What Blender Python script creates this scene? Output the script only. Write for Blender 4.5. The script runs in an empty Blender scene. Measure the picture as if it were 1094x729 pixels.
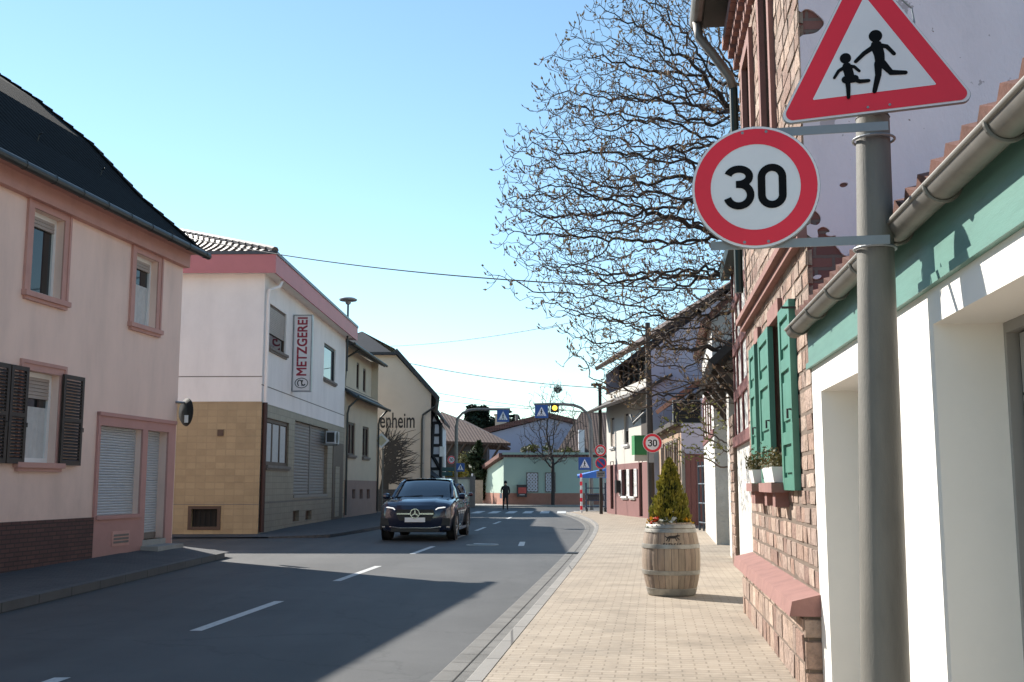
import bpy, math, random
from mathutils import Vector, Matrix, noise, kdtree

random.seed(7)
PI = math.pi
R = math.radians
sc = bpy.context.scene
COL = sc.collection

# ------------------------------------------------------------------ camera
EYE = 1.5
FPX = 1150.0
PITCH = math.atan(154.5 / FPX)
CPX, CPY = 547.0, 364.5
cp, sp = math.cos(PITCH), math.sin(PITCH)


def ray(px, py):
    a = (px - CPX) / FPX
    b = -(py - CPY) / FPX
    return Vector((a, cp - b * sp, sp + b * cp))


def ground_at(px, py, z=0.0):
    r = ray(px, py)
    return Vector((0, 0, EYE)) + r * ((z - EYE) / r.z)


def depth_at(px, py, Y):
    r = ray(px, py)
    return Vector((0, 0, EYE)) + r * (Y / r.y)


cam_d = bpy.data.cameras.new('camera')
cam_d.sensor_width = 36.0
cam_d.sensor_fit = 'HORIZONTAL'
cam_d.lens = 36.0 * FPX / 1094.0
cam_d.clip_start = 0.05
cam_d.clip_end = 3000
cam = bpy.data.objects.new('camera', cam_d)
COL.objects.link(cam)
cam.location = (0, 0, EYE)
cam.rotation_euler = (PI / 2 + PITCH, 0, 0)
sc.camera = cam

# ------------------------------------------------------------------ light
SUN_TRAVEL = Vector((1.0, -0.97, -1.02)).normalized()
elev = math.asin(-SUN_TRAVEL.z)
to_sun = -SUN_TRAVEL
azim = math.atan2(to_sun.x, to_sun.y)
sd = bpy.data.lights.new('sun', 'SUN')
sd.energy = 9.5
sd.angle = R(0.53)
sd.color = (1.0, 0.945, 0.86)
so = bpy.data.objects.new('sun', sd)
COL.objects.link(so)
so.location = (-20, 20, 30)
so.rotation_euler = to_sun.to_track_quat('Z', 'Y').to_euler()
w = bpy.data.worlds.new('World')
sc.world = w
w.use_nodes = True
nt = w.node_tree
bg = nt.nodes['Background']
sky = nt.nodes.new('ShaderNodeTexSky')
sky.sky_type = 'NISHITA'
sky.sun_disc = False
sky.sun_elevation = elev
sky.sun_rotation = azim
sky.air_density = 1.0
sky.dust_density = 0.0
sky.ozone_density = 1.2
tint = nt.nodes.new('ShaderNodeMix')
tint.data_type = 'RGBA'
tint.blend_type = 'MULTIPLY'
tint.inputs[0].default_value = 1.0
tint.inputs[7].default_value = (1.0, 1.11, 1.05, 1)
nt.links.new(sky.outputs[0], tint.inputs[6])
nt.links.new(tint.outputs[2], bg.inputs[0])
bg.inputs[1].default_value = 0.19
sc.view_settings.view_transform = 'Standard'
sc.view_settings.look = 'None'
sc.view_settings.exposure = 0
sc.render.engine = 'CYCLES'

# ------------------------------------------------------------------ materials
MATS = {}


def srgb(r, g, b):
    def f(c):
        c /= 255.0
        return c / 12.92 if c <= 0.04045 else ((c + 0.055) / 1.055) ** 2.4
    return (f(r), f(g), f(b))


def new_mat(name):
    m = bpy.data.materials.new(name)
    m.use_nodes = True
    t = m.node_tree
    p = t.nodes['Principled BSDF']
    MATS[name] = m
    return m, t, p


def _n(t, kind, **kw):
    n = t.nodes.new(kind)
    for k, v in kw.items():
        if k in n.inputs:
            n.inputs[k].default_value = v
        else:
            setattr(n, k, v)
    return n


def ramp(t, fac, stops):
    r = t.nodes.new('ShaderNodeValToRGB')
    els = r.color_ramp.elements
    while len(els) < len(stops):
        els.new(0.5)
    for e, (p, c) in zip(els, stops):
        e.position = p
        e.color = (c[0], c[1], c[2], 1)
    t.links.new(fac, r.inputs[0])
    return r.outputs[0]


def scl(c, f):
    return tuple(min(1.0, x * f) for x in c[:3])


def surf(name, col, rough=0.8, metal=0.0, var=0.15, scale=3.0, bump=0.0, bscale=40.0,
         dirt=None, attr=False, spec=0.5, bdist=0.01, uvstretch=None, coat=0.0):
    """plain coloured surface with large stains, fine grain and bump"""
    m, t, p = new_mat(name)
    L = t.links.new
    geo = _n(t, 'ShaderNodeNewGeometry')
    pos = geo.outputs['Position']
    if uvstretch:
        mp = _n(t, 'ShaderNodeMapping')
        mp.inputs['Scale'].default_value = uvstretch
        L(pos, mp.inputs[0])
        pos = mp.outputs[0]
    n1 = _n(t, 'ShaderNodeTexNoise', Scale=scale, Detail=6.0, Roughness=0.62)
    L(pos, n1.inputs['Vector'])
    c = ramp(t, n1.outputs[0], [(0.28, scl(col, 1 - var)), (0.5, col), (0.75, scl(col, 1 + var * 0.7))])
    if attr:
        a = _n(t, 'ShaderNodeVertexColor', layer_name='Col')
        mx = _n(t, 'ShaderNodeMix', data_type='RGBA', blend_type='MULTIPLY')
        mx.inputs[0].default_value = 1.0
        L(c, mx.inputs[6])
        L(a.outputs[0], mx.inputs[7])
        c = mx.outputs[2]
    if dirt:  # (z0, z1, colour, strength): grime that fades with height
        z0, z1, dc, ds = dirt
        sx = _n(t, 'ShaderNodeSeparateXYZ')
        L(geo.outputs['Position'], sx.inputs[0])
        n2 = _n(t, 'ShaderNodeTexNoise', Scale=2.2, Detail=7.0, Roughness=0.7)
        L(geo.outputs['Position'], n2.inputs['Vector'])
        mr = _n(t, 'ShaderNodeMapRange')
        mr.inputs['From Min'].default_value = z0
        mr.inputs['From Max'].default_value = z1
        mr.inputs['To Min'].default_value = 1.0
        mr.inputs['To Max'].default_value = 0.0
        L(sx.outputs[2], mr.inputs[0])
        mu = _n(t, 'ShaderNodeMath', operation='MULTIPLY')
        L(mr.outputs[0], mu.inputs[0])
        L(n2.outputs[0], mu.inputs[1])
        m2 = _n(t, 'ShaderNodeMath', operation='MULTIPLY')
        m2.inputs[1].default_value = ds * 1.6
        m2.use_clamp = True
        L(mu.outputs[0], m2.inputs[0])
        mx = _n(t, 'ShaderNodeMix', data_type='RGBA')
        L(m2.outputs[0], mx.inputs[0])
        L(c, mx.inputs[6])
        mx.inputs[7].default_value = (*dc, 1)
        c = mx.outputs[2]
    L(c, p.inputs['Base Color'])
    p.inputs['Roughness'].default_value = rough
    p.inputs['Metallic'].default_value = metal
    p.inputs['Specular IOR Level'].default_value = spec
    if coat:
        p.inputs['Coat Weight'].default_value = coat
        p.inputs['Coat Roughness'].default_value = 0.04
    if bump:
        n3 = _n(t, 'ShaderNodeTexNoise', Scale=bscale, Detail=5.0, Roughness=0.65)
        L(pos, n3.inputs['Vector'])
        b = _n(t, 'ShaderNodeBump', Strength=bump, Distance=bdist)
        L(n3.outputs[0], b.inputs['Height'])
        L(b.outputs[0], p.inputs['Normal'])
    return m


def bricks(name, c1, c2, mortar, bw, rh, ms=0.01, rough=0.85, bump=0.6, bdist=0.008, var=0.25, off=0.5,
           dist=0.0, smooth=0.1, rot=0.0):
    """coursed pattern in UV space (UVs are metres)"""
    m, t, p = new_mat(name)
    L = t.links.new
    uv = _n(t, 'ShaderNodeUVMap')
    vec = uv.outputs[0]
    if rot:
        mp = _n(t, 'ShaderNodeMapping')
        mp.inputs['Rotation'].default_value = (0, 0, rot)
        L(vec, mp.inputs[0])
        vec = mp.outputs[0]
    if dist:
        nd = _n(t, 'ShaderNodeTexNoise', Scale=5.0, Detail=3.0)
        L(vec, nd.inputs['Vector'])
        va = _n(t, 'ShaderNodeVectorMath', operation='SCALE')
        L(nd.outputs[1], va.inputs[0])
        va.inputs['Scale'].default_value = dist
        vb = _n(t, 'ShaderNodeVectorMath', operation='ADD')
        L(vec, vb.inputs[0])
        L(va.outputs[0], vb.inputs[1])
        vec = vb.outputs[0]
    b = _n(t, 'ShaderNodeTexBrick', offset=off)
    b.inputs['Scale'].default_value = 1.0
    b.inputs['Brick Width'].default_value = bw
    b.inputs['Row Height'].default_value = rh
    b.inputs['Mortar Size'].default_value = ms
    b.inputs['Mortar Smooth'].default_value = smooth
    b.inputs['Color1'].default_value = (*c1, 1)
    b.inputs['Color2'].default_value = (*c2, 1)
    b.inputs['Mortar'].default_value = (*mortar, 1)
    L(vec, b.inputs['Vector'])
    geo = _n(t, 'ShaderNodeNewGeometry')
    n1 = _n(t, 'ShaderNodeTexNoise', Scale=1.3, Detail=8.0, Roughness=0.7)
    L(geo.outputs['Position'], n1.inputs['Vector'])
    g = ramp(t, n1.outputs[0], [(0.25, (1 - var,) * 3), (0.55, (1, 1, 1)), (0.8, (1, 1, 1))])
    mx = _n(t, 'ShaderNodeMix', data_type='RGBA', blend_type='MULTIPLY')
    mx.inputs[0].default_value = 1.0
    L(b.outputs[0], mx.inputs[6])
    L(g, mx.inputs[7])
    L(mx.outputs[2], p.inputs['Base Color'])
    p.inputs['Roughness'].default_value = rough
    n3 = _n(t, 'ShaderNodeTexNoise', Scale=60.0, Detail=4.0)
    L(geo.outputs['Position'], n3.inputs['Vector'])
    ad = _n(t, 'ShaderNodeMath', operation='MULTIPLY_ADD')
    ad.inputs[1].default_value = -1.0
    L(b.outputs['Fac'], ad.inputs[0])
    ms_ = _n(t, 'ShaderNodeMath', operation='MULTIPLY')
    ms_.inputs[1].default_value = 0.35
    L(n3.outputs[0], ms_.inputs[0])
    L(ms_.outputs[0], ad.inputs[2])
    bp = _n(t, 'ShaderNodeBump', Strength=bump, Distance=bdist)
    L(ad.outputs[0], bp.inputs['Height'])
    L(bp.outputs[0], p.inputs['Normal'])
    return m


def tiles(name, c1, c2, tw=0.25, th=0.34, rough=0.75, bump=1.0, spec=0.3):
    """roof tiles in UV space: waves across, overlapping courses up the slope"""
    m, t, p = new_mat(name)
    L = t.links.new
    uv = _n(t, 'ShaderNodeUVMap')
    sx = _n(t, 'ShaderNodeSeparateXYZ')
    L(uv.outputs[0], sx.inputs[0])

    def math_(op, a, b=None):
        n = _n(t, 'ShaderNodeMath', operation=op)
        for i, v in enumerate((a, b)):
            if v is None:
                continue
            if isinstance(v, (int, float)):
                n.inputs[i].default_value = v
            else:
                L(v, n.inputs[i])
        return n.outputs[0]
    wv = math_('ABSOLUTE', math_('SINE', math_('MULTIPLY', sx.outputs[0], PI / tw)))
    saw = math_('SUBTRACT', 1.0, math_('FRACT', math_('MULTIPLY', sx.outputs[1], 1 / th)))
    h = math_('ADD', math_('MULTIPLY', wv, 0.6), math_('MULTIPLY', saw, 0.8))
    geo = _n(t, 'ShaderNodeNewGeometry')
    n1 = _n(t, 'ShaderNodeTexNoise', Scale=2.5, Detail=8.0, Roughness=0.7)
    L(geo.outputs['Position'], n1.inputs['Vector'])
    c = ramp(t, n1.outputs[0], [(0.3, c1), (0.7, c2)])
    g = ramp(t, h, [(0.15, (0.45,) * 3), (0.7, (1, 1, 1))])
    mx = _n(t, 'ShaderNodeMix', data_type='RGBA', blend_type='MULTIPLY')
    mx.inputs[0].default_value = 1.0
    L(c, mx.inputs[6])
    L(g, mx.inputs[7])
    L(mx.outputs[2], p.inputs['Base Color'])
    p.inputs['Roughness'].default_value = rough
    p.inputs['Specular IOR Level'].default_value = spec
    bp = _n(t, 'ShaderNodeBump', Strength=bump, Distance=0.04)
    L(h, bp.inputs['Height'])
    L(bp.outputs[0], p.inputs['Normal'])
    return m


def glass(name, col=(0.012, 0.015, 0.018), rough=0.04, spec=0.8):
    m, t, p = new_mat(name)
    p.inputs['Base Color'].default_value = (*col, 1)
    p.inputs['Roughness'].default_value = rough
    p.inputs['Specular IOR Level'].default_value = spec
    return m


def leafy(name, c1, c2, scale=6.0, trans=0.25):
    m, t, p = new_mat(name)
    L = t.links.new
    geo = _n(t, 'ShaderNodeNewGeometry')
    n1 = _n(t, 'ShaderNodeTexNoise', Scale=scale, Detail=4.0)
    L(geo.outputs['Position'], n1.inputs['Vector'])
    c = ramp(t, n1.outputs[0], [(0.3, c1), (0.7, c2)])
    L(c, p.inputs['Base Color'])
    p.inputs['Roughness'].default_value = 0.6
    p.inputs['Specular IOR Level'].default_value = 0.25
    tr = _n(t, 'ShaderNodeBsdfTranslucent')
    L(c, tr.inputs[0])
    ms = _n(t, 'ShaderNodeMixShader')
    ms.inputs[0].default_value = trans
    L(p.outputs[0], ms.inputs[1])
    L(tr.outputs[0], ms.inputs[2])
    L(ms.outputs[0], t.nodes['Material Output'].inputs[0])
    return m


# ------------------------------------------------------------------ mesh building
ORG = {}


class MB:
    def __init__(s):
        s.v, s.f, s.c = [], [], []
        s.cur = None

    def add(s, pts, faces):
        o = len(s.v)
        s.v += [Vector(p) for p in pts]
        for f in faces:
            s.f.append([o + i for i in f])
            s.c.append(s.cur)
        return s

    def quad(s, *p):
        return s.add(p, [list(range(len(p)))])

    def hexa(s, p):     # 8 points: bottom 0-3 ccw, top 4-7
        return s.add(p, [(3, 2, 1, 0), (4, 5, 6, 7), (0, 1, 5, 4), (1, 2, 6, 5), (2, 3, 7, 6), (3, 0, 4, 7)])

    def box(s, x0, x1, y0, y1, z0, z1):
        return s.hexa([(x0, y0, z0), (x1, y0, z0), (x1, y1, z0), (x0, y1, z0),
                       (x0, y0, z1), (x1, y0, z1), (x1, y1, z1), (x0, y1, z1)])

    def fbox(s, F, u0, u1, v0, v1, z0, z1):
        q = F.pt
        return s.hexa([q(u0, v0, z0), q(u1, v0, z0), q(u1, v1, z0), q(u0, v1, z0),
                       q(u0, v0, z1), q(u1, v0, z1), q(u1, v1, z1), q(u0, v1, z1)])

    def prism(s, pts, off):  # polygon extruded by a vector, closed
        n = len(pts)
        pts = [Vector(p) for p in pts]
        off = Vector(off)
        return s.add(pts + [p + off for p in pts],
                     [list(range(n))[::-1], list(range(n, 2 * n))] +
                     [(i, (i + 1) % n, n + (i + 1) % n, n + i) for i in range(n)])

    def tube(s, path, rad, n=8, caps=True):
        path = [Vector(p) for p in path]
        m = len(path)
        if isinstance(rad, (int, float)):
            rad = [rad] * m
        pts, faces = [], []
        ref = None
        for i, p in enumerate(path):
            d = (path[min(i + 1, m - 1)] - path[max(i - 1, 0)])
            if d.length < 1e-9:
                d = Vector((0, 0, 1))
            d.normalize()
            if ref is None:
                ref = Vector((1, 0, 0)) if abs(d.x) < 0.8 else Vector((0, 1, 0))
            a = (ref - d * ref.dot(d))
            if a.length < 1e-6:
                a = d.orthogonal()
            a.normalize()
            ref = a
            b = d.cross(a)
            for k in range(n):
                an = 2 * PI * k / n
                pts.append(p + (a * math.cos(an) + b * math.sin(an)) * rad[i])
        for i in range(m - 1):
            for k in range(n):
                k2 = (k + 1) % n
                faces.append((i * n + k, i * n + k2, (i + 1) * n + k2, (i + 1) * n + k))
        if caps:
            faces.append(tuple(range(n))[::-1])
            faces.append(tuple(range((m - 1) * n, m * n)))
        return s.add(pts, faces)

    def lathe(s, prof, n=24, c=(0, 0, 0), ax=None, caps=True, colors=None):
        c = Vector(c)
        ax = Vector(ax).normalized() if ax is not None else Vector((0, 0, 1))
        a = ax.orthogonal().normalized()
        b = ax.cross(a)
        pts, faces = [], []
        m = len(prof)
        for (r, h) in prof:
            for k in range(n):
                an = 2 * PI * k / n
                pts.append(c + ax * h + (a * math.cos(an) + b * math.sin(an)) * r)
        o = len(s.v)
        s.v += pts
        for i in range(m - 1):
            for k in range(n):
                k2 = (k + 1) % n
                s.f.append([o + q for q in (i * n + k, i * n + k2, (i + 1) * n + k2, (i + 1) * n + k)])
                s.c.append(colors[k % len(colors)] if colors else s.cur)
        if caps:
            s.f.append([o + q for q in range(n)][::-1]); s.c.append(s.cur)
            s.f.append([o + q for q in range((m - 1) * n, m * n)]); s.c.append(s.cur)
        return s

    def ribbon(s, path, wd, y=0.0, closed=False, th=0.002):
        """flat stroke in the x-z plane facing -y"""
        m = len(path)
        L_, R_ = [], []
        for i in range(m):
            if closed:
                a, b = path[(i - 1) % m], path[(i + 1) % m]
            else:
                a, b = path[max(i - 1, 0)], path[min(i + 1, m - 1)]
            dx, dz = b[0] - a[0], b[1] - a[1]
            l = math.hypot(dx, dz) or 1
            nx, nz = -dz / l, dx / l
            ww = wd[i] if isinstance(wd, (list, tuple)) else wd
            L_.append((path[i][0] + nx * ww / 2, y, path[i][1] + nz * ww / 2))
            R_.append((path[i][0] - nx * ww / 2, y, path[i][1] - nz * ww / 2))
        fs = []
        for i in range(m if closed else m - 1):
            j = (i + 1) % m
            fs.append((i, j, m + j, m + i))
        return s.add(L_ + R_, fs)

    def disc(s, cx, cz, r, y=0.0, n=24, r_in=None):
        if r_in is None:
            return s.add([(cx + r * math.cos(2 * PI * k / n), y, cz + r * math.sin(2 * PI * k / n)) for k in range(n)],
                         [tuple(range(n))])
        o = [(cx + r * math.cos(2 * PI * k / n), y, cz + r * math.sin(2 * PI * k / n)) for k in range(n)]
        i = [(cx + r_in * math.cos(2 * PI * k / n), y, cz + r_in * math.sin(2 * PI * k / n)) for k in range(n)]
        return s.add(o + i, [(k, (k + 1) % n, n + (k + 1) % n, n + k) for k in range(n)])

    def poly(s, pts, y=0.0):
        return s.add([(x, y, z) for x, z in pts], [tuple(range(len(pts)))])

    def build(s, name, mat, parent=None, smooth=False, org=None, recalc=True):
        if org is None:
            if parent is not None:
                org = ORG[parent.name]
            else:
                xs = [p.x for p in s.v]; ys = [p.y for p in s.v]; zs = [p.z for p in s.v]
                org = Vector(((min(xs) + max(xs)) / 2, (min(ys) + max(ys)) / 2, min(zs)))
        org = Vector(org)
        me = bpy.data.meshes.new(name)
        me.from_pydata([p - org for p in s.v], [], s.f)
        if recalc and len(s.f) < 60000:
            import bmesh
            bm = bmesh.new()
            bm.from_mesh(me)
            bmesh.ops.recalc_face_normals(bm, faces=bm.faces)
            bm.to_mesh(me)
            bm.free()
        uvl = me.uv_layers.new(name='UVMap')
        Z = Vector((0, 0, 1))
        for pl in me.polygons:
            n = pl.normal
            if abs(n.z) > 0.97:
                for li in pl.loop_indices:
                    q = me.vertices[me.loops[li].vertex_index].co + org
                    uvl.data[li].uv = (q.x, q.y)
            else:
                t = Z.cross(n).normalized()
                b = n.cross(t)
                for li in pl.loop_indices:
                    q = me.vertices[me.loops[li].vertex_index].co + org
                    uvl.data[li].uv = (q.dot(t), q.dot(b))
        if any(c is not None for c in s.c):
            ca = me.color_attributes.new('Col', 'FLOAT_COLOR', 'CORNER')
            for pl, c in zip(me.polygons, s.c):
                c = c or (1, 1, 1)
                for li in pl.loop_indices:
                    ca.data[li].color = (c[0], c[1], c[2], 1)
        if smooth:
            for pl in me.polygons:
                pl.use_smooth = True
        me.materials.append(mat)
        o = bpy.data.objects.new(name, me)
        COL.objects.link(o)
        if parent is not None:
            o.parent = parent
        else:
            o.location = org
        ORG[o.name] = org
        return o


def edge_smooth(o, ang=35):
    me = o.data
    for pl in me.polygons:
        pl.use_smooth = True
    try:
        me.set_sharp_from_angle(angle=R(ang))
    except Exception:
        pass


def thing(name, label, cat, loc=(0, 0, 0), group=None, rotz=0.0):
    o = bpy.data.objects.new(name, None)
    COL.objects.link(o)
    o.location = loc
    o.empty_display_size = 0.2
    o.rotation_euler = (0, 0, rotz)
    o['label'] = label
    o['category'] = cat
    if group:
        o['group'] = group
    ORG[o.name] = Vector(loc)
    return o


def local_thing(name, label, cat, group=None):
    """parts of it are written in its own coordinates; placed afterwards"""
    return thing(name, label, cat, (0, 0, 0), group)


def tag(o, label, cat, group=None):
    o['label'] = label
    o['category'] = cat
    if group:
        o['group'] = group
    return o


def struct(o):
    o['kind'] = 'structure'
    return o


def copy_tree(o, parent=None):
    c = o.copy()
    COL.objects.link(c)
    c.parent = parent
    for ch in list(o.children):
        copy_tree(ch, c)
    return c


class Fac:
    """a facade plane: u along the wall, v out of it, z up"""
    def __init__(s, o, d, side):
        s.o = Vector((o[0], o[1], 0))
        s.d = Vector((d[0], d[1], 0)).normalized()
        s.n = Vector((s.d.y, -s.d.x, 0)) * side

    def pt(s, u, v, z):
        return s.o + s.d * u + s.n * v + Vector((0, 0, z))

    def px(s, px, py, v=0.0):
        r = ray(px, py)
        e = Vector((0, 0, EYE))
        t = (s.o + s.n * v - e).dot(s.n) / r.dot(s.n)
        q = e + r * t
        return (q - s.o).dot(s.d), q.z


def wall_mesh(mb, F, u0, u1, z0, z1, holes=(), v=0.0, depth=0.22, side_depth=None):
    us = sorted(set([u0, u1] + [min(max(h[i], u0), u1) for h in holes for i in (0, 1)]))
    zs = sorted(set([z0, z1] + [min(max(h[i], z0), z1) for h in holes for i in (2, 3)]))
    for a, b in zip(us, us[1:]):
        for c, d in zip(zs, zs[1:]):
            if b - a < 1e-5 or d - c < 1e-5:
                continue
            mu, mz = (a + b) / 2, (c + d) / 2
            if any(h[0] < mu < h[1] and h[2] < mz < h[3] for h in holes):
                continue
            mb.quad(F.pt(a, v, c), F.pt(b, v, c), F.pt(b, v, d), F.pt(a, v, d))
    for h in holes:
        a, b, c, d = h[:4]
        w_ = v - depth
        mb.quad(F.pt(a, v, c), F.pt(a, v, d), F.pt(a, w_, d), F.pt(a, w_, c))
        mb.quad(F.pt(b, v, d), F.pt(b, v, c), F.pt(b, w_, c), F.pt(b, w_, d))
        mb.quad(F.pt(a, v, d), F.pt(b, v, d), F.pt(b, w_, d), F.pt(a, w_, d))
        mb.quad(F.pt(b, v, c), F.pt(a, v, c), F.pt(a, w_, c), F.pt(b, w_, c))
    return mb


def window(F, h, parent, fm, gm, v=0.0, depth=0.18, fw=0.06, mull=1, surround=None, sill=None, blind=None,
           blind_mat=None, sw=0.12, name='window', curtain=None, rails=0):
    """h = (u0,u1,z0,z1) of the opening; frame mesh + pane, sill, surround, blind"""
    a, b, c, d = h[:4]
    w0, w1 = v - depth, v - depth + 0.06
    m = MB()
    m.fbox(F, a, b, w0, w1, c, c + fw)
    m.fbox(F, a, b, w0, w1, d - fw, d)
    m.fbox(F, a, a + fw, w0, w1, c + fw, d - fw)
    m.fbox(F, b - fw, b, w0, w1, c + fw, d - fw)
    for k in range(1, mull):
        x = a + (b - a) * k / mull
        m.fbox(F, x - fw / 2, x + fw / 2, w0, w1 - 0.004, c + fw, d - fw)
    for k in range(1, rails + 1):
        x = c + (d - c) * k / (rails + 1)
        m.fbox(F, a + fw, b - fw, w0, w1 - 0.008, x - fw / 2, x + fw / 2)
    o = m.build(name, fm, parent)
    g = MB()
    g.quad(F.pt(a, w0 + 0.02, c), F.pt(b, w0 + 0.02, c), F.pt(b, w0 + 0.02, d), F.pt(a, w0 + 0.02, d))
    g.build('pane', gm, o)
    if curtain is not None:
        ccol, lo, hi = curtain
        g = MB()
        nn = 24
        for k in range(nn):
            x0, x1 = a + (b - a) * k / nn, a + (b - a) * (k + 1) / nn
            o0, o1 = 0.006 * math.sin(k * 1.9), 0.006 * math.sin((k + 1) * 1.9)
            g.quad(F.pt(x0, w0 + 0.03 + o0, c + (d - c) * lo), F.pt(x1, w0 + 0.03 + o1, c + (d - c) * lo),
                   F.pt(x1, w0 + 0.03 + o1, c + (d - c) * hi), F.pt(x0, w0 + 0.03 + o0, c + (d - c) * hi))
        g.build('curtain', ccol, o)
    if surround is not None:
        s = MB()
        p = 0.03
        s.fbox(F, a - sw, a, v - 0.001, v + p, c, d + sw)
        s.fbox(F, b, b + sw, v - 0.001, v + p, c, d + sw)
        s.fbox(F, a, b, v - 0.001, v + p, d, d + sw)
        for (x0, x1, z0, z1) in ((a - sw - .03, a - sw + .03, c, d + sw + .03), (b + sw - .03, b + sw + .03, c, d + sw + .03)):
            s.fbox(F, x0, x1, v - 0.001, v + p + .02, z0, z1)
        s.fbox(F, a - sw + .03, b + sw - .03, v - 0.001, v + p + .02, d + sw - .03, d + sw + .03)
        s.build('surround', surround, o)
    if sill is not None:
        s = MB()
        s.fbox(F, a - sw - 0.05, b + sw + 0.05, v - depth + 0.01, v + 0.1, c - 0.09, c - 0.002)
        s.fbox(F, a - sw, b + sw, v, v + 0.06, c - 0.15, c - 0.09)
        s.build('sill', sill, o)
    if blind:
        s = MB()
        n = max(2, int((d - c) * blind / 0.06))
        for k in range(n):
            zt = d - fw - k * 0.06
            s.hexa([F.pt(a + fw, w1 - .03, zt - .056), F.pt(b - fw, w1 - .03, zt - .056), F.pt(b - fw, w1 + .012, zt - .056), F.pt(a + fw, w1 + .012, zt - .056),
                    F.pt(a + fw, w1 - .03, zt), F.pt(b - fw, w1 - .03, zt), F.pt(b - fw, w1 + .002, zt), F.pt(a + fw, w1 + .002, zt)])
        s.build('blind', blind_mat, o)
    return o


def roller(F, h, parent, mat, v, slat=0.05, name='roller_shutter'):
    a, b, c, d = h
    m = MB()
    n = int((d - c) / slat)
    sl = (d - c) / n
    for k in range(n):
        z = c + k * sl
        pr = [(v - .012, z), (v + .004, z + sl * .12), (v + .012, z + sl * .5), (v + .004, z + sl * .86), (v - .012, z + sl * .97)]
        for p, q in zip(pr, pr[1:]):
            m.quad(F.pt(a, p[0], p[1]), F.pt(b, p[0], p[1]), F.pt(b, q[0], q[1]), F.pt(a, q[0], q[1]))
        m.quad(F.pt(a, v - .012, z + sl * .97), F.pt(b, v - .012, z + sl * .97), F.pt(b, v - .02, z + sl), F.pt(a, v - .02, z + sl))
    return m.build(name, mat, parent)


def slab(mb, pts, th):
    """a sheet polygon thickened downwards along its normal"""
    pts = [Vector(p) for p in pts]
    n = (pts[1] - pts[0]).cross(pts[-1] - pts[0]).normalized()
    if n.z < 0:
        n = -n
    return mb.prism(pts, -n * th)


def text_mesh(txt, size, offset=0.0, sx=1.0, shear=0.0, align='CENTER', extrude=0.0):
    c = bpy.data.curves.new('txt', 'FONT')
    c.body = txt
    c.size = size
    c.offset = offset
    c.shear = shear
    c.align_x = align
    c.align_y = 'CENTER'
    c.extrude = extrude
    c.resolution_u = 4
    o = bpy.data.objects.new('txt', c)
    COL.objects.link(o)
    dg = bpy.context.evaluated_depsgraph_get()
    dg.update()
    me = bpy.data.meshes.new_from_object(o.evaluated_get(dg))
    vs = [Vector((v.co.x * sx, v.co.y, v.co.z)) for v in me.vertices]
    fs = [list(p.vertices) for p in me.polygons]
    bpy.data.objects.remove(o)
    bpy.data.curves.remove(c)
    bpy.data.meshes.remove(me)
    return vs, fs


def arc(cx, cz, rx, rz, a0, a1, n=12):
    return [(cx + rx * math.cos(R(a0 + (a1 - a0) * i / n)), cz + rz * math.sin(R(a0 + (a1 - a0) * i / n))) for i in range(n + 1)]

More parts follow.
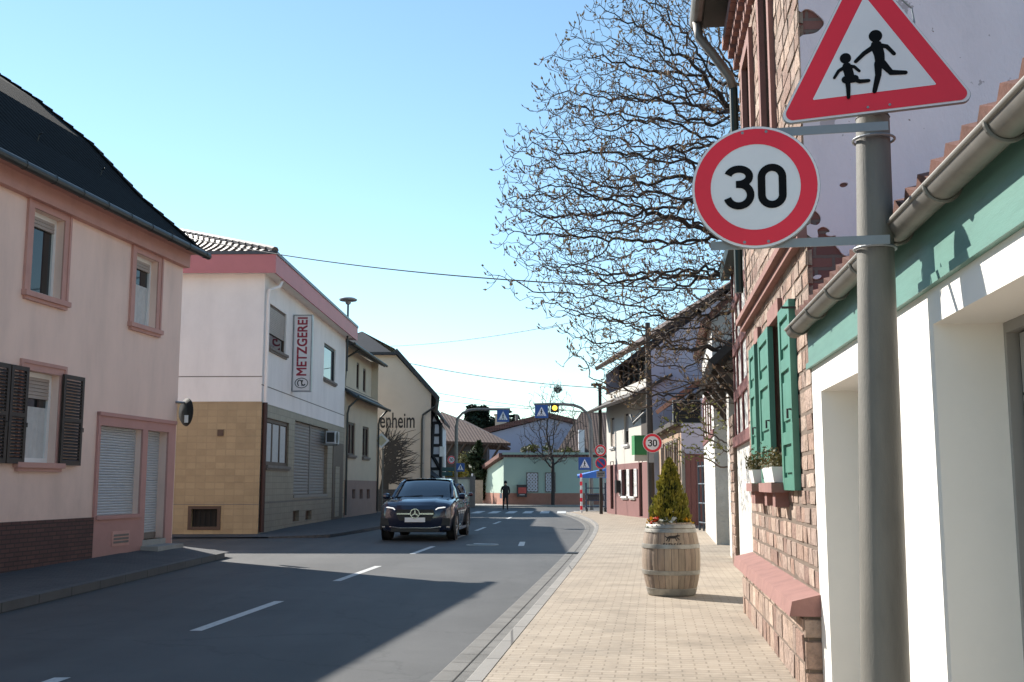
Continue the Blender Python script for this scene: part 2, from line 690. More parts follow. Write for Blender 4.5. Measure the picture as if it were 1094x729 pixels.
# ------------------------------------------------------------------ shared materials
asphalt, t_, p_ = new_mat('asphalt')
def _asph():
    t, p, L = t_, p_, t_.links.new
    geo = _n(t, 'ShaderNodeNewGeometry')
    n1 = _n(t, 'ShaderNodeTexNoise', Scale=0.35, Detail=8.0, Roughness=0.7)
    L(geo.outputs['Position'], n1.inputs['Vector'])
    n2 = _n(t, 'ShaderNodeTexNoise', Scale=95.0, Detail=4.0, Roughness=0.85)
    L(geo.outputs['Position'], n2.inputs['Vector'])
    mp = _n(t, 'ShaderNodeMapping')
    mp.inputs['Scale'].default_value = (1.6, 0.08, 1)
    mp.inputs['Rotation'].default_value = (0, 0, 0.06)
    L(geo.outputs['Position'], mp.inputs[0])
    n3 = _n(t, 'ShaderNodeTexNoise', Scale=1.0, Detail=3.0)
    L(mp.outputs[0], n3.inputs['Vector'])
    c = ramp(t, n1.outputs[0], [(0.3, (0.042, 0.042, 0.042)), (0.55, (0.062, 0.062, 0.062)), (0.75, (0.084, 0.083, 0.081))])
    g = ramp(t, n2.outputs[0], [(0.3, (0.5,) * 3), (0.5, (1, 1, 1)), (0.62, (1.0,) * 3), (0.72, (1.0,) * 3)])
    k = ramp(t, n3.outputs[0], [(0.35, (0.8,) * 3), (0.6, (1, 1, 1))])
    a = _n(t, 'ShaderNodeMix', data_type='RGBA', blend_type='MULTIPLY'); a.inputs[0].default_value = 1
    b = _n(t, 'ShaderNodeMix', data_type='RGBA', blend_type='MULTIPLY'); b.inputs[0].default_value = 1
    L(c, a.inputs[6]); L(g, a.inputs[7]); L(a.outputs[2], b.inputs[6]); L(k, b.inputs[7])
    # hairline cracks and darker mended patches
    n5 = _n(t, 'ShaderNodeTexVoronoi', Scale=0.33, feature='DISTANCE_TO_EDGE')
    nw = _n(t, 'ShaderNodeTexNoise', Scale=1.6, Detail=6.0, Roughness=0.7)
    L(geo.outputs['Position'], nw.inputs['Vector'])
    va = _n(t, 'ShaderNodeVectorMath', operation='MULTIPLY_ADD')
    va.inputs[1].default_value = (1.1, 1.1, 0)
    L(nw.outputs[1], va.inputs[0]); L(geo.outputs['Position'], va.inputs[2])
    L(va.outputs[0], n5.inputs['Vector'])
    ck = ramp(t, n5.outputs[0], [(0.0, (0.45,) * 3), (0.006, (1, 1, 1)), (1.0, (1, 1, 1))])
    n6 = _n(t, 'ShaderNodeTexNoise', Scale=0.16, Detail=2.0)
    L(geo.outputs['Position'], n6.inputs['Vector'])
    pt_ = ramp(t, n6.outputs[0], [(0.40, (0.80,) * 3), (0.43, (1, 1, 1)), (0.60, (1, 1, 1)), (0.62, (1.0, 1.0, 1.0))])
    c1 = _n(t, 'ShaderNodeMix', data_type='RGBA', blend_type='MULTIPLY'); c1.inputs[0].default_value = .8
    c2 = _n(t, 'ShaderNodeMix', data_type='RGBA', blend_type='MULTIPLY'); c2.inputs[0].default_value = .7
    L(b.outputs[2], c1.inputs[6]); L(ck, c1.inputs[7]); L(c1.outputs[2], c2.inputs[6]); L(pt_, c2.inputs[7])
    b = c2
    L(b.outputs[2], p.inputs['Base Color'])
    p.inputs['Roughness'].default_value = 0.72
    p.inputs['Specular IOR Level'].default_value = 0.55
    bp = _n(t, 'ShaderNodeBump', Strength=0.55, Distance=0.006)
    L(n2.outputs[0], bp.inputs['Height'])
    L(bp.outputs[0], p.inputs['Normal'])
_asph()

M = MATS
surf('earth', (0.10, 0.09, 0.075), var=0.4, scale=1)
bricks('pavers', (0.375, 0.315, 0.247), (0.325, 0.27, 0.207), (0.245, 0.20, 0.15), 0.2, 0.1, 0.007, bump=0.9, bdist=0.008, var=0.42, rot=0.13, dist=0.02)
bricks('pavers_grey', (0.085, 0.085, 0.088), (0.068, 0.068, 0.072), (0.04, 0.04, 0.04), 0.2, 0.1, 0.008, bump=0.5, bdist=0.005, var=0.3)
bricks('kerb_stone', (0.25, 0.238, 0.22), (0.21, 0.20, 0.185), (0.09, 0.085, 0.08), 1.0, 1.0, 0.012, bump=0.4, var=0.25, off=0.0)
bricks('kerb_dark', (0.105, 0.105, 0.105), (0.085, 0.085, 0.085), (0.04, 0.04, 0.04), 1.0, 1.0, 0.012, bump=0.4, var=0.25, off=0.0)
surf('concrete', (0.30, 0.29, 0.27), var=0.25, scale=2.5, bump=0.35, bscale=70)
surf('gutter_concrete', (0.145, 0.139, 0.128), var=0.3, scale=2.0, bump=0.4, bscale=80)
surf('road_paint', (0.50, 0.50, 0.485), rough=0.6, var=0.3, scale=14, bump=0.3, bscale=130)
surf('cast_iron', (0.06, 0.058, 0.055), rough=0.5, metal=0.6, var=0.3, scale=12, bump=0.3)
surf('grey_metal', (0.30, 0.31, 0.32), rough=0.45, metal=0.7, var=0.2, scale=5)
surf('zinc', (0.20, 0.19, 0.172), rough=0.55, metal=0.35, var=0.25, scale=4)
surf('dark_metal', (0.035, 0.036, 0.038), rough=0.45, metal=0.3)
surf('black', (0.012, 0.012, 0.013), rough=0.5)
surf('dark_inside', (0.02, 0.018, 0.016), rough=0.9)
surf('white_pvc', (0.75, 0.75, 0.74), rough=0.35, var=0.06)
surf('white_paint', (0.78, 0.77, 0.75), rough=0.5, var=0.08)
glass('window_glass')
glass('window_glass_bright', (0.03, 0.04, 0.055), 0.02, 1.0)
surf('curtain_white', (0.55, 0.55, 0.54), rough=0.9, var=0.12, scale=9)

# ------------------------------------------------------------------ ground, road
g = MB(); g.box(-1500, 1500, -1500, 1500, -0.5, -0.012)
struct(g.build('ground', M['earth'], org=(0, 0, 0)))
g = MB(); g.quad((-60, -25, 0), (40, -25, 0), (40, 160, 0), (-60, 160, 0))
struct(g.build('road', asphalt, org=(0, 0, 0)))

# right edge of the asphalt, the gutter and the kerb (from the camera to the bend)
EDGE = [(-1.95, -4.0), (-0.92, 6.0), (-0.62, 8.57), (0.72, 20.0), (1.75, 29.5), (2.25, 34.6), (2.62, 39.0), (2.80, 43.0), (2.86, 47.0), (2.80, 52.0), (2.55, 58.0)]


def offset_line(line, d):
    out = []
    for i, p in enumerate(line):
        a, b = line[max(i - 1, 0)], line[min(i + 1, len(line) - 1)]
        tx, ty = b[0] - a[0], b[1] - a[1]
        l = math.hypot(tx, ty)
        out.append((p[0] + ty / l * d, p[1] - tx / l * d))
    return out


def densify(line, n=4):
    out = []
    L_ = [Vector((p[0], p[1], 0)) for p in line]
    for i in range(len(L_) - 1):
        p0, p1, p2, p3 = L_[max(i - 1, 0)], L_[i], L_[i + 1], L_[min(i + 2, len(L_) - 1)]
        for k in range(n):
            t = k / n
            q = 0.5 * ((2 * p1) + (p2 - p0) * t + (2 * p0 - 5 * p1 + 4 * p2 - p3) * t * t + (3 * p1 - p0 - 3 * p2 + p3) * t ** 3)
            out.append((q.x, q.y))
    out.append(line[-1])
    return out


EDGE = densify(EDGE, 5)
GI = offset_line(EDGE, 0.0)
KI = offset_line(EDGE, 0.33)
KO = offset_line(EDGE, 0.47)


def strip(mb, A, B, za, zb):
    for i in range(len(A) - 1):
        mb.quad((A[i][0], A[i][1], za), (B[i][0], B[i][1], zb), (B[i + 1][0], B[i + 1][1], zb), (A[i + 1][0], A[i + 1][1], za))


def along_uv(o, A, wd):
    me = o.data
    return o


gm_ = MB(); strip(gm_, GI, KI, 0.010, 0.006)
strip(gm_, offset_line(EDGE, -0.012), GI, 0.002, 0.010)
struct(gm_.build('gutter_strip', M['gutter_concrete'], org=(0, 0, 0)))
# joints across the gutter, cut as narrow dark slots
jm = MB()
acc = 0.0
for i in range(len(GI) - 1):
    a0, a1, b0, b1 = Vector((*GI[i], 0)), Vector((*GI[i + 1], 0)), Vector((*KI[i], 0)), Vector((*KI[i + 1], 0))
    l = (a1 - a0).length
    k = max(1, round(l / 0.5))
    for q in range(k):
        t0, t1 = q / k, q / k + 0.008 / l
        jm.quad(a0.lerp(a1, t0) + Vector((0, 0, .0125)), b0.lerp(b1, t0) + Vector((0, 0, .0125)), b0.lerp(b1, t1) + Vector((0, 0, .0125)), a0.lerp(a1, t1) + Vector((0, 0, .0125)))
    # lengthwise joint in the middle of the gutter
    m0, m1 = a0.lerp(b0, .5), a1.lerp(b1, .5)
    tt = (b0 - a0).normalized() * 0.005
    z_ = Vector((0, 0, .0122))
    jm.quad(m0 - tt + z_, m0 + tt + z_, m1 + tt + z_, m1 - tt + z_)
struct(jm.build('gutter_joints', M['dark_inside'], org=(0, 0, 0)))
km = MB()
KS = 0.11
strip(km, KI, offset_line(EDGE, 0.345), 0.006, KS - 0.012)
strip(km, offset_line(EDGE, 0.345), offset_line(EDGE, 0.36), KS - 0.012, KS)
strip(km, offset_line(EDGE, 0.36), KO, KS, KS)
strip(km, KO, offset_line(EDGE, 0.474), KS, KS - 0.02)
struct(km.build('kerb', M['kerb_stone'], org=(0, 0, 0)))
SWZ = 0.105
sm = MB()
SO = offset_line(EDGE, 0.474)
for i in range(len(SO) - 1):
    a, b = SO[i], SO[i + 1]
    n_ = 8
    for k in range(n_):
        xa, xb = a[0] + (14 - a[0]) * k / n_, a[0] + (14 - a[0]) * (k + 1) / n_
        ya, yb = b[0] + (14 - b[0]) * k / n_, b[0] + (14 - b[0]) * (k + 1) / n_
        sm.quad((xa, a[1], SWZ), (xb, a[1], SWZ), (yb, b[1], SWZ), (ya, b[1], SWZ))
e = SO[-1]
sm.quad((e[0], e[1], SWZ), (14, e[1], SWZ), (14, e[1] + 3, SWZ), (e[0] + .8, e[1] + 2.5, SWZ))
sm.quad((e[0], e[1], SWZ), (e[0] + .8, e[1] + 2.5, SWZ), (e[0] + .8, e[1] + 2.5, 0), (e[0], e[1], 0))
sm.quad((e[0] + .8, e[1] + 2.5, SWZ), (14, e[1] + 3, SWZ), (14, e[1] + 3, 0), (e[0] + .8, e[1] + 2.5, 0))
struct(sm.build('pavement', M['pavers'], org=(0, 0, 0)))

# pavement on the left, in front of the pink house, rising to its door
F1 = Fac((-7.25, 23.3), (-0.1425, -0.9898), -1)
lp = MB()
for u0, u1 in ((-1.1, 0.0), (0, 2), (2, 4), (4, 6), (6, 9), (9, 14), (14, 25)):
    za, zb = [0.13 + 0.15 * max(0, 1 - max(0, u) / 6) for u in (u0, u1)]
    A0, A1 = F1.pt(u0, -0.3, za), F1.pt(u1, -0.3, zb)
    k0, k1 = Vector((-5.95 - 0.012 * (23 - A0.y) * .8, A0.y - .3, 0.12)), Vector((-5.95 - 0.012 * (23 - A1.y) * .8, A1.y - .3, 0.12))
    if u0 < 0:
        k0 = Vector((-6.45, 23.75, 0.10)); A0 = Vector((-7.9, 24.3, 0.12))
    lp.quad(A0, k0, k1, A1)
    if u0 < 0:
        lp.quad(k0, A0, A0 - Vector((0, 0, .12)), k0 - Vector((0, 0, .1)))
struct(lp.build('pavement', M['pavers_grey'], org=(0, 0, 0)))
lk = MB()
pts = [(-7.9, 24.3), (-6.45, 23.75)] + [(-5.95 - 0.012 * (23 - y) * .8, y) for y in (22.7, 20, 17, 12, 5, -4)]
for a, b in zip(pts, pts[1:]):
    d = Vector((b[0] - a[0], b[1] - a[1], 0)).normalized()
    n = Vector((-d.y, d.x, 0))
    A, B = Vector((*a, 0)), Vector((*b, 0))
    lk.quad(A + n * .0 + Vector((0, 0, .0)), B + Vector((0, 0, 0)), B + Vector((0, 0, .125)), A + Vector((0, 0, .125)))
    lk.quad(A + Vector((0, 0, .125)), B + Vector((0, 0, .125)), B - n * .13 + Vector((0, 0, .129)), A - n * .13 + Vector((0, 0, .129)))
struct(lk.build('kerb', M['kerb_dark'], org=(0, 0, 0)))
# left pavement beyond the side street
lp = MB()
P_ = [(-13, 31.2, .02), (-7.0, 31.4, .04), (-5.3, 31.8, .09), (-4.75, 36, .1), (-4.3, 42, .1), (-3.9, 50, .1), (-3.3, 62, .1), (-4.0, 72, .1), (-14, 72, .1), (-14, 40, .1)]
lp.add(P_, [tuple(range(len(P_)))])
for a, b in zip(P_[1:8], P_[2:9]):
    lp.quad(a, b, (b[0], b[1], 0), (a[0], a[1], 0))
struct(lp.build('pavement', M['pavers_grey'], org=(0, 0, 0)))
# pavement before the green house
lp = MB(); lp.box(-4.5, 16, 77.2, 90, 0.0, 0.11)
struct(lp.build('pavement', M['concrete'], org=(0, 0, 0)))

# painted markings
def dash(y0, y1, wd=0.13, x_of=lambda y: -3.29 + (y - 11.53) * 0.088 - 0.0002 * (y - 11.5) ** 2):
    m = MB()
    n = 4
    for k in range(n):
        a, b = y0 + (y1 - y0) * k / n, y0 + (y1 - y0) * (k + 1) / n
        m.quad((x_of(a) - wd / 2, a, .004), (x_of(a) + wd / 2, a, .004), (x_of(b) + wd / 2, b, .004), (x_of(b) - wd / 2, b, .004))
    return struct(m.build('lane_marking', M['road_paint'], org=(0, 0, 0)))


for (a, b) in ((5.9, 8.75), (11.5, 14.4), (17.4, 20.6), (24.2, 27.2), (30.4, 33.4), (36.6, 39.6), (43, 46), (49.5, 52.5)):
    dash(a, b)
# zebra crossing in front of the green house
for k in range(9):
    m = MB()
    x = -4.2 + k * 0.95
    m.quad((x, 59.5, .004), (x + .5, 59.5, .004), (x + .75, 64.5, .004), (x + .25, 64.5, .004))
    struct(m.build('crossing_stripe', M['road_paint'], org=(0, 0, 0)))
# the turn arrow's worn bars near the manhole
m = MB(); m.quad((-1.0, 28.4, .004), (-.35, 28.2, .004), (-.35, 28.35, .004), (-1.0, 28.6, .004))
m.quad((.15, 27.4, .004), (.30, 27.4, .004), (.36, 29.4, .004), (.21, 29.4, .004))
struct(m.build('lane_marking', M['road_paint'], org=(0, 0, 0)))

# manhole cover and storm drain
t = thing('manhole_cover', 'round iron manhole cover flush in the shaded carriageway', 'manhole cover', (-0.75, 27.9, 0.0))
m = MB(); m.lathe([(0.42, 0.001), (0.42, 0.006), (0.36, 0.0065)], 28, (-.75, 27.9, 0)); m.build('rim', M['concrete'], t)
m = MB(); m.lathe([(0.335, 0.002), (0.335, 0.010), (0.30, 0.011), (0.29, .008), (0.2, .008), (0.19, .011), (0.02, .011)], 28, (-.75, 27.9, 0)); m.build('lid', M['cast_iron'], t)
dx_ = Vector(KI[12] + (0,)) - Vector(GI[12] + (0,))
yD = 25.0
iD = min(range(len(GI)), key=lambda i: abs(GI[i][1] - yD))
A = Vector((*GI[iD], 0)); B = Vector((*KI[iD], 0)); T = (Vector((*GI[iD + 1], 0)) - A).normalized()
t = thing('storm_drain', 'slotted iron drain grate in the gutter beside the kerb', 'drain', A.lerp(B, .5))
m = MB()
for k in range(9):
    o = A.lerp(B, 0.08) + T * (k * 0.055)
    o2 = A.lerp(B, 0.92) + T * (k * 0.055)
    z0, z1 = Vector((0, 0, .008)), Vector((0, 0, .022))
    m.hexa([o + z0, o2 + z0, o2 + T * .028 + z0, o + T * .028 + z0, o + z1, o2 + z1, o2 + T * .028 + z1, o + T * .028 + z1])
m.build('grate', M['cast_iron'], t)
m = MB(); z1 = Vector((0, 0, .0145))
m.quad(A - T * .04 + z1, B - T * .04 + z1, B + T * .52 + z1, A + T * .52 + z1); m.build('frame', M['black'], t)

# ================================================================== LEFT SIDE
surf('pink_plaster', (0.86, 0.635, 0.54), var=0.12, scale=1.5, uvstretch=(1, 1, .3), bump=0.3, bscale=90, bdist=.004, dirt=(0.3, 2.6, (0.33, 0.22, 0.19), .35))
surf('pink_trim', (0.55, 0.30, 0.255), var=0.09, scale=3, rough=0.7, bump=0.1)
surf('pink_panel', (0.50, 0.26, 0.23), var=0.09, scale=2, rough=0.7, dirt=(0.1, 1.2, (0.22, .13, .11), .5))
bricks('plinth_brick', (0.125, 0.06, 0.05), (0.095, 0.046, 0.04), (0.055, 0.035, 0.03), 0.24, 0.072, 0.010, bump=0.7)
tiles('slate_tiles', (0.004, 0.004, 0.004), (0.008, 0.008, 0.008), 0.22, 0.30, rough=0.9, bump=0.6, spec=0.08)
surf('shutter_brown', (0.032, 0.021, 0.017), rough=0.55, var=0.2)
surf('roller_grey', (0.50, 0.51, 0.53), rough=0.5, var=0.06)
surf('roller_beige', (0.40, 0.335, 0.29), rough=0.6, var=0.08)
surf('gutter_dark', (0.055, 0.06, 0.058), rough=0.45, metal=0.5, var=0.2)
surf('sill_concrete', (0.20, 0.17, 0.15), var=.2)

# ---------------- pink corner house
ph = thing('pink_house', 'pink plastered corner house with black tiled roof, brown shutters and brick plinth, left edge', 'house', F1.pt(5, -4.5, 0))
zE = 6.62


def hp(F, px0, py_top, px1, py_bot, v=0.0):
    """opening on facade F from its image corners (left-top, right, left-bottom)"""
    ua, zt = F.px(px0, py_top, v)
    _, zb = F.px(px0, py_bot, v)
    ub, _ = F.px(px1, (py_top + py_bot) / 2, v)
    return (min(ua, ub), max(ua, ub), zb, zt)


W1 = hp(F1, 36, 222, 67, 313)
W2 = hp(F1, 145.5, 265, 167.5, 345)
W2 = (W2[0], W2[1], W1[2], W1[3])
W3 = hp(F1, 27, 395, 61, 494)
SH1 = hp(F1, 108, 415, 150, 551)
SH2 = hp(F1, 158, 424, 177, 568)
SH1 = (SH1[0], SH1[1], SH1[2], 2.62); SH2 = (SH2[0], SH2[1], 0.42, 2.62)
HO = [W1, W2, W3, SH1, SH2]
far = [(W1[0] + 4.2, W1[1] + 4.2, W1[2], W1[3]), (W1[0] + 8, W1[1] + 8, W1[2], W1[3]), (W3[0] + 4.6, W3[1] + 4.6, W3[2], W3[3])]
m = MB()
wall_mesh(m, F1, 0, 20, 0.0, zE, HO + far, depth=0.24)
m.quad(F1.pt(0, 0, 0), F1.pt(0, -9, 0), F1.pt(0, -9, zE), F1.pt(0, 0, zE))
m.quad(F1.pt(20, 0, 0), F1.pt(20, -9, 0), F1.pt(20, -9, zE), F1.pt(20, 0, zE))
m.quad(F1.pt(0, -9, 0), F1.pt(20, -9, 0), F1.pt(20, -9, zE), F1.pt(0, -9, zE))
# gable triangles
def gable_pt(a, b):
    r = ray(a, b); e = Vector((0, 0, EYE)); o = F1.pt(-.22, 0, 0)
    t = (o - e).dot(F1.d) / r.dot(F1.d)
    q = e + r * t
    return (q - F1.o).dot(F1.n), q.z
GP = [gable_pt(*q) for q in ((152, 212), (100, 156), (45, 111), (0, 81))]
_s = (GP[3][1] - GP[2][1]) / (GP[3][0] - GP[2][0])
RV = -4.9
GP.append((RV, GP[3][1] + _s * (RV - GP[3][0])))
PR = [(0.42, 6.60)] + GP + [(2 * RV - v, z) for v, z in GP[::-1][1:]] + [(2 * RV - .42, 6.6)]
for u in (0, 20):
    m.add([F1.pt(u, 0, zE)] + [F1.pt(u, v, z - .12) for v, z in PR[1:-1]] + [F1.pt(u, -9, zE)], [tuple(range(len(PR)))])
m.build('wall', M['pink_plaster'], ph)
r = MB()
for (a, b) in zip(PR, PR[1:]):
    for k in range(1):
        r.hexa([F1.pt(-.22, a[0], a[1] - .1), F1.pt(20.3, a[0], a[1] - .1), F1.pt(20.3, b[0], b[1] - .1), F1.pt(-.22, b[0], b[1] - .1),
                F1.pt(-.22, a[0], a[1]), F1.pt(20.3, a[0], a[1]), F1.pt(20.3, b[0], b[1]), F1.pt(-.22, b[0], b[1])])
ro = r.build('roof', M['slate_tiles'], ph)
# verge edge tiles along the gable
r = MB()
for (a, b) in zip(PR[:5], PR[1:6]):
    n_ = max(1, int(math.hypot(a[0] - b[0], a[1] - b[1]) / .3))
    for k in range(n_):
        t0, t1 = k / n_, (k + 1.12) / n_
        va, za = a[0] + (b[0] - a[0]) * t0, a[1] + (b[1] - a[1]) * t0
        vb, zb = a[0] + (b[0] - a[0]) * t1, a[1] + (b[1] - a[1]) * t1
        r.hexa([F1.pt(-.25, va, za - .08), F1.pt(-.02, va, za - .08), F1.pt(-.02, vb, zb - .1), F1.pt(-.25, vb, zb - .1),
                F1.pt(-.25, va, za + .07), F1.pt(-.02, va, za + .07), F1.pt(-.02, vb, zb + .03), F1.pt(-.25, vb, zb + .03)])
r.build('verge_tiles', M['slate_tiles'], ro)
for (u_, k_) in ((1.6, 1), (3.9, 1), (6.3, 2), (8.8, 1)):   # snow hooks
    q = MB(); v_, z_ = GP[0][0], GP[0][1]
    q.tube([F1.pt(u_, v_, z_), F1.pt(u_, v_ + .03, z_ + .12), F1.pt(u_ + .05, v_ + .12, z_ + .14)], .012, 5)
    q.build('snow_hook', M['gutter_dark'], ro)
g = MB(); g.tube([F1.pt(-.3, .45, 6.56), F1.pt(20, .45, 6.56)], .075, 10)
for k in range(24):
    u = -.1 + k * .85
    g.tube([F1.pt(u, .45, 6.56), F1.pt(u + .02, .45, 6.56)], .083, 10)
g.build('gutter', M['gutter_dark'], ph)
g = MB(); g.fbox(F1, -.05, 20, -.01, .14, zE - .36, zE - .06); g.fbox(F1, -.1, 20, -.01, .3, zE - .06, zE - .02)
g.build('cornice', M['pink_trim'], ph)
pu0 = F1.px(97, 575)[0]
pz = F1.px(97, 553)[1]
g = MB(); g.fbox(F1, pu0, 20.05, -.05, .04, 0, pz); g.build('plinth', M['plinth_brick'], ph)
pw1 = F1.px(184, 500)[0]
# smooth shopfront surround
g = MB()
wall_mesh(g, F1, pw1, pu0, 0.0, 2.86, [SH1, SH2], v=0.045, depth=0.05)
for (a, b, c, d) in ((pw1, pw1 + .03, 0, 2.86), (pu0 - .03, pu0, 0, 2.86)):
    g.fbox(F1, a, b, 0, .046, c, d)
g.fbox(F1, pw1, pu0, 0, .075, 2.80, 2.87)
g.fbox(F1, SH1[0] - .06, SH1[1] + .05, .03, .085, SH1[2] - .07, SH1[2] - .003)
g.build('shopfront_surround', M['pink_panel'], ph)
s1 = roller(F1, (SH1[0], SH1[1], SH1[2], SH1[3]), ph, M['roller_grey'], -0.12)
s2 = roller(F1, (SH2[0], SH2[1], SH2[2] + .12, SH2[3]), ph, M['roller_grey'], -0.17)
g = MB(); g.fbox(F1, SH2[0], SH2[1], -.24, -.16, SH2[2], SH2[2] + .12); g.build('threshold', M['sill_concrete'], ph)
g = MB(); g.fbox(F1, SH2[0] - .1, SH2[1] + .12, .046, .42, .1, .30); g.fbox(F1, SH2[0] - .05, SH2[1] + .05, -.15, .046, .1, .42); g.build('doorstep', M['concrete'], ph)
va, vz = F1.px(117, 571); vb, vz2 = F1.px(135, 582)
g = MB(); g.fbox(F1, min(va, vb), max(va, vb), .04, .06, vz2, vz2 + .28)
vo = g.build('vent', M['pink_trim'], ph)
g = MB()
for k in range(3):
    g.fbox(F1, min(va, vb) + .05, max(va, vb) - .05, .061, .07, vz2 + .05 + k * .065, vz2 + .09 + k * .065)
g.build('vent_slats', M['sill_concrete'], vo)
for i, W in enumerate((W1, W2, far[0], far[1])):
    window(F1, W, ph, M['white_pvc'], M['window_glass'], depth=.2, mull=1, fw=.075, surround=M['pink_trim'], sill=M['pink_trim'], blind=.16, blind_mat=M['roller_beige'], sw=.16, curtain=(M['curtain_white'], .05, .6) if i == 1 else None)
for W in (W3, far[2]):
    window(F1, W, ph, M['white_pvc'], M['window_glass'], depth=.2, fw=.08, surround=M['pink_trim'], sill=M['pink_trim'], blind=.24, blind_mat=M['roller_beige'], sw=.14, curtain=(M['curtain_white'], .0, .62))


def shutter(F, u0, u1, z0, z1, v, parent, mat, panels=0, th=.04, fr=.07):
    m = MB()
    m.fbox(F, u0, u0 + fr, v, v + th, z0, z1)
    m.fbox(F, u1 - fr, u1, v, v + th, z0, z1)
    zs = [z0, z0 + fr]
    cuts = panels if panels else [.5]
    hs = [z0] + [z0 + (z1 - z0) * c for c in cuts] + [z1]
    for i, h in enumerate(hs):
        a, b = (h, h + fr) if i == 0 else ((h - fr, h) if i == len(hs) - 1 else (h - fr / 2, h + fr / 2))
        m.fbox(F, u0 + fr, u1 - fr, v + .001, v + th - .001, a, b)
    if panels:
        for a, b in zip(hs, hs[1:]):
            m.fbox(F, u0 + fr, u1 - fr, v + .008, v + th - .022, a + fr * .5, b - fr * .5)
            m.fbox(F, u0 + fr + .05, u1 - fr - .05, v + th - .022, v + th - .006, a + fr + .04, b - fr - .04)
    else:
        n = int((z1 - z0 - 2 * fr) / .055)
        for k in range(n):
            z = z0 + fr + k * .055
            m.hexa([F.pt(u0 + fr, v + .006, z + .03), F.pt(u1 - fr, v + .006, z + .03), F.pt(u1 - fr, v + th - .006, z), F.pt(u0 + fr, v + th - .006, z),
                    F.pt(u0 + fr, v + .006, z + .042), F.pt(u1 - fr, v + .006, z + .042), F.pt(u1 - fr, v + th - .006, z + .012), F.pt(u0 + fr, v + th - .006, z + .012)])
    o = m.build('shutter', mat, parent)
    h = MB()
    zz = z0 + (z1 - z0) * .42
    h.tube([F.pt(u0 + .03, v + th, zz), F.pt(u0 + .03, v + th + .03, zz), F.pt(u0 + .03, v + th + .03, zz - .07)], .01, 5)
    h.build('latch', M['dark_metal'], o)
    return o


zs0, zs1 = W3[2] - .03, W3[3] + .03
shutter(F1, F1.px(84, 440)[0], W3[0] - .02, zs0, zs1, .055, ph, M['shutter_brown'])
lw = (W3[0] - .02) - F1.px(84, 440)[0]
shutter(F1, W3[1] + .02, W3[1] + .02 + lw * .72, zs0, zs1, .055, ph, M['shutter_brown'])
shutter(F1, W3[1] + .05 + lw * .72, W3[1] + .05 + lw * 1.45, zs0, zs1, .055, ph, M['shutter_brown'])

surf('plastic_shell', (0.02, 0.021, 0.022), rough=.7, spec=.2)
# round sign seen edge-on at the corner of the pink house
c = F1.pt(-.18, .12, F1.px(190, 440)[1])
t = thing('mirror', 'dark round traffic mirror at the corner of the pink house above a small white tag', 'traffic mirror', (c.x, c.y, c.z))
m = MB(); ax = Vector((.62, .55, 0)); m.lathe([(.02, -.1), (.22, -.07), (.30, .0), (.31, .02), (.30, .03)], 28, c, ax); m.build('shell', M['plastic_shell'], t, smooth=False)
m = MB(); m.lathe([(.295, .031), (.29, .035), (.01, .05)], 28, c, ax); m.build('mirror_face', M['plastic_shell'], t)
m = MB(); m.tube([F1.pt(.1, .0, c.z + .2), F1.pt(-.12, .12, c.z + .2), c + Vector((0, 0, .2)), c + Vector((0, 0, -.05))], .025, 8); m.build('bracket', M['grey_metal'], t)
m = MB(); q = F1.pt(-.02, .1, c.z - .25); m.box(q.x + .12, q.x + .2, q.y - .2, q.y - .19, q.z, q.z + .16); m.build('tag', M['white_paint'], t)

# ---------------- butcher's house
surf('metz_white', (0.88, 0.82, 0.785), var=0.09, scale=1.4, uvstretch=(1, 1, .3), bump=0.2, bscale=80, dirt=(7.0, 4.0, (0.5, .44, .42), .2))
bricks('tile_yellow', (0.44, 0.315, 0.175), (0.375, 0.265, 0.145), (0.37, 0.265, 0.15), 0.30, 0.20, 0.012, rough=0.5, bump=0.5, var=0.2, off=0.0)
bricks('tile_grey', (0.30, 0.245, 0.18), (0.26, 0.21, 0.155), (0.18, 0.145, 0.11), 0.30, 0.20, 0.01, rough=0.5, bump=0.4, var=0.2, off=0.0)
surf('fascia_pink', (0.52, 0.175, 0.185), rough=0.55, var=0.08, scale=1.2)
surf('fascia_cap', (0.07, 0.075, 0.085), rough=0.4, metal=.4)
surf('tile_clay_dark', (0.085, 0.062, 0.055), rough=0.6, var=0.45, scale=4)
surf('brown_pipe', (0.055, 0.022, 0.018), rough=0.5)
surf('roller_taupe', (0.27, 0.245, 0.225), rough=0.6, var=.08)
surf('wood_brown', (0.085, 0.045, 0.028), rough=.55, var=.25)
mc = (-7.7, 33.0)
F2 = Fac(mc, (0.0172, 1.0), 1)
G2 = Fac(mc, (-1.0, 0.0172), 1)     # gable wall, u leftwards
if G2.n.y > 0:
    G2.n = -G2.n
mh = thing('butcher_house', 'white butcher house with pink roof fascia and yellow tiled ground floor', 'house', (-10, 38, 0))
zT = G2.px(240, 430)[1]
zF0 = 8.0; zF1 = 8.58
LEN = 14.8
wa = hp(F2, 288.5, 324, 306, 371); wb = hp(F2, 346.5, 364, 358.5, 404)
wb = (wb[0], wb[1], wb[2], wa[3] - .05)
wc = hp(F2, 284, 446, 307.5, 497); wd_ = hp(F2, 314.5, 449, 349, 529)
vg = [hp(F2, 312, 546, 318.5, 558), hp(F2, 325.5, 546, 332, 556)]
m = MB(); wall_mesh(m, F2, 0, LEN, zT, 8.4, [wa, wb], depth=.2)
wall_mesh(m, G2, 0, 9, zT, 8.4, [])
m.quad(F2.pt(LEN, 0, 0), F2.pt(LEN, -9, 0), F2.pt(LEN, -9, 8.4), F2.pt(LEN, 0, 8.4))
m.quad(G2.pt(9, 0, 0), F2.pt(LEN, -9, 0), F2.pt(LEN, -9, 8.4), G2.pt(9, 0, 8.4))
m.build('wall', M['metz_white'], mh)
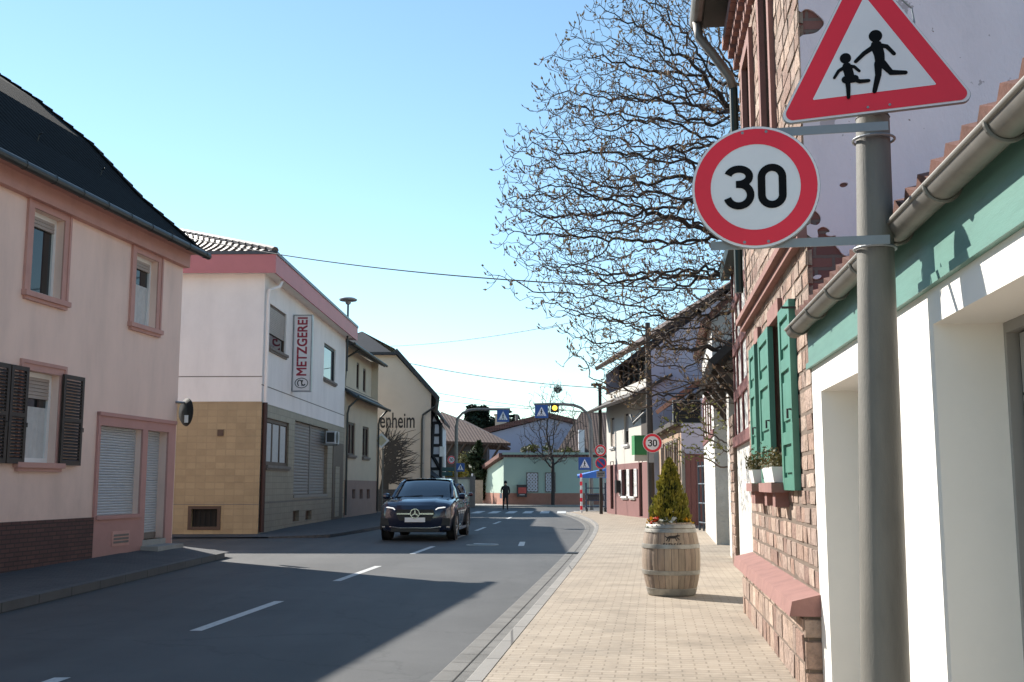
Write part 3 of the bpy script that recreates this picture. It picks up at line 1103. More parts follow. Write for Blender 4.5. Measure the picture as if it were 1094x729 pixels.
m = MB(); zL = G2.px(240, 403)[1]
m.fbox(G2, -.004, 9, -.01, .004, zL, zL + .03); m.fbox(F2, 0, LEN, -.01, .006, zL - .25, zL - .22); m.build('joint_line', M['sill_concrete'], mh)
m = MB(); vh = (1.15, 1.8, .55, 1.1); ya = G2.px(232, 563); yb = G2.px(205, 544)
vh = (ya[0], yb[0], ya[1], yb[1])
wall_mesh(m, G2, -.03, 9, 0.0, zT, [vh], v=.03, depth=.15)
m.fbox(G2, -.03, 9, 0, .035, zT - .02, zT + .02)
m.build('gable_tiling', M['tile_yellow'], mh)
m = MB(); wall_mesh(m, F2, 0, LEN, 0, zT, [wc, wd_] + vg, v=.03, depth=.2)
m.fbox(F2, 0.001, LEN, 0, .032, zT - .02, zT)
m.build('front_tiling', M['tile_grey'], mh)
m = MB(); zj = F2.px(300, 537)[1]; m.fbox(F2, 0, LEN, .03, .045, zj, zj + .05); m.fbox(G2, -.03, 9, .03, .04, zj - .02, zj + .0); m.build('ledge', M['sill_concrete'], mh)
m = MB(); m.fbox(G2, vh[0] - .1, vh[1] + .1, .031, .06, vh[2] - .09, vh[2]); m.fbox(G2, vh[0] - .1, vh[1] + .1, .031, .06, vh[3], vh[3] + .09)
m.fbox(G2, vh[0] - .1, vh[0], .031, .06, vh[2], vh[3]); m.fbox(G2, vh[1], vh[1] + .1, .031, .06, vh[2], vh[3])
vo = m.build('cellar_vent', M['wood_brown'], mh)
m = MB(); m.fbox(G2, vh[0], vh[1], -.14, -.1, vh[2], vh[3])
for k in range(5):
    u = vh[0] + (vh[1] - vh[0]) * (k + .5) / 5
    m.fbox(G2, u - .01, u + .01, -.05, -.03, vh[2], vh[3])
m.build('grille', M['dark_inside'], vo)
for h in vg:
    m = MB(); m.fbox(F2, h[0], h[1], -.15, -.12, h[2], h[3])
    for k in range(3):
        z = h[2] + (h[3] - h[2]) * (k + .5) / 3
        m.fbox(F2, h[0], h[1], -.11, -.09, z - .012, z + .012)
    m.build('cellar_vent', M['wood_brown'], mh)
m = MB(); m.fbox(G2, G2.px(239, 464)[0], G2.px(233, 464)[0], .03, .09, G2.px(236, 466)[1], G2.px(236, 461)[1] + .05); m.build('wall_hook', M['wood_brown'], mh)
# fascia band around the eaves and flat soffit
OV = .38
m = MB()
m.fbox(F2, -OV, LEN + .6, OV, OV + .05, zF0, zF1); m.fbox(G2, -OV - .05, 9, OV, OV + .05, zF0, zF1)
fo = m.build('fascia', M['fascia_pink'], mh)
m = MB(); m.fbox(F2, -OV - .08, LEN + .62, OV - .03, OV + .08, zF1, zF1 + .1); m.fbox(G2, -OV - .08, 9, OV - .03, OV + .08, zF1 + .002, zF1 + .102); m.build('fascia_cap', M['fascia_cap'], fo)
m = MB(); m.fbox(F2, -OV, LEN + .6, -.2, OV, zF0 + .04, zF0 + .1); m.fbox(G2, 0.001, 9, -.2, OV - .001, zF0 + .045, zF0 + .095); m.build('soffit', M['metz_white'], mh)
# hip roof with modelled pantiles on the face towards the camera
m = MB()
def hip_surface(mb, P00, P10, P11, P01, nu, nv, amp=.05):
    """pantile sheet: P00-P10 eave, P01-P11 ridge side"""
    n = (P10 - P00).cross(P01 - P00).normalized()
    if n.z < 0:
        n = -n
    for j in range(nv):
        rows = []
        for t, up in ((j / nv, .055), ((j + 1.0) / nv, 0.0)):
            a, b = P00.lerp(P01, t), P10.lerp(P11, t)
            row = []
            for i in range(nu * 4 + 1):
                s = i / (nu * 4)
                row.append(a.lerp(b, s) + n * (up + amp * (0.5 + 0.5 * math.sin(2 * PI * i / 4))))
            rows.append(row)
        o = len(mb.v)
        w_ = nu * 4 + 1
        mb.add(rows[0] + rows[1] + [p - n * .08 for p in rows[0]], [(i, i + 1, w_ + i + 1, w_ + i) for i in range(w_ - 1)] + [(2 * w_ + i, 2 * w_ + i + 1, i + 1, i) for i in range(w_ - 1)])


zr = zF1 + .06
E0 = G2.pt(-OV, OV, zr); E1 = G2.pt(9, OV, zr)
R0 = Vector((-7.3 - 4.6, 32.6 + 4.6, zr + 1.72)); R1 = E1 + Vector((0, 4.6, 1.72))
hip_surface(m, E0, E1, R1, R0, 38, 16)
ro = m.build('roof', M['tile_clay_dark'], mh)
m = MB(); E2 = F2.pt(LEN + .6, OV, zr)
Rb = Vector((R0.x, E2.y, R0.z))
m.quad(E0, E2, Rb, R0); m.quad(Rb, E2, E2 + Vector((-9.5, 0, 0)), Rb + Vector((-.4, 0, 0))); m.quad(R0, Rb, Rb + Vector((-5.5, 0, -2.3)), R0 + Vector((-5.5, 0, -2.3)))
m.build('roof', M['tile_clay_dark'], mh)
m = MB()
for k in range(16):
    a, b = E0.lerp(R0, k / 16), E0.lerp(R0, (k + 1.1) / 16)
    m.tube([a + Vector((0, 0, .06)), b + Vector((0, 0, .10))], [.13, .10], 8)
m.build('ridge_tiles', M['tile_clay_dark'], ro)
window(F2, wa, mh, M['wood_brown'], M['window_glass'], depth=.12, fw=.08, sill=M['sill_concrete'], blind=.62, blind_mat=M['roller_beige'], sw=.02)
window(F2, wb, mh, M['black'], M['window_glass_bright'], depth=.12, fw=.09, sill=M['sill_concrete'], sw=.02)
window(F2, wc, mh, M['wood_brown'], M['window_glass'], depth=.12, fw=.12, mull=3, sill=M['sill_concrete'], sw=.02, v=.03, curtain=(M['curtain_white'], .0, .9))
mid = (wd_[0] + wd_[1]) / 2
roller(F2, (wd_[0] + .02, mid - .05, wd_[2], wd_[3]), mh, M['roller_taupe'], -.1, slat=.11)
roller(F2, (mid + .05, wd_[1] - .02, wd_[2], wd_[3]), mh, M['roller_taupe'], -.1, slat=.11)
m = MB(); m.fbox(F2, mid - .05, mid + .05, -.16, -.05, wd_[2], wd_[3]); m.fbox(F2, wd_[0], wd_[1], -.16, .06, wd_[2] - .1, wd_[2] - .002); m.build('shop_frame', M['roller_taupe'], mh)
dz0 = (F2.px(356, 470)[0] - .2, LEN - .3, .15, 3.6)
m = MB(); m.fbox(F2, dz0[0], dz0[1], .031, .05, .1, 3.3); do = m.build('door', M['wood_brown'], mh)
m = MB(); m.fbox(F2, dz0[0] + .5, dz0[0] + 1.5, .051, .07, .2, 2.3); m.build('door_panel', M['tile_grey'], do)
# corner downpipe, white above, brown below
m = MB(); m.tube([F2.pt(.9, OV - .05, 8.0), F2.pt(.6, .32, 7.75), F2.pt(.14, .11, 7.55), F2.pt(.12, .1, 7.3), F2.pt(.12, .1, zT)], .055, 8); dp = m.build('downpipe', M['metz_white'], mh)
m = MB(); m.tube([F2.pt(.12, .1, zT), F2.pt(.12, .1, .1)], .075, 8); m.build('pipe_foot', M['brown_pipe'], dp)

# butcher sign: a flat box standing out from the facade, lettered bottom to top
pY = 37.1
px0 = depth_at(313.2, 380, pY); px1 = depth_at(332.3, 380, pY)
zt, zb = depth_at(322, 337, pY).z, depth_at(322, 418, pY).z
surf('sign_white', (0.74, 0.69, 0.70), rough=.4, var=.06)
surf('sign_red', (0.30, 0.018, 0.04), rough=.45, var=.05)
st = thing('shop_sign', 'tall white box sign with dark red vertical METZGEREI lettering above an oval emblem', 'shop sign', (px0.x, pY, zb))
m = MB(); m.box(px0.x, px1.x, pY, pY + .16, zb, zt); m.build('box', M['sign_white'], st)
m = MB()
for (a, b, c, d) in ((px0.x - .02, px0.x + .02, zb - .02, zt + .02), (px1.x - .02, px1.x + .02, zb - .02, zt + .02)):
    m.box(a, b, pY - .012, pY + .18, c, d)
m.box(px0.x + .02, px1.x - .02, pY - .012, pY + .18, zt - .02, zt + .02); m.box(px0.x + .02, px1.x - .02, pY - .012, pY + .18, zb - .02, zb + .02)
m.build('rim', M['grey_metal'], st)
vs, fs = text_mesh('METZGEREI', .46, offset=0.0)
xs = [v.x for v in vs]; lo, hi = min(xs), max(xs)
Lw = (zt - zb) * .765
cx_ = (px0.x + px1.x) / 2
m = MB()
for (q_, sx_, sz_) in ((0, -.011, -.009), (1, .011, .009), (2, -.011, .009), (3, .011, -.009)):
    m.add([Vector((cx_ + .01 - v.y * 1.05 + sx_, pY - .004 - .0006 * q_, zb + (zt - zb) * .205 + (v.x - lo) / (hi - lo) * Lw + sz_)) for v in vs], fs)
m.build('lettering', M['sign_red'], st)
m = MB(); zc_ = zb + .28
pts = arc(cx_, zc_, .22, .17, 0, 360, 30)[:-1]; m.ribbon(pts, .025, pY - .004, closed=True)
m.ribbon(arc(cx_ - .06, zc_, .07, .1, 40, 250, 12), .035, pY - .004); m.ribbon(arc(cx_ + .07, zc_ + .01, .06, .09, 110, 330, 12), .045, pY - .004); m.ribbon([(cx_ + .0, zc_ + .1), (cx_ + .02, zc_ - .1)], .03, pY - .0042)
m.build('emblem', M['black'], st)
m = MB()
for z in (zt - .3, zb + .4):
    m.tube([(px0.x - .25, pY + .08, z), (px0.x, pY + .08, z)], .025, 6)
m.build('bracket', M['grey_metal'], st)
# air conditioner
a0 = F2.px(345, 460); a1 = F2.px(354.5, 476)
at = thing('air_conditioner', 'pale outdoor air conditioner box hung beside the butcher shop shutters', 'air conditioner', F2.pt(a0[0], .03, a1[1]))
AZ = (a1[1] + .0, a0[1] - .02)
m = MB(); m.fbox(F2, a0[0], a0[0] + .9, .12, .5, AZ[0], AZ[1]); ac = m.build('casing', M['roller_grey'], at)
m = MB(); m.fbox(F2, a0[0] - .0035, a0[0] + .002, .16, .46, AZ[0] + .06, AZ[1] - .06); m.build('side_panel', M['dark_metal'], ac)
m = MB(); m.lathe([(.24, 0), (.24, .012), (.2, .014), (.2, .004)], 20, F2.pt(a0[0] + .38, .5, (AZ[0] + AZ[1]) / 2), F2.n); m.build('fan_grille', M['dark_metal'], at)
m = MB(); m.fbox(F2, a0[0] + .1, a0[0] + .14, .03, .48, AZ[0] - .06, AZ[0] - .003); m.fbox(F2, a0[0] + .7, a0[0] + .74, .03, .48, AZ[0] - .06, AZ[0] - .003); m.build('bracket', M['grey_metal'], at)

# siren on a mast behind the roof
s = depth_at(372, 320, 47)
t = thing('siren', 'mushroom shaped roof siren on a thin mast behind the pink fascia', 'siren', (s.x, s.y, s.z - 2.6))
m = MB(); m.tube([(s.x, s.y, s.z - 3.2), (s.x, s.y, s.z)], .045, 8); m.build('mast', M['dark_metal'], t)
m = MB(); m.lathe([(.1, -.22), (.14, -.1), (.38, -.06), (.40, 0), (.28, .06), (.05, .09)], 20, s); m.build('horn', M['grey_metal'], t)

# ---------------- beige house with narrow windows
surf('beige_plaster', (0.60, 0.51, 0.39), var=.08, scale=1, bump=.2, dirt=(1.5, 4.5, (.36, .29, .22), .3))
surf('plinth_pinkish', (0.30, 0.20, 0.165), var=.12, scale=2)
surf('slate_dark', (0.028, 0.03, 0.034), rough=.6, var=.35, scale=8)
surf('soffit_wood', (0.055, 0.042, 0.035), rough=.7, var=.2)
o3 = F2.pt(LEN + .15, 0, 0)
F3 = Fac((o3.x, o3.y), (0.045, 1.0), 1)
L3 = F3.px(402.5, 500)[0]
bh = thing('beige_house', 'narrow beige house with pinkish plinth and dark slate dormer between butcher house and gable', 'house', F3.pt(L3 / 2, -4, 0))
zl = F3.px(372, 400)[1]
zu = 7.95
pz3 = F3.px(385, 514)[1]
w1 = hp(F3, 372, 450.5, 379.5, 486); w2 = hp(F3, 387.5, 457, 394, 489); w2 = (w2[0], w2[1], w1[2], w1[3])
lows = [(F3.px(a, 528)[0], F3.px(b, 528)[0], F3.px(a, 533)[1], F3.px(a, 523)[1]) for a, b in ((375.5, 379), (383.5, 387), (391, 394.5))]
m = MB(); wall_mesh(m, F3, 0, L3, pz3, 5.9, [w1, w2], depth=.18)
m.quad(F3.pt(L3, 0, 0), F3.pt(L3, -8, 0), F3.pt(L3, -8, 8), F3.pt(L3, 0, 8)); m.quad(F3.pt(0, 0, 0), F3.pt(0, -8, 0), F3.pt(0, -8, 8), F3.pt(0, 0, 8))
u_d = F3.px(380.5, 390)[0] ; u_e = F3.px(394.5, 400)[0]
wu = [(F3.px(380.5, 390, -.35)[0] + .15, F3.px(384, 390, -.35)[0], 6.2, 7.5), (F3.px(388, 400, -.35)[0], F3.px(391, 400, -.35)[0], 6.2, 7.4)]
wall_mesh(m, F3, 0.0, L3, 5.5, zu, wu, v=-.35, depth=.15)
m.build('wall', M['beige_plaster'], bh)
m = MB(); wall_mesh(m, F3, 0, L3, 0, pz3, lows, v=.03, depth=.15); m.fbox(F3, 0, L3, 0, .032, pz3 - .02, pz3 + .02); m.build('plinth', M['plinth_pinkish'], bh)
for h in lows:
    m = MB(); m.fbox(F3, h[0], h[1], -.12, -.1, h[2], h[3]); m.fbox(F3, (h[0] + h[1]) / 2 - .02, (h[0] + h[1]) / 2 + .02, -.1, -.08, h[2], h[3]); m.build('cellar_window', M['brown_pipe'], bh)
for W in (w1, w2):
    window(F3, W, bh, M['brown_pipe'], M['window_glass'], depth=.12, fw=.09, mull=2, sill=M['sill_concrete'], surround=None, sw=.03)
for W in wu:
    window(F3, W, bh, M['brown_pipe'], M['window_glass'], v=-.35, depth=.1, fw=.09, sw=.02)
# skirt roof over the ground floor and the upper roof
m = MB(); slab(m, [F3.pt(-.1, .55, 5.45), F3.pt(L3 + .3, .55, 5.45), F3.pt(L3 + .3, -.36, 6.1), F3.pt(-.1, -.36, 6.1)], .1); m.build('skirt_roof', M['slate_dark'], bh)
m = MB(); m.tube([F3.pt(-.1, .6, 5.42), F3.pt(L3 + .3, .6, 5.42)], .07, 8); m.tube([F3.pt(.35, .55, 5.4), F3.pt(.2, .15, 5.0), F3.pt(.2, .08, 4.7), F3.pt(.2, .08, .2)], .05, 8)
m.tube([F3.pt(L3 - .2, .55, 5.4), F3.pt(L3 - .1, .15, 5.0), F3.pt(L3 - .1, .08, 4.7), F3.pt(L3 - .1, .08, .2)], .05, 8); m.build('gutter', M['gutter_dark'], bh)
m = MB(); slab(m, [F3.pt(-.2, .35, zu - .1), F3.pt(L3 + .3, .35, zu - .1), F3.pt(L3 + .3, -4.2, zu + 2.2), F3.pt(-.2, -4.2, zu + 2.2)], .14)
slab(m, [F3.pt(-.2, -4.2, zu + 2.2), F3.pt(L3 + .3, -4.2, zu + 2.2), F3.pt(L3 + .3, -8.6, zu - .1), F3.pt(-.2, -8.6, zu - .1)], .14)
ro = m.build('roof', M['slate_dark'], bh)
m = MB(); m.tube([F3.pt(-.2, .4, zu - .16), F3.pt(L3 + .3, .4, zu - .16)], .07, 8); m.tube([F3.pt(1.4, .4, zu - .2), F3.pt(1.2, -.2, zu - .6), F3.pt(1.2, -.28, 6.0)], .05, 8); m.build('gutter', M['gutter_dark'], ro)
m = MB(); m.fbox(F3, 0.02, .9, -.36, -.3, 5.9, zu - .1); m.build('slate_panel', M['slate_dark'], bh)

# ---------------- big gable with painted tree and lettering
surf('gable_plaster', (0.56, 0.49, 0.41), var=.07, scale=.8, bump=.2)
gy = 61.0
surf('mural_black', (0.045, 0.042, 0.04), rough=.85, var=.3)
def gp(px, py, v=0.0):
    q = depth_at(px, py, gy - v)
    return q
gh = thing('gable_house', 'big beige gable with a painted tree and black lettering over the street', 'house', (-7, gy, 0))
A_ = gp(421.5, 378); B_ = gp(462, 419); T0 = gp(394, 376)
xr = gp(460, 480).x
xl = xr - 8.6
poly = [(xl, 0), (xr, 0), (xr, B_.z - .1), (A_.x, A_.z), (xl + (xr - A_.x), A_.z), (xl, B_.z - .1)]
m = MB(); m.prism([(x, gy, z) for x, z in poly], (-1.1, 14, 0)); m.build('wall', M['gable_plaster'], gh)
m = MB()
for (a, b) in (((xr + .35, B_.z - .45), (A_.x, A_.z + .12)), ((xl + (xr - A_.x), A_.z + .12), (xl - .35, B_.z - .45))):
    dxz = Vector((b[0] - a[0], 0, b[1] - a[1])).normalized(); nn = Vector((-dxz.z, 0, dxz.x))
    if nn.z < 0: nn = -nn
    m.prism([(a[0], gy - .3, a[1]), (b[0], gy - .3, b[1]), (b[0] + nn.x * .22, gy - .3, b[1] + nn.z * .22), (a[0] + nn.x * .22, gy - .3, a[1] + nn.z * .22)], (-1.12, 14.6, 0))
xa, xb = A_.x, xl + (xr - A_.x)
xm = (xa + xb) / 2
m.add([(xa + .1, gy - .36, A_.z - .12), (xb - .1, gy - .36, A_.z - .12), (xm, gy + 2.2, A_.z + 1.6)], [(0, 1, 2)])
m.box(xb - .15, xa + .15, gy - .32, gy + .4, A_.z - .08, A_.z + .06)
m.add([(xa, gy + .0, A_.z + .3), (xm, gy + 2.2, A_.z + 1.6), (xm, gy + 12, A_.z + 1.6), (xa, gy + 14, A_.z + .3)], [(0, 1, 2, 3)])
m.add([(xb, gy + .0, A_.z + .3), (xm, gy + 2.2, A_.z + 1.6), (xm, gy + 12, A_.z + 1.6), (xb, gy + 14, A_.z + .3)], [(0, 1, 2, 3)])
m.build('roof', M['slate_dark'], gh)
m = MB(); m.tube([(xr + .38, gy - .35, B_.z - .5), (xr - .72, gy + 14, B_.z - .5)], .08, 8); m.tube([(xr + .36, gy - .2, B_.z - .5), (xr + .3, gy - .2, B_.z - .8), (xr - .45, gy - .1, B_.z - 1.3), (xr - .5, gy - .07, B_.z - 1.6), (xr - .5, gy - .07, .1)], .055, 8); m.build('gutter', M['gutter_dark'], gh)
m = MB(); zp = gp(430, 523).z; m.box(xl, xr + .02, gy - .05, gy, 0, zp); m.build('plinth', M['pavers_grey'], gh)
# lettering
vs, fs = text_mesh('enheim', 1.0, offset=.012)
xs = [v.x for v in vs]; lo, hi = min(xs), max(xs)
qa, qb = gp(406, 452), gp(443, 452)
zt_, zb_ = gp(425, 441).z, gp(425, 457.5).z
ys = [v.y for v in vs]; yl, yh = min(ys), max(ys)
m = MB(); m.add([Vector((qa.x + (v.x - lo) / (hi - lo) * (qb.x - qa.x), gy - .012, zb_ + (v.y - yl) / (yh - yl) * (zt_ - zb_))) for v in vs], fs); m.build('lettering', M['mural_black'], gh)
# painted tree: flat brush strokes on the wall
m = MB(); rnd = random.Random(3)
def pstroke(pts, w0, w1, y):
    n_ = len(pts)
    m.ribbon(pts, [w0 + (w1 - w0) * i / (n_ - 1) for i in range(n_)], y)
q0 = gp(409, 540); qt = gp(411, 500)
pstroke([(q0.x, .4), (q0.x + .05, qt.z - 1.2), (qt.x + .12, qt.z)], .75, .3, gy - .010)
for k in range(230):
    a = rnd.uniform(.05, 1.0) ** .8
    ang = R(rnd.uniform(-14, 108))
    ln = rnd.uniform(.4, 2.0) * (1.0 if ang < R(60) else .75)
    cx0 = qt.x + rnd.uniform(-.15, .5); cz0 = qt.z + rnd.uniform(-.9, 1.5)
    pts = [(cx0, cz0)]
    for s_ in range(5):
        ang += rnd.uniform(-.35, .35)
        px_, pz_ = pts[-1]
        pts.append((px_ + math.cos(ang) * ln / 5, pz_ + math.sin(ang) * ln / 5))
    pstroke(pts, rnd.uniform(.03, .1), .015, gy - .0102 - k * .00002)
m.build('mural', M['mural_black'], gh)
# climbing shrub and priority sign in front of it
t = thing('priority_sign', 'white edged yellow diamond priority sign on a thin grey post beside the beige house', 'road sign', depth_at(408, 545, 56.5))
b = depth_at(408, 546, 56.5); c = depth_at(407.5, 471, 56.5)
m = MB(); m.tube([(b.x, b.y, .08), (b.x, b.y, c.z + .45)], .035, 8); m.build('post', M['zinc'], t)
surf('sign_yellow', (0.62, 0.55, 0.36), rough=.5); 
m = MB(); r_ = .42; m.prism([(c.x - r_, b.y - .05, c.z), (c.x, b.y - .05, c.z - r_), (c.x + r_, b.y - .05, c.z), (c.x, b.y - .05, c.z + r_)], (0, .012, 0)); po = m.build('plate', M['white_paint'], t)
m = MB(); r_ = .28; m.poly([(c.x - r_, c.z), (c.x, c.z - r_), (c.x + r_, c.z), (c.x, c.z + r_)], b.y - .053); m.build('sign_face', M['sign_yellow'], po)

# ================================================================== RIGHT SIDE
surf('garage_white', (0.84, 0.81, 0.755), var=0.05, scale=1.2, bump=0.18, bscale=70, bdist=.003, dirt=(0.0, 2.0, (.55, .52, .47), .22))
surf('teal_board', (0.115, 0.24, 0.20), rough=0.5, var=0.12, scale=3, uvstretch=(6, 1, 9), bump=.1, bscale=20)
surf('shutter_green', (0.075, 0.22, 0.16), rough=0.45, var=0.14, scale=5, bump=.1, bscale=30)
surf('tile_clay', (0.17, 0.075, 0.055), rough=0.8, var=0.4, scale=6, bump=.3)
surf('shade_tinted_plaster', (0.80, 0.69, 0.735), var=0.16, scale=1.1, bump=0.7, bscale=26, bdist=.008, uvstretch=(1.6, 1.6, .7))  # white plaster with the lilac of sky shade put into its colour
surf('sandstone', (0.78, 0.78, 0.78), var=0.45, scale=16.0, rough=0.9, bump=1.0, bscale=26, bdist=.022, attr=True)
surf('stone_mortar', (0.16, 0.12, 0.092), var=.25, scale=6, rough=.95, bump=.8, bscale=40)
surf('sandstone_red', (0.27, 0.138, 0.118), var=.2, scale=5, rough=.85, bump=.45, bscale=45)
surf('beam_red', (0.145, 0.045, 0.042), var=.3, scale=5, rough=.75, bump=.4, bscale=30)
surf('soffit_dark', (0.022, 0.028, 0.025), rough=.6, var=.2)
surf('soffit_green', (0.012, 0.032, 0.030), rough=.5, var=.2)
surf('garage_door', (0.30, 0.29, 0.275), rough=.45, var=.06)
surf('plaster_rough', (0.64, 0.625, 0.59), var=0.16, scale=2.6, rough=.9, bump=1.0, bscale=9, bdist=.05, dirt=(0.0, 1.6, (.45, .40, .33), .55))

def specks(name, col, scale, lo):
    m = M[name]; t = m.node_tree; p = t.nodes['Principled BSDF']; L = t.links.new
    src = p.inputs['Base Color'].links[0].from_socket
    geo = _n(t, 'ShaderNodeNewGeometry')
    n = _n(t, 'ShaderNodeTexNoise', Scale=scale, Detail=5.0, Roughness=.62)
    L(geo.outputs['Position'], n.inputs['Vector'])
    f = ramp(t, n.outputs[0], [(lo, (0, 0, 0)), (lo + .012, (1, 1, 1)), (1, (1, 1, 1))])
    mx = _n(t, 'ShaderNodeMix', data_type='RGBA')
    L(f, mx.inputs[0]); L(src, mx.inputs[6]); mx.inputs[7].default_value = (*col, 1)
    L(mx.outputs[2], p.inputs['Base Color'])


specks('shade_tinted_plaster', (0.26, 0.17, 0.16), 11.0, .70)
specks('shade_tinted_plaster', (0.48, 0.40, 0.42), 3.1, .64)
RD = (0.1422, 1.0)
SD = (0.124, 1.0)
FS = Fac((2.13, 7.6), SD, -1)           # the stone house, u away from the camera
GD = (-0.1146, -1.0)
FG = Fac((2.124, 7.6), GD, 1)            # the garage, u towards the camera
if FG.n.x > 0: FG.n = -FG.n
if FS.n.x > 0: FS.n = -FS.n

# ---------------- garage
ga = thing('garage', 'white garage with teal eaves board and grey gutter behind the large sign post, right edge', 'garage', FG.pt(3.5, -3, 0))
o1 = (0.37, 2.15, 0.1, 2.13); o2 = (3.16, 5.9, 0.1, 2.17); o3 = (7.0, 9.7, .1, 2.17)
zTop = 2.37
m = MB()
wall_mesh(m, FG, 0.015, 12, 0.0, zTop, [o1, o2, o3], v=0.0, depth=.36)
m.quad(FG.pt(12, 0, 0), FG.pt(12, -6, 0), FG.pt(12, -6, zTop), FG.pt(12, 0, zTop))
m.quad(FG.pt(0.015, -.38, 0), FG.pt(12, -.38, 0), FG.pt(12, -.38, zTop), FG.pt(0.015, -.38, zTop))
m.build('wall', M['garage_white'], ga)
for o_, nm in ((o1, 'garage_door'), (o2, 'garage_door'), (o3, 'garage_door')):
    a, b, c, d = o_
    m = MB(); nP = 8
    hgt = (d - .05 - c) / nP
    for k in range(nP):
        z = c + k * hgt
        m.fbox(FG, a + .09, b - .09, -0.352, -0.312, z + .006, z + hgt - .006)
        m.fbox(FG, a + .09, b - .09, -0.352, -0.325, z - .006, z + .006)
    do = m.build(nm, M['garage_door'], ga)
    m = MB(); m.fbox(FG, a, a + .03, -0.352, -0.280, c, d - .045); m.fbox(FG, b - .03, b, -0.352, -0.280, c, d - .045); m.fbox(FG, a, b, -0.352, -0.280, d - .045, d - .001)
    f = m.build('door_frame', M['garage_door'], do)
    for (q0, q1) in ((a + .03, a + .09), (b - .09, b - .03)):
        m = MB(); m.fbox(FG, q0, q1, -0.354, -0.330, c, d - .05); m.build('seal', M['black'], do)
# teal eaves board with a lower lip
m = MB(); m.fbox(FG, -.03, 12, -.05, .012, zTop - .03, 2.635); m.fbox(FG, -.04, 12, .0, .03, zTop - .05, zTop - .01)
fb = m.build('eaves_board', M['teal_board'], ga)
m = MB(); m.fbox(FG, -.02, 12, .013, .05, 2.62, 2.655); m.build('soffit', M['soffit_dark'], fb)
# half-round gutter, open above, with straps
m = MB()
gv, gz, gr = .085, 2.625, .062
N_ = 14
NS = 60
pts = []
for i in range(NS + 1):
    u = -.16 + 12.1 * i / NS
    for k in range(N_ + 1):
        an = PI + PI * k / N_
        pts.append(FG.pt(u, gv + gr * math.cos(an), gz + gr * math.sin(an)))
m.add(pts, [(i * (N_ + 1) + k, i * (N_ + 1) + k + 1, (i + 1) * (N_ + 1) + k + 1, (i + 1) * (N_ + 1) + k) for i in range(NS) for k in range(N_)])
m.add([FG.pt(-.16, gv + gr * math.cos(PI + PI * k / N_), gz + gr * math.sin(PI + PI * k / N_)) for k in range(N_ + 1)], [tuple(range(N_ + 1))])
m.tube([FG.pt(-.16, gv + gr, gz), FG.pt(11.9, gv + gr, gz)], .011, 8)
go = m.build('gutter', M['zinc'], ga, smooth=True, recalc=False)
for i in range(11):
    u = .1 + i * .72
    m = MB()
    m.tube([FG.pt(u, gv + (gr + .006) * math.cos(PI + PI * k / 12), gz + (gr + .006) * math.sin(PI + PI * k / 12)) for k in range(13)], .0085, 6)
    m.tube([FG.pt(u, gv + gr, gz), FG.pt(u, gv + gr - .04, gz + .02), FG.pt(u, gv - gr, gz + .03)], .006, 5)
    m.build('gutter_strap', M['zinc'], go)
# pantile roof rising away from the street
m = MB()
hip_surface(m, FG.pt(-.06, .06, 2.655), FG.pt(12, .06, 2.655), FG.pt(12, -3.4, 4.05), FG.pt(-.06, -3.4, 4.05), 60, 12, amp=.045)
# the short dark undersides of the eave tiles are part of the same sheet
m.build('roof', M['tile_clay'], ga)

# ---------------- stone house
sh = thing('stone_house', 'red sandstone house with green shutters, white plastered side wall coloured lilac for shade and stone plinth behind the garage', 'house', FS.pt(3, -4, 0))
UE = 4.75
ZE = 7.0
rs = random.Random(11)


def ashlar(mb, F, u0, u1, z0, z1, holes, v0=0.0, rh=(.12, .19), bl=(.16, .40), relief=.013):
    z = z0
    base = [(.44, .295, .225), (.39, .25, .19), (.50, .36, .28), (.33, .21, .165), (.45, .325, .26), (.56, .42, .335), (.40, .29, .235)]
    while z < z1 - .04:
        h = rs.uniform(*rh)
        if z + h > z1 - .06:
            h = z1 - z
        cuts = [u0, u1]
        segs = [(u0, u1)]
        for q in holes:
            if q[2] < z + h - .02 and q[3] > z + .02:
                ns = []
                for a, b in segs:
                    if q[0] > a and q[1] < b: ns += [(a, q[0]), (q[1], b)]
                    elif q[0] <= a < q[1] < b: ns.append((q[1], b))
                    elif a < q[0] < b <= q[1]: ns.append((a, q[0]))
                    elif q[1] <= a or q[0] >= b: ns.append((a, b))
                segs = ns
        for a, b in segs:
            u = a
            while u < b - 1e-4:
                l = rs.uniform(*bl)
                if u + l > b - .14:
                    l = b - u
                j = .007
                r = v0 + rs.uniform(.004, relief)
                bv = rs.uniform(.005, .011)
                p0 = [F.pt(u + j, v0 - .03, z + j), F.pt(u + l - j, v0 - .03, z + j), F.pt(u + l - j, v0 - .03, z + h - j), F.pt(u + j, v0 - .03, z + h - j)]
                jit = lambda: rs.uniform(-.004, .004)
                p1 = [F.pt(u + j + bv + jit(), r + jit(), z + j + bv + jit()), F.pt(u + l - j - bv + jit(), r + jit(), z + j + bv + jit()), F.pt(u + l - j - bv + jit(), r + jit(), z + h - j - bv + jit()), F.pt(u + j + bv + jit(), r + jit(), z + h - j - bv + jit())]
                c = rs.choice(base); f = rs.uniform(.82, 1.15)
                mb.cur = tuple(x * f for x in c)
                cmid = (p1[0] + p1[1] + p1[2] + p1[3]) / 4 + F.n * rs.uniform(-.002, .007)
                mb.add(p0 + p1 + [cmid], [(0, 1, 5, 4), (1, 2, 6, 5), (2, 3, 7, 6), (3, 0, 4, 7), (4, 5, 8), (5, 6, 8), (6, 7, 8), (7, 4, 8)])
                u += l
        z += h
    mb.cur = None


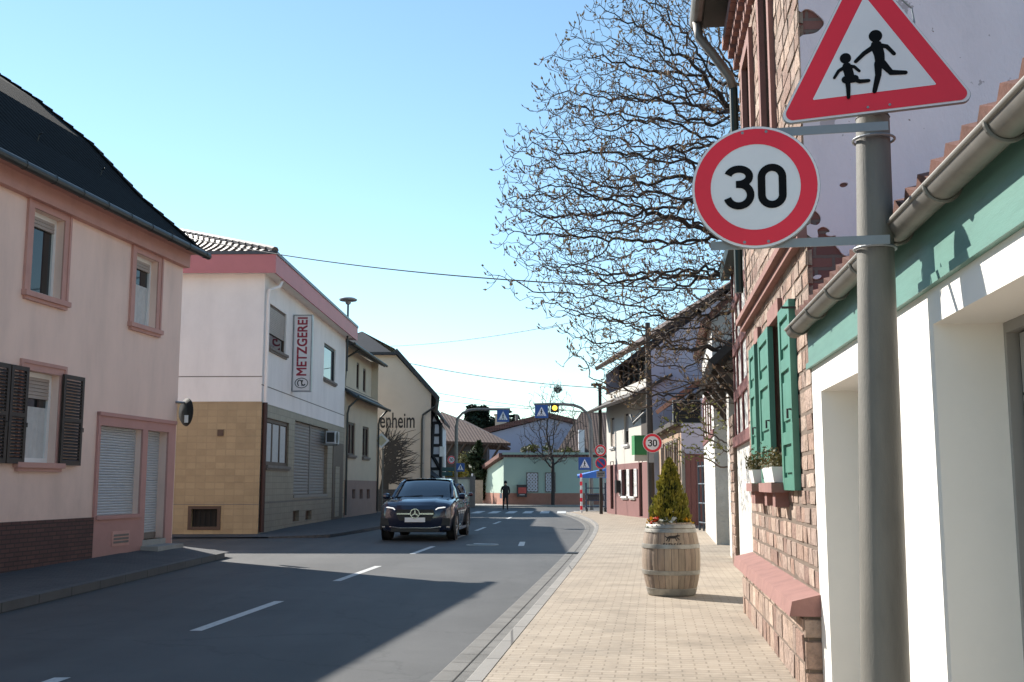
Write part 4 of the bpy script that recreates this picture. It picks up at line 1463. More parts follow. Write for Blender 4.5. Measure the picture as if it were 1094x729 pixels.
# openings from the image
zw0 = FS.px(843, 524, .06)[1]; zw1 = FS.px(843, 321, .06)[1]
win_n = (FS.px(833.5, 420, .05)[0] + .01, FS.px(822, 420, .05)[0] - .01, zw0 + .12, zw1 + .02)
win_f = (FS.px(811, 420, .05)[0] + .01, FS.px(807, 420, .05)[0] - .01, zw0 + .12, zw1 + .02)
up = [(1.15, 1.95, 4.45, 6.25), (3.15, 3.95, 4.45, 6.25)]
u_a = FS.px(822, 60)[0]; 
up = [(FS.px(826, 60)[0] - .05, FS.px(818, 60)[0] + .05, 4.35, 6.2), (FS.px(805, 100)[0] - .05, FS.px(799, 100)[0] + .1, 4.35, 6.1)]
zc = FS.px(810, 325)[1]
m = MB()
ashlar(m, FS, 0.0, UE, 0.62, zc, [win_n, win_f])
ashlar(m, FS, 0.0, UE, zc, ZE, up)
m.build('stonework', M['sandstone'], sh)
m = MB()
wall_mesh(m, FS, 0.0, UE, 0.0, ZE, [win_n, win_f] + up, v=.003, depth=.22)
m.quad(FS.pt(UE, 0, 0), FS.pt(UE, -8, 0), FS.pt(UE, -8, ZE), FS.pt(UE, 0, ZE))
m.build('mortar_bed', M['stone_mortar'], sh)
# white side wall towards the camera, sky shade coloured in as lilac
FL = Fac((2.13, 7.6), (1.0, -0.124), 1)
if FL.n.y > 0: FL.n = -FL.n
# plaster with an irregular fallen-off patch over brick at its lower corner
m = MB()
bricks('bare_brick', (0.235, 0.10, 0.085), (0.17, 0.07, 0.062), (0.17, 0.12, 0.105), 0.25, 0.09, .012, bump=.9, dist=.03)
m.quad(FL.pt(0, -.022, 0), FL.pt(9, -.022, 0), FL.pt(9, -.022, ZE + .2), FL.pt(0, -.022, ZE + .2))
m.add([FL.pt(0, -.022, ZE + .2), FL.pt(9, -.022, ZE + .2), FL.pt(4.5, -.022, ZE + 4.8)], [(0, 1, 2)])
m.build('bare_brickwork', M['bare_brick'], sh)


def hole_plaster():
    """fine grid of plaster quads; cells are missing where the plaster has come off"""
    mb = MB()
    st = .021
    import mathutils
    nx, nz = int(5.2 / st), int((7.0 - 2.5) / st)
    spots = [(.06, 4.92, .12, .1), (.62, 4.86, .10, .09), (.30, 4.90, .04, .03), (.06, 3.14, .20, .22), (.2, 2.98, .2, .16), (.05, 3.42, .10, .07), (.40, 3.0, .10, .05),
             (.1, 5.35, .07, .06), (.35, 2.72, .35, .3), (.12, 2.75, .3, .35), (.7, 2.62, .2, .12), (.27, 3.66, .04, .02)]
    keep = {}
    for i in range(nx):
        for k in range(nz):
            x, z = (i + .5) * st, 2.5 + (k + .5) * st
            dn = noise.noise(Vector((x * 9, z * 9, 1.3))) * .8 + noise.noise(Vector((x * 22, z * 22, 5.3))) * .8
            off = False
            for (sx_, sz_, rx, rz) in spots:
                d = ((x - sx_) / rx) ** 2 + ((z - sz_) / rz) ** 2
                if d + dn < .85:
                    off = True
                    break
            keep[i, k] = not off
    g_ = {}
    def vid(i, k):
        if (i, k) not in g_:
            g_[i, k] = len(mb.v)
            x, z = i * st, 2.5 + k * st
            jx = noise.noise(Vector((x * 20, z * 20, 9))) * st * .45 if 0 < i < nx else 0
            jz = noise.noise(Vector((x * 20, z * 20, 19))) * st * .45 if 0 < k < nz else 0
            b = noise.noise(Vector((x * 1.5, z * 1.5, 3))) * .004
            mb.v.append(FL.pt(x + jx, b, z + jz))
        return g_[i, k]
    edge = {}
    skirts = []
    for (i, k), ok in keep.items():
        if ok:
            mb.f.append([vid(i, k), vid(i + 1, k), vid(i + 1, k + 1), vid(i, k + 1)]); mb.c.append(None)
            for (di, dk, a, b) in ((-1, 0, (i, k), (i, k + 1)), (1, 0, (i + 1, k), (i + 1, k + 1)), (0, -1, (i, k), (i + 1, k)), (0, 1, (i, k + 1), (i + 1, k + 1))):
                if keep.get((i + di, k + dk)) is False:
                    va_, vb_ = vid(*a), vid(*b)
                    edge.setdefault(va_, []).append(vb_); edge.setdefault(vb_, []).append(va_)
                    skirts.append((va_, vb_))
    for _ in range(4):     # round the stepped outline of the broken edges
        nw = {q: mb.v[q] * .4 + sum((mb.v[p] for p in ns), Vector()) / len(ns) * .6 for q, ns in edge.items()}
        for q, p in nw.items():
            mb.v[q] = p
    for a, b in skirts:
        pa, pb = mb.v[a], mb.v[b]
        mb.quad(pa, pb, pb - FL.n * .02, pa - FL.n * .02)
    x1, z1 = nx * st, 2.5 + nz * st
    mb.quad(FL.pt(x1, 0, 0), FL.pt(9, 0, 0), FL.pt(9, 0, z1), FL.pt(x1, 0, z1))
    mb.quad(FL.pt(0, 0, 0), FL.pt(x1, 0, 0), FL.pt(x1, 0, 2.5), FL.pt(0, 0, 2.5))
    mb.quad(FL.pt(0, 0, z1), FL.pt(9, 0, z1), FL.pt(9, 0, ZE + .2), FL.pt(0, 0, ZE + .2))
    mb.add([FL.pt(0, 0, ZE + .2), FL.pt(9, 0, ZE + .2), FL.pt(4.5, 0, ZE + 4.8)], [(0, 1, 2)])
    return mb


hole_plaster().build('side_plaster', M['shade_tinted_plaster'], sh)
# plinth with a red ledge
m = MB(); ashlar(m, FS, -.02, UE, 0.08, .60, [], v0=.12, rh=(.16, .22))
FE = Fac(FS.pt(-.02, .13, 0)[:2], (-FS.n)[:2], 1)
if FE.n.y > 0: FE.n = -FE.n
ashlar(m, FE, 0.0, .2, 0.08, .60, [], v0=.004, rh=(.16, .22), bl=(.5, .6))
m.build('plinth', M['sandstone'], sh)
m = MB(); m.fbox(FS, -.012, UE - .01, 0, .121, 0, .612); m.build('plinth_core', M['stone_mortar'], sh)
m = MB(); m.hexa([FS.pt(-.05, 0, .61), FS.pt(UE + .05, 0, .61), FS.pt(UE + .05, .22, .61), FS.pt(-.05, .22, .61),
                  FS.pt(-.05, 0, .76), FS.pt(UE + .05, 0, .76), FS.pt(UE + .05, .20, .71), FS.pt(-.05, .20, .71)])
m.build('plinth_ledge', M['sandstone_red'], sh)
m = MB(); m.fbox(FS, 0.0, UE + .05, 0, .07, zc - .10, zc - .03); m.fbox(FS, 0.0, UE + .05, 0, .12, zc - .03, zc + .03); m.fbox(FS, 0.0, UE + .05, 0, .05, zc + .03, zc + .12); m.build('cornice', M['sandstone_red'], sh)


def stone_frame(h, parent, sw=.13, p=.055):
    a, b, c, d = h
    s = MB()
    s.fbox(FS, a - sw, a, -.2, p, c - .02, d + sw); s.fbox(FS, b, b + sw, -.2, p, c - .02, d + sw); s.fbox(FS, a, b, -.2, p, d, d + sw)
    return s.build('surround', M['sandstone_red'], parent)


for W in (win_n, win_f):
    o = window(FS, W, sh, M['wood_brown'], M['window_glass'], depth=.19, fw=.07, mull=2, rails=1)
    s = MB(); a, b, c, d = W
    s.fbox(FS, a - .02, b + .02, .0, .05, d, d + .14); s.fbox(FS, a - .1, a, -.02, .011, c, d + .14); s.fbox(FS, b, b + .1, -.02, .011, c, d + .14); s.build('surround', M['sandstone_red'], o)
    s = MB(); s.fbox(FS, a - .12, b + .12, -.1, .16, c - .14, c - .06); s.fbox(FS, a - .02, a + .16, 0, .12, c - .26, c - .14); s.fbox(FS, b - .16, b + .02, 0, .12, c - .26, c - .14); s.build('sill', M['sandstone_red'], o)
for W in up:
    o = window(FS, W, sh, M['wood_brown'], M['window_glass'], depth=.19, fw=.07, mull=2)
    stone_frame(W, o)
pan = [.28, .68]
SV = .06
shutter(FS, FS.px(852.5, 420, .012)[0], FS.px(833.5, 420, SV)[0], zw0, zw1 + .02, .012, sh, M['shutter_green'], panels=pan, th=.05, fr=.1)
shutter(FS, FS.px(822, 420, SV)[0], FS.px(811, 420, SV)[0], zw0, zw1 + .02, .012, sh, M['shutter_green'], panels=pan, th=.05, fr=.1)
shutter(FS, FS.px(807, 420, SV)[0], FS.px(801, 420, SV)[0], zw0, zw1 + .02, .012, sh, M['shutter_green'], panels=pan, th=.05, fr=.1)
# dentil course, soffit, gutter and roof
m = MB()
for r_, (z, v) in enumerate(((6.42, .07), (6.56, .13), (6.70, .19))):
    k = 0
    while k * .22 < UE - .05:
        m.fbox(FS, k * .22, k * .22 + (.12 if r_ < 2 else .2), -.01, v, z, z + .13)
        k += 1
m.build('dentils', M['sandstone_red'], sh)
EO = .42
m = MB(); m.fbox(FS, -.02, UE + .02, -.1, EO, ZE - .02, ZE + .04); m.build('soffit', M['soffit_dark'], sh)
m = MB()
slab(m, [FS.pt(-.02, EO + .04, ZE + .16), FS.pt(UE + .02, EO + .04, ZE + .16), FS.pt(UE + .02, -4.5, ZE + 5.0), FS.pt(-.02, -4.5, ZE + 5.0)], .12)
slab(m, [FS.pt(-.02, -4.5, ZE + 5.0), FS.pt(UE + .02, -4.5, ZE + 5.0), FS.pt(UE + .02, -9.3, ZE + .16), FS.pt(-.02, -9.3, ZE + .16)], .12)
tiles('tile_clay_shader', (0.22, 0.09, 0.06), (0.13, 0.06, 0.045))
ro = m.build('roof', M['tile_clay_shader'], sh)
m = MB(); m.fbox(FS, -.02, UE + .02, EO - .03, EO, ZE + .04, ZE + .16); m.build('fascia', M['soffit_dark'], ro)
m = MB(); m.tube([FS.pt(-.05, EO + .07, ZE + .06), FS.pt(UE + .04, EO + .07, ZE + .06)], .085, 12)
uq = UE - .12
m.tube([FS.pt(uq, EO + .07, ZE), FS.pt(uq, EO + .05, ZE - .2), FS.pt(uq, EO - .1, ZE - .4), FS.pt(uq, .12, ZE - .72), FS.pt(uq, .085, ZE - .85)], .055, 10)
m.build('gutter', M['zinc'], sh, smooth=True)
m = MB(); m.tube([FS.pt(uq, .085, ZE - .85), FS.pt(uq, .085, 3.7)], .05, 10); m.build('downpipe', M['soffit_green'], sh)
m = MB(); m.tube([FS.pt(.62, .0, zc - .5), FS.pt(.62, .12, zc - .5)], .01, 6); m.build('shutter_stay', M['dark_metal'], sh)

# flower boxes on the sills
leafy('box_plant', (0.12, 0.085, 0.03), (0.07, 0.075, 0.025))
for i, W in enumerate((win_n, win_f)):
    a, b, c, d = W
    t = thing('flower_box', ('white flower box with straggly plants on the nearer sill of the stone house' if i == 0 else 'white flower box with drying plants on the farther sill of the stone house'), 'flower box', FS.pt((a + b) / 2, .1, c - .06), group='flower boxes on the stone house sills')
    m = MB(); z0 = c - .056
    m.hexa([FS.pt(a + .02, .02, z0), FS.pt(b - .02, .02, z0), FS.pt(b - .02, .12, z0), FS.pt(a + .02, .12, z0), FS.pt(a, .01, z0 + .13), FS.pt(b, .01, z0 + .13), FS.pt(b, .14, z0 + .13), FS.pt(a, .14, z0 + .13)])
    m.build('box', M['white_paint'], t)
    m = MB()
    for k in range(420):
        u = rs.uniform(a, b); v = rs.uniform(.0, .16); z = z0 + .13 + abs(rs.gauss(0, .075))
        p = FS.pt(u, v, z)
        d1 = Vector((rs.uniform(-1, 1), rs.uniform(-1, 1), rs.uniform(-.3, 1))).normalized() * rs.uniform(.02, .05)
        d2 = d1.orthogonal().normalized() * rs.uniform(.006, .013)
        m.quad(p - d2, p + d1 * .5 - d2 * 1.2, p + d1, p + d1 * .5 + d2 * 1.2)
    m.build('plants', M['box_plant'], t, recalc=False)

# ---------------- half-timbered house beyond it
FH = Fac((3.08, 12.85), RD, -1)
if FH.n.x > 0: FH.n = -FH.n
hh = thing('half_timbered_house', 'white half timbered house with red beams beside the far end of the stone house', 'house', FH.pt(3, -3, 0))
LH = 6.2
m = MB(); m.fbox(FH, -.6, LH, -6, 0, 0, 5.45)
m.build('wall', M['plaster_rough'], hh)
m = MB()
for z in (2.16, 2.95, 3.75, 4.55, 5.3):
    m.fbox(FH, -.6, LH, 0, .035 if z > 2.2 else .07, z, z + .17)
m.build('rail', M['beam_red'], hh)
for u in (.5, 1.7, 2.9, 4.1, 5.2, 6.05):
    m = MB(); zz = [2.33, 2.95, 3.75, 4.55, 5.3]
    for a, b in zip(zz, zz[1:]):
        m.fbox(FH, u, u + .15, 0, .03, a + (.17 if a > 2.4 else 0), b)
    m.build('post', M['beam_red'], hh)
m = MB()
slab(m, [FH.pt(-.6, .16, 5.45), FH.pt(LH + .25, .16, 5.45), FH.pt(LH + .25, -3, 8.4), FH.pt(-.6, -3, 8.4)], .15)
slab(m, [FH.pt(-.6, -3, 8.4), FH.pt(LH + .25, -3, 8.4), FH.pt(LH + .25, -6.2, 5.45), FH.pt(-.6, -6.2, 5.45)], .15)
m.add([FH.pt(LH, 0, 5.45), FH.pt(LH, -6, 5.45), FH.pt(LH, -3, 8.3)], [(0, 1, 2)])
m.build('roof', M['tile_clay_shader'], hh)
m = MB(); m.fbox(FH, -.6, LH + .3, .04, .2, 5.2, 5.42); m.build('eaves_board', M['soffit_green'], hh)

# stone gate pier, courtyard gateway with a little dark tiled canopy
gw = thing('gateway', 'white courtyard gateway under a small dark tiled canopy beyond the half timbered house', 'gateway', FH.pt(8, 0, 0))
m = MB(); ashlar(m, FH, LH + .02, LH + 1.1, 0.1, 2.75, [], v0=.06, rh=(.14, .22), bl=(.2, .5)); m.build('stone_pier', M['sandstone'], gw)
m = MB(); m.fbox(FH, LH + .02, LH + 1.1, -.5, .05, 0, 2.75); m.build('pier_core', M['stone_mortar'], gw)
m = MB(); m.fbox(FH, LH + 2.2, LH + 3.0, -.75, -.0, 0, 3.95); m.build('wall', M['plaster_rough'], gw)
m = MB()
slab(m, [FH.pt(LH + .3, .45, 3.75), FH.pt(LH + 7.0, .45, 3.75), FH.pt(LH + 6.6, -.9, 5.0), FH.pt(LH + .5, -.9, 5.0)], .14)
slab(m, [FH.pt(LH + .5, -.9, 5.0), FH.pt(LH + 6.6, -.9, 5.0), FH.pt(LH + 7.0, -2.4, 3.75), FH.pt(LH + .3, -2.4, 3.75)], .14)
m.build('canopy_roof', M['slate_dark'], gw)
m = MB()
for u in (LH + .5, LH + 1.6, LH + 3.2, LH + 4.8, LH + 6.4):
    m.hexa([FH.pt(u, -.3, 3.0), FH.pt(u + .12, -.3, 3.0), FH.pt(u + .12, -.15, 3.0), FH.pt(u, -.15, 3.0), FH.pt(u, .25, 3.7), FH.pt(u + .12, .25, 3.7), FH.pt(u + .12, .38, 3.7), FH.pt(u, .38, 3.7)])
m.fbox(FH, LH + .3, LH + 6.8, -.3, -.12, 3.58, 3.72)
m.build('canopy_bracket', M['soffit_wood'], gw)

# ---------------- white rendered house with red timbers beyond the gateway
wh = thing('white_house', 'white rendered house with a shaded end wall and red timbers behind the hanging sign', 'house', FH.pt(17, -3, 0))
u0, u1 = 13.3, 20.6
m = MB(); m.fbox(FH, u0, u1, -6, .08, 0, 5.6); m.add([FH.pt(u0, .08, 5.6), FH.pt(u0, -6, 5.6), FH.pt(u0, -2.9, 8.6)], [(0, 1, 2)]); m.build('wall', M['plaster_rough'], wh)
m = MB()
for z in (2.7, 3.9):
    m.fbox(FH, u0, u1, .08, .11, z, z + .16)
m.build('rail', M['beam_red'], wh)
for u in (14.6, 16.2, 17.8, 19.6):
    m = MB(); m.fbox(FH, u, u + .2, .08, .115, 2.86, 3.9); m.build('post', M['beam_red'], wh)
m = MB()
slab(m, [FH.pt(u0 - .2, .35, 5.45), FH.pt(u1 + .2, .35, 5.45), FH.pt(u1 + .2, -2.9, 8.7), FH.pt(u0 - .2, -2.9, 8.7)], .15)
slab(m, [FH.pt(u0 - .2, -2.9, 8.7), FH.pt(u1 + .2, -2.9, 8.7), FH.pt(u1 + .2, -6.2, 5.45), FH.pt(u0 - .2, -6.2, 5.45)], .15)
m.build('roof', M['tile_clay_shader'], wh)

# iron gate leaf standing open on the pavement edge
a = depth_at(747.5, 560, 34.5); b = depth_at(756.5, 560, 33.5)
it = thing('iron_gate', 'narrow blue grey iron bar gate standing open against the white rendered wall', 'gate', (a.x, a.y, .105))
surf('iron_blue', (0.05, 0.065, 0.085), rough=.45, metal=.4)
m = MB()
for x0 in (a, a.lerp(b, .5), b):
    m.tube([(x0.x, x0.y, .1), (x0.x, x0.y, 2.25)], .035, 6)
m.build('bar', M['iron_blue'], it)
m = MB()
for z in (.35, .95, 1.55, 2.1):
    m.tube([(a.x, a.y, z), (b.x, b.y, z)], .03, 6)
m.build('cross_rail', M['iron_blue'], it)

# ---------------- low house with orange stone front
surf('orange_front', (0.36, 0.245, 0.165), var=.14, scale=2, bump=.4, bscale=20)
surf('shade_tinted_far', (0.47, 0.44, 0.53), var=.05, scale=.7, bump=.15)  # end walls turned from the sun, lilac cast of shade painted into the colour
surf('gate_red', (0.16, 0.055, 0.05), rough=.55, var=.15)
qa = ground_at(727, 562, .105)
FO = Fac((5.72, 36.5), (0.045, 1.0), -1)
if FO.n.x > 0: FO.n = -FO.n
oh = thing('orange_house', 'low house with orange stone front and plain end wall coloured lilac for shade beside the hanging sign', 'house', FO.pt(4, -3, 0))
LO = 8.6
ws = [(1.2, 2.0, 1.6, 3.0), (2.9, 3.6, 1.6, 3.0), (4.4, 5.2, .15, 3.0), (6.2, 6.9, 1.6, 3.0)]
m = MB(); wall_mesh(m, FO, 0, LO, 0, 3.55, ws, depth=.2); m.build('wall', M['orange_front'], oh)
m = MB(); m.quad(FO.pt(0, 0, 0), FO.pt(0, -7, 0), FO.pt(0, -7, 3.9), FO.pt(0, 0, 3.9)); m.add([FO.pt(0, 0, 3.9), FO.pt(0, -7, 3.9), FO.pt(0, -3.5, 6.6)], [(0, 1, 2)]); m.build('end_wall', M['shade_tinted_far'], oh)
for W in ws:
    window(FO, W, oh, M['wood_brown'], M['window_glass'], depth=.15, fw=.09, mull=2, sw=.1, surround=M['sill_concrete'])
m = MB(); m.fbox(FO, -.02, LO, -.02, .25, 3.55, 3.72); m.build('cornice', M['soffit_wood'], oh)
m = MB(); m.fbox(FO, 0.004, LO, -1.4, -.6, 3.7, 4.7); m.build('knee_wall', M['soffit_wood'], oh)
m = MB(); slab(m, [FO.pt(-.15, .1, 4.6), FO.pt(LO + .1, .1, 4.6), FO.pt(LO + .1, -3.5, 6.9), FO.pt(-.15, -3.5, 6.9)], .16); slab(m, [FO.pt(-.15, -3.5, 6.9), FO.pt(LO + .1, -3.5, 6.9), FO.pt(LO + .1, -7.2, 4.3), FO.pt(-.15, -7.2, 4.3)], .16); m.build('roof', M['tile_clay_shader'], oh)
# dark red yard gate against the end wall
gt = thing('yard_gate', 'dark red two leaf yard gate below the plain end wall', 'gate', FO.pt(-.3, -.9, .1))
g0 = FO.pt(0, 0, 0)
for k in range(2):
    m = MB(); x0 = g0.x + .08 + k * 1.12
    for j in range(6):
        m.box(x0 + j * .18, x0 + j * .18 + .17, g0.y - .25, g0.y - .2, .2, 2.55)
    m.box(x0, x0 + 1.07, g0.y - .2, g0.y - .16, .5, .62); m.box(x0, x0 + 1.07, g0.y - .2, g0.y - .16, 2.1, 2.22)
    m.build('gate_leaf', M['gate_red'], gt)
m = MB(); m.box(g0.x - .04, g0.x + .06, g0.y - .28, g0.y - .15, .1, 2.7); m.box(g0.x + 2.34, g0.x + 2.46, g0.y - .28, g0.y - .15, .1, 2.7); m.build('gate_post', M['zinc'], gt)

# ---------------- white house with pink ground floor, loggia and balcony
surf('white_front', (0.58, 0.55, 0.49), var=.05, scale=.8, bump=.15)
surf('pink_base', (0.215, 0.10, 0.095), var=.1, scale=2)
surf('green_cloth', (0.045, 0.25, 0.085), rough=.6, var=.1)
qn = ground_at(697, 554.5, .105); qf = ground_at(649, 548.5, .105)
FP = Fac((qn.x, qn.y), (qf.x - qn.x, qf.y - qn.y), -1)
if FP.n.x > 0: FP.n = -FP.n
LP = (qf - qn).length
pw = thing('pink_base_house', 'white house with pink ground floor and dark timber loggia under a wide roof', 'house', FP.pt(LP / 2, -4, 0))
zp = FP.px(652, 497)[1]
wl = [hp(FP, 652, 447, 656.5, 478), hp(FP, 666.5, 440.5, 671.5, 474)]
wl[1] = (wl[1][0], wl[1][1], wl[0][2], wl[0][3])
gl = [hp(FP, 652.5, 505, 656, 543), hp(FP, 665.5, 502, 671, 530), hp(FP, 674, 500, 679, 529.5), hp(FP, 683, 498, 687, 551)]
gl[0] = (gl[0][0], gl[0][1], .35, 2.7); gl[3] = (gl[3][0], gl[3][1], .15, 2.95)
gl[2] = (gl[2][0], gl[2][1], gl[1][2], gl[1][3])
zev = FP.px(649, 434)[1]
m = MB(); wall_mesh(m, FP, 0, LP, zp, zev + .6, wl, depth=.2); m.build('wall', M['white_front'], pw)
m = MB(); wall_mesh(m, FP, 0, LP, 0, zp, gl, v=.03, depth=.22); m.fbox(FP, 0, LP, 0, .031, zp - .02, zp); m.build('ground_floor', M['pink_base'], pw)
ZG = 9.0
m = MB(); m.quad(FP.pt(0, 0.02, 0), FP.pt(0, -9, 0), FP.pt(0, -9, 7.2), FP.pt(0, 0.02, 7.2)); m.add([FP.pt(0, .02, 7.2), FP.pt(0, -9, 7.2), FP.pt(0, -4.5, 10.6)], [(0, 1, 2)])
m.build('end_wall', M['shade_tinted_far'], pw)
m = MB(); m.quad(FP.pt(LP, 0, 0), FP.pt(LP, -9, 0), FP.pt(LP, -9, 7.2), FP.pt(LP, 0, 7.2)); m.add([FP.pt(LP, 0, 7.2), FP.pt(LP, -9, 7.2), FP.pt(LP, -4.5, 10.6)], [(0, 1, 2)])
m.build('end_wall', M['shade_tinted_far'], pw)
for W in wl:
    window(FP, W, pw, M['soffit_wood'], M['window_glass'], depth=.15, fw=.1, sill=M['white_paint'], sw=.05, blind=.5 if W is wl[1] else .95, blind_mat=M['roller_beige'])
for W in gl[1:3]:
    window(FP, W, pw, M['soffit_wood'], M['window_glass'], v=.03, depth=.15, fw=.1, sill=M['white_paint'], sw=.05, mull=2)
lw_ = (gl[2][1] - gl[2][0]) * .62
for (a, b) in ((gl[2][0] - lw_, gl[2][0] - .04), (gl[1][0] - lw_, gl[1][0] - .04), (gl[1][1] + .04, gl[1][1] + lw_)):
    if b - a > .12:
        shutter(FP, a, b, gl[1][2], gl[1][3], .05, pw, M['white_paint'])
for W in (gl[0], gl[3]):
    m = MB(); a, b, c, d = W; m.fbox(FP, a, b, -.16, -.1, c, d); m.fbox(FP, a, a + .08, -.1, -.06, c, d); m.fbox(FP, b - .08, b, -.1, -.06, c, d); m.build('door', M['soffit_wood'], pw)
# lower roof edge, loggia posts, wide top roof
m = MB(); slab(m, [FP.pt(-.2, .95, zev - .25), FP.pt(LP + .5, .95, zev - .25), FP.pt(LP + .5, -.9, zev + .75), FP.pt(-.2, -.9, zev + .75)], .14); m.build('lower_roof', M['soffit_wood'], pw)
zt2 = FP.px(649, 391)[1]
m = MB(); m.fbox(FP, .05, LP - .05, -1.5, -1.3, zev + .5, zt2 + .2)
m.build('loggia_wall', M['soffit_wood'], pw)
for k in range(9):
    m = MB(); u = .2 + k * (LP - .6) / 8
    m.fbox(FP, u, u + .16, -.8, -.64, zev + .55, zt2); m.build('loggia_post', M['soffit_wood'], pw)
m = MB(); m.fbox(FP, .1, LP - .1, -.82, -.62, zev + .55, zev + .75); m.build('loggia_rail', M['soffit_wood'], pw)
m = MB()
slab(m, [FP.pt(-.3, .5, zt2), FP.pt(LP + .5, .5, zt2), FP.pt(LP + .5, -4.5, zt2 + 3.3), FP.pt(-.3, -4.5, zt2 + 3.3)], .2)
slab(m, [FP.pt(-.3, -4.5, zt2 + 3.3), FP.pt(LP + .5, -4.5, zt2 + 3.3), FP.pt(LP + .5, -9.4, zt2), FP.pt(-.3, -9.4, zt2)], .2)
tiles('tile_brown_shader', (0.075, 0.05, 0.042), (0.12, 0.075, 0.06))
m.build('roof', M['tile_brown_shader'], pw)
# balcony with green screen
ub = [FP.px(697, 480, .8)[0] , FP.px(679, 480, .8)[0]]
za, zb = FP.px(680, 486, .8)[1], FP.px(680, 465, .8)[1]
m = MB(); m.fbox(FP, .05, ub[1], .01, .85, za - .25, za); bo = m.build('balcony', M['white_front'], pw)
m = MB(); m.fbox(FP, .05, ub[1], .8, .84, za, zb); m.fbox(FP, ub[1] - .04, ub[1], .02, .8, za, zb); m.build('balcony_screen', M['green_cloth'], bo)
m = MB(); m.fbox(FP, .3, 1.6, -.01, .04, za, zb + 1.2); m.build('balcony_door', M['soffit_wood'], bo)
m = MB(); m.tube([FP.pt(.1, .85, zb + .9), FP.pt(ub[1] + .2, .85, zb + .5), FP.pt(ub[1] + .2, .1, zb + 1.2)], .06, 6); m.build('awning_bar', M['zinc'], bo)
# small black letter box by the door
c_ = FP.px(664, 520)
m = MB(); m.fbox(FP, c_[0] - .2, c_[0] + .2, .05, .3, c_[1] - .3, c_[1] + .3); m.build('letter_box', M['black'], pw)

# ================================================================== FAR END OF THE STREET
def at(px, py, Y):
    return depth_at(px, py, Y)


surf('mint_plaster', (0.40, 0.50, 0.42), var=.06, scale=.6, bump=.15)
surf('lilac_barn', (0.42, 0.42, 0.53), var=.05, scale=.4)
surf('brick_plinth_far', (0.36, 0.17, 0.12), var=.15, scale=2)
surf('beam_black', (0.018, 0.018, 0.022), rough=.7)
surf('panel_white', (0.62, 0.62, 0.66), var=.06)
tiles('tile_red_shader', (0.20, 0.085, 0.065), (0.13, 0.065, 0.055))
# green corner building
YG = 80.0
a = at(538, 485, YG); b = at(515.5, 503, YG + 4); c = at(644, 485, YG)
gr = thing('mint_house', 'low mint green building with flat shaded front and sunlit sloping end', 'house', (3, YG + 4, 0))
dE = Vector((at(515, 532, 86).x, 86, 0))
xL = a.x
xb = at(515.5, 520, YG + 7).x
zb_ = at(515.5, 503, YG + 7).z
m = MB()
m.add([(xL, YG, 0), (15, YG, 0), (15, YG, a.z), (xL, YG, a.z)], [(0, 1, 2, 3)])
m.add([(xL, YG, 0), (xb, YG + 7, 0), (xb, YG + 7, zb_), (xL, YG, a.z - .35)], [(0, 1, 2, 3)])
m.add([(xb, YG + 7, 0), (15, YG + 7, 0), (15, YG + 7, zb_), (xb, YG + 7, zb_)], [(0, 1, 2, 3)])
m.build('wall', M['mint_plaster'], gr)
m = MB(); zp = 0.95
m.add([(xL - .03, YG - .03, 0), (15, YG - .03, 0), (15, YG - .03, zp), (xL - .03, YG - .03, zp)], [(0, 1, 2, 3)])
m.add([(xL - .03, YG - .03, 0), (xb - .03, YG + 7, 0), (xb - .03, YG + 7, zp), (xL - .03, YG - .03, zp)], [(0, 1, 2, 3)])
m.build('plinth', M['brick_plinth_far'], gr)
m = MB(); slab(m, [(xL - .35, YG - .05, a.z + .05), (15, YG - .05, a.z + .05), (15, YG + 7.4, zb_ + .1), (xb - .5, YG + 7.4, zb_ + .1)], .3); m.build('roof', M['tile_red_shader'], gr)
m = MB(); m.box(xL - .1, 15, YG - .09, YG - .04, a.z - .06, a.z + .1); m.build('coping', M['mint_plaster'], gr)
for (x0, x1) in ((563.5, 574), (583.5, 592.5)):
    p, q = at(x0, 506, YG), at(x1, 525, YG)
    m = MB(); m.box(p.x - .08, q.x + .08, YG - .06, YG - .02, q.z - .08, p.z + .08); wo = m.build('window', M['sill_concrete'], gr)
    m = MB()
    nx_, nz_ = 3, 5
    for i in range(nx_):
        for k in range(nz_):
            xa = p.x + (q.x - p.x) * i / nx_; xe = p.x + (q.x - p.x) * (i + 1) / nx_
            za = q.z + (p.z - q.z) * k / nz_; ze = q.z + (p.z - q.z) * (k + 1) / nz_
            m.ribbon(arc((xa + xe) / 2, (za + ze) / 2, (xe - xa) * .4, (ze - za) * .4, 0, 360, 12)[:-1], .09, YG - .066, closed=True)
    m.build('openwork_blocks', M['panel_white'], wo)
p, q = at(552, 518, YG - .5), at(563, 531, YG - .5)
vm = thing('vending_machine', 'red and dark wall mounted vending machine beside the first openwork window', 'vending machine', ((p.x + q.x) / 2, YG - .3, q.z))
surf('vend_red', (0.42, 0.06, 0.05), rough=.4, var=.2, scale=3); 
m = MB(); m.box(p.x, q.x, YG - .5, YG - .03, q.z, p.z); m.build('cabinet', M['dark_metal'], vm)
m = MB(); m.box(p.x + .12, q.x - .05, YG - .53, YG - .5, q.z + .25, p.z - .2); m.build('front_panel', M['vend_red'], vm)
m = MB(); m.box(p.x + .2, q.x - .15, YG - .55, YG - .532, q.z + .12, q.z + .2); m.build('tray', M['grey_metal'], vm)

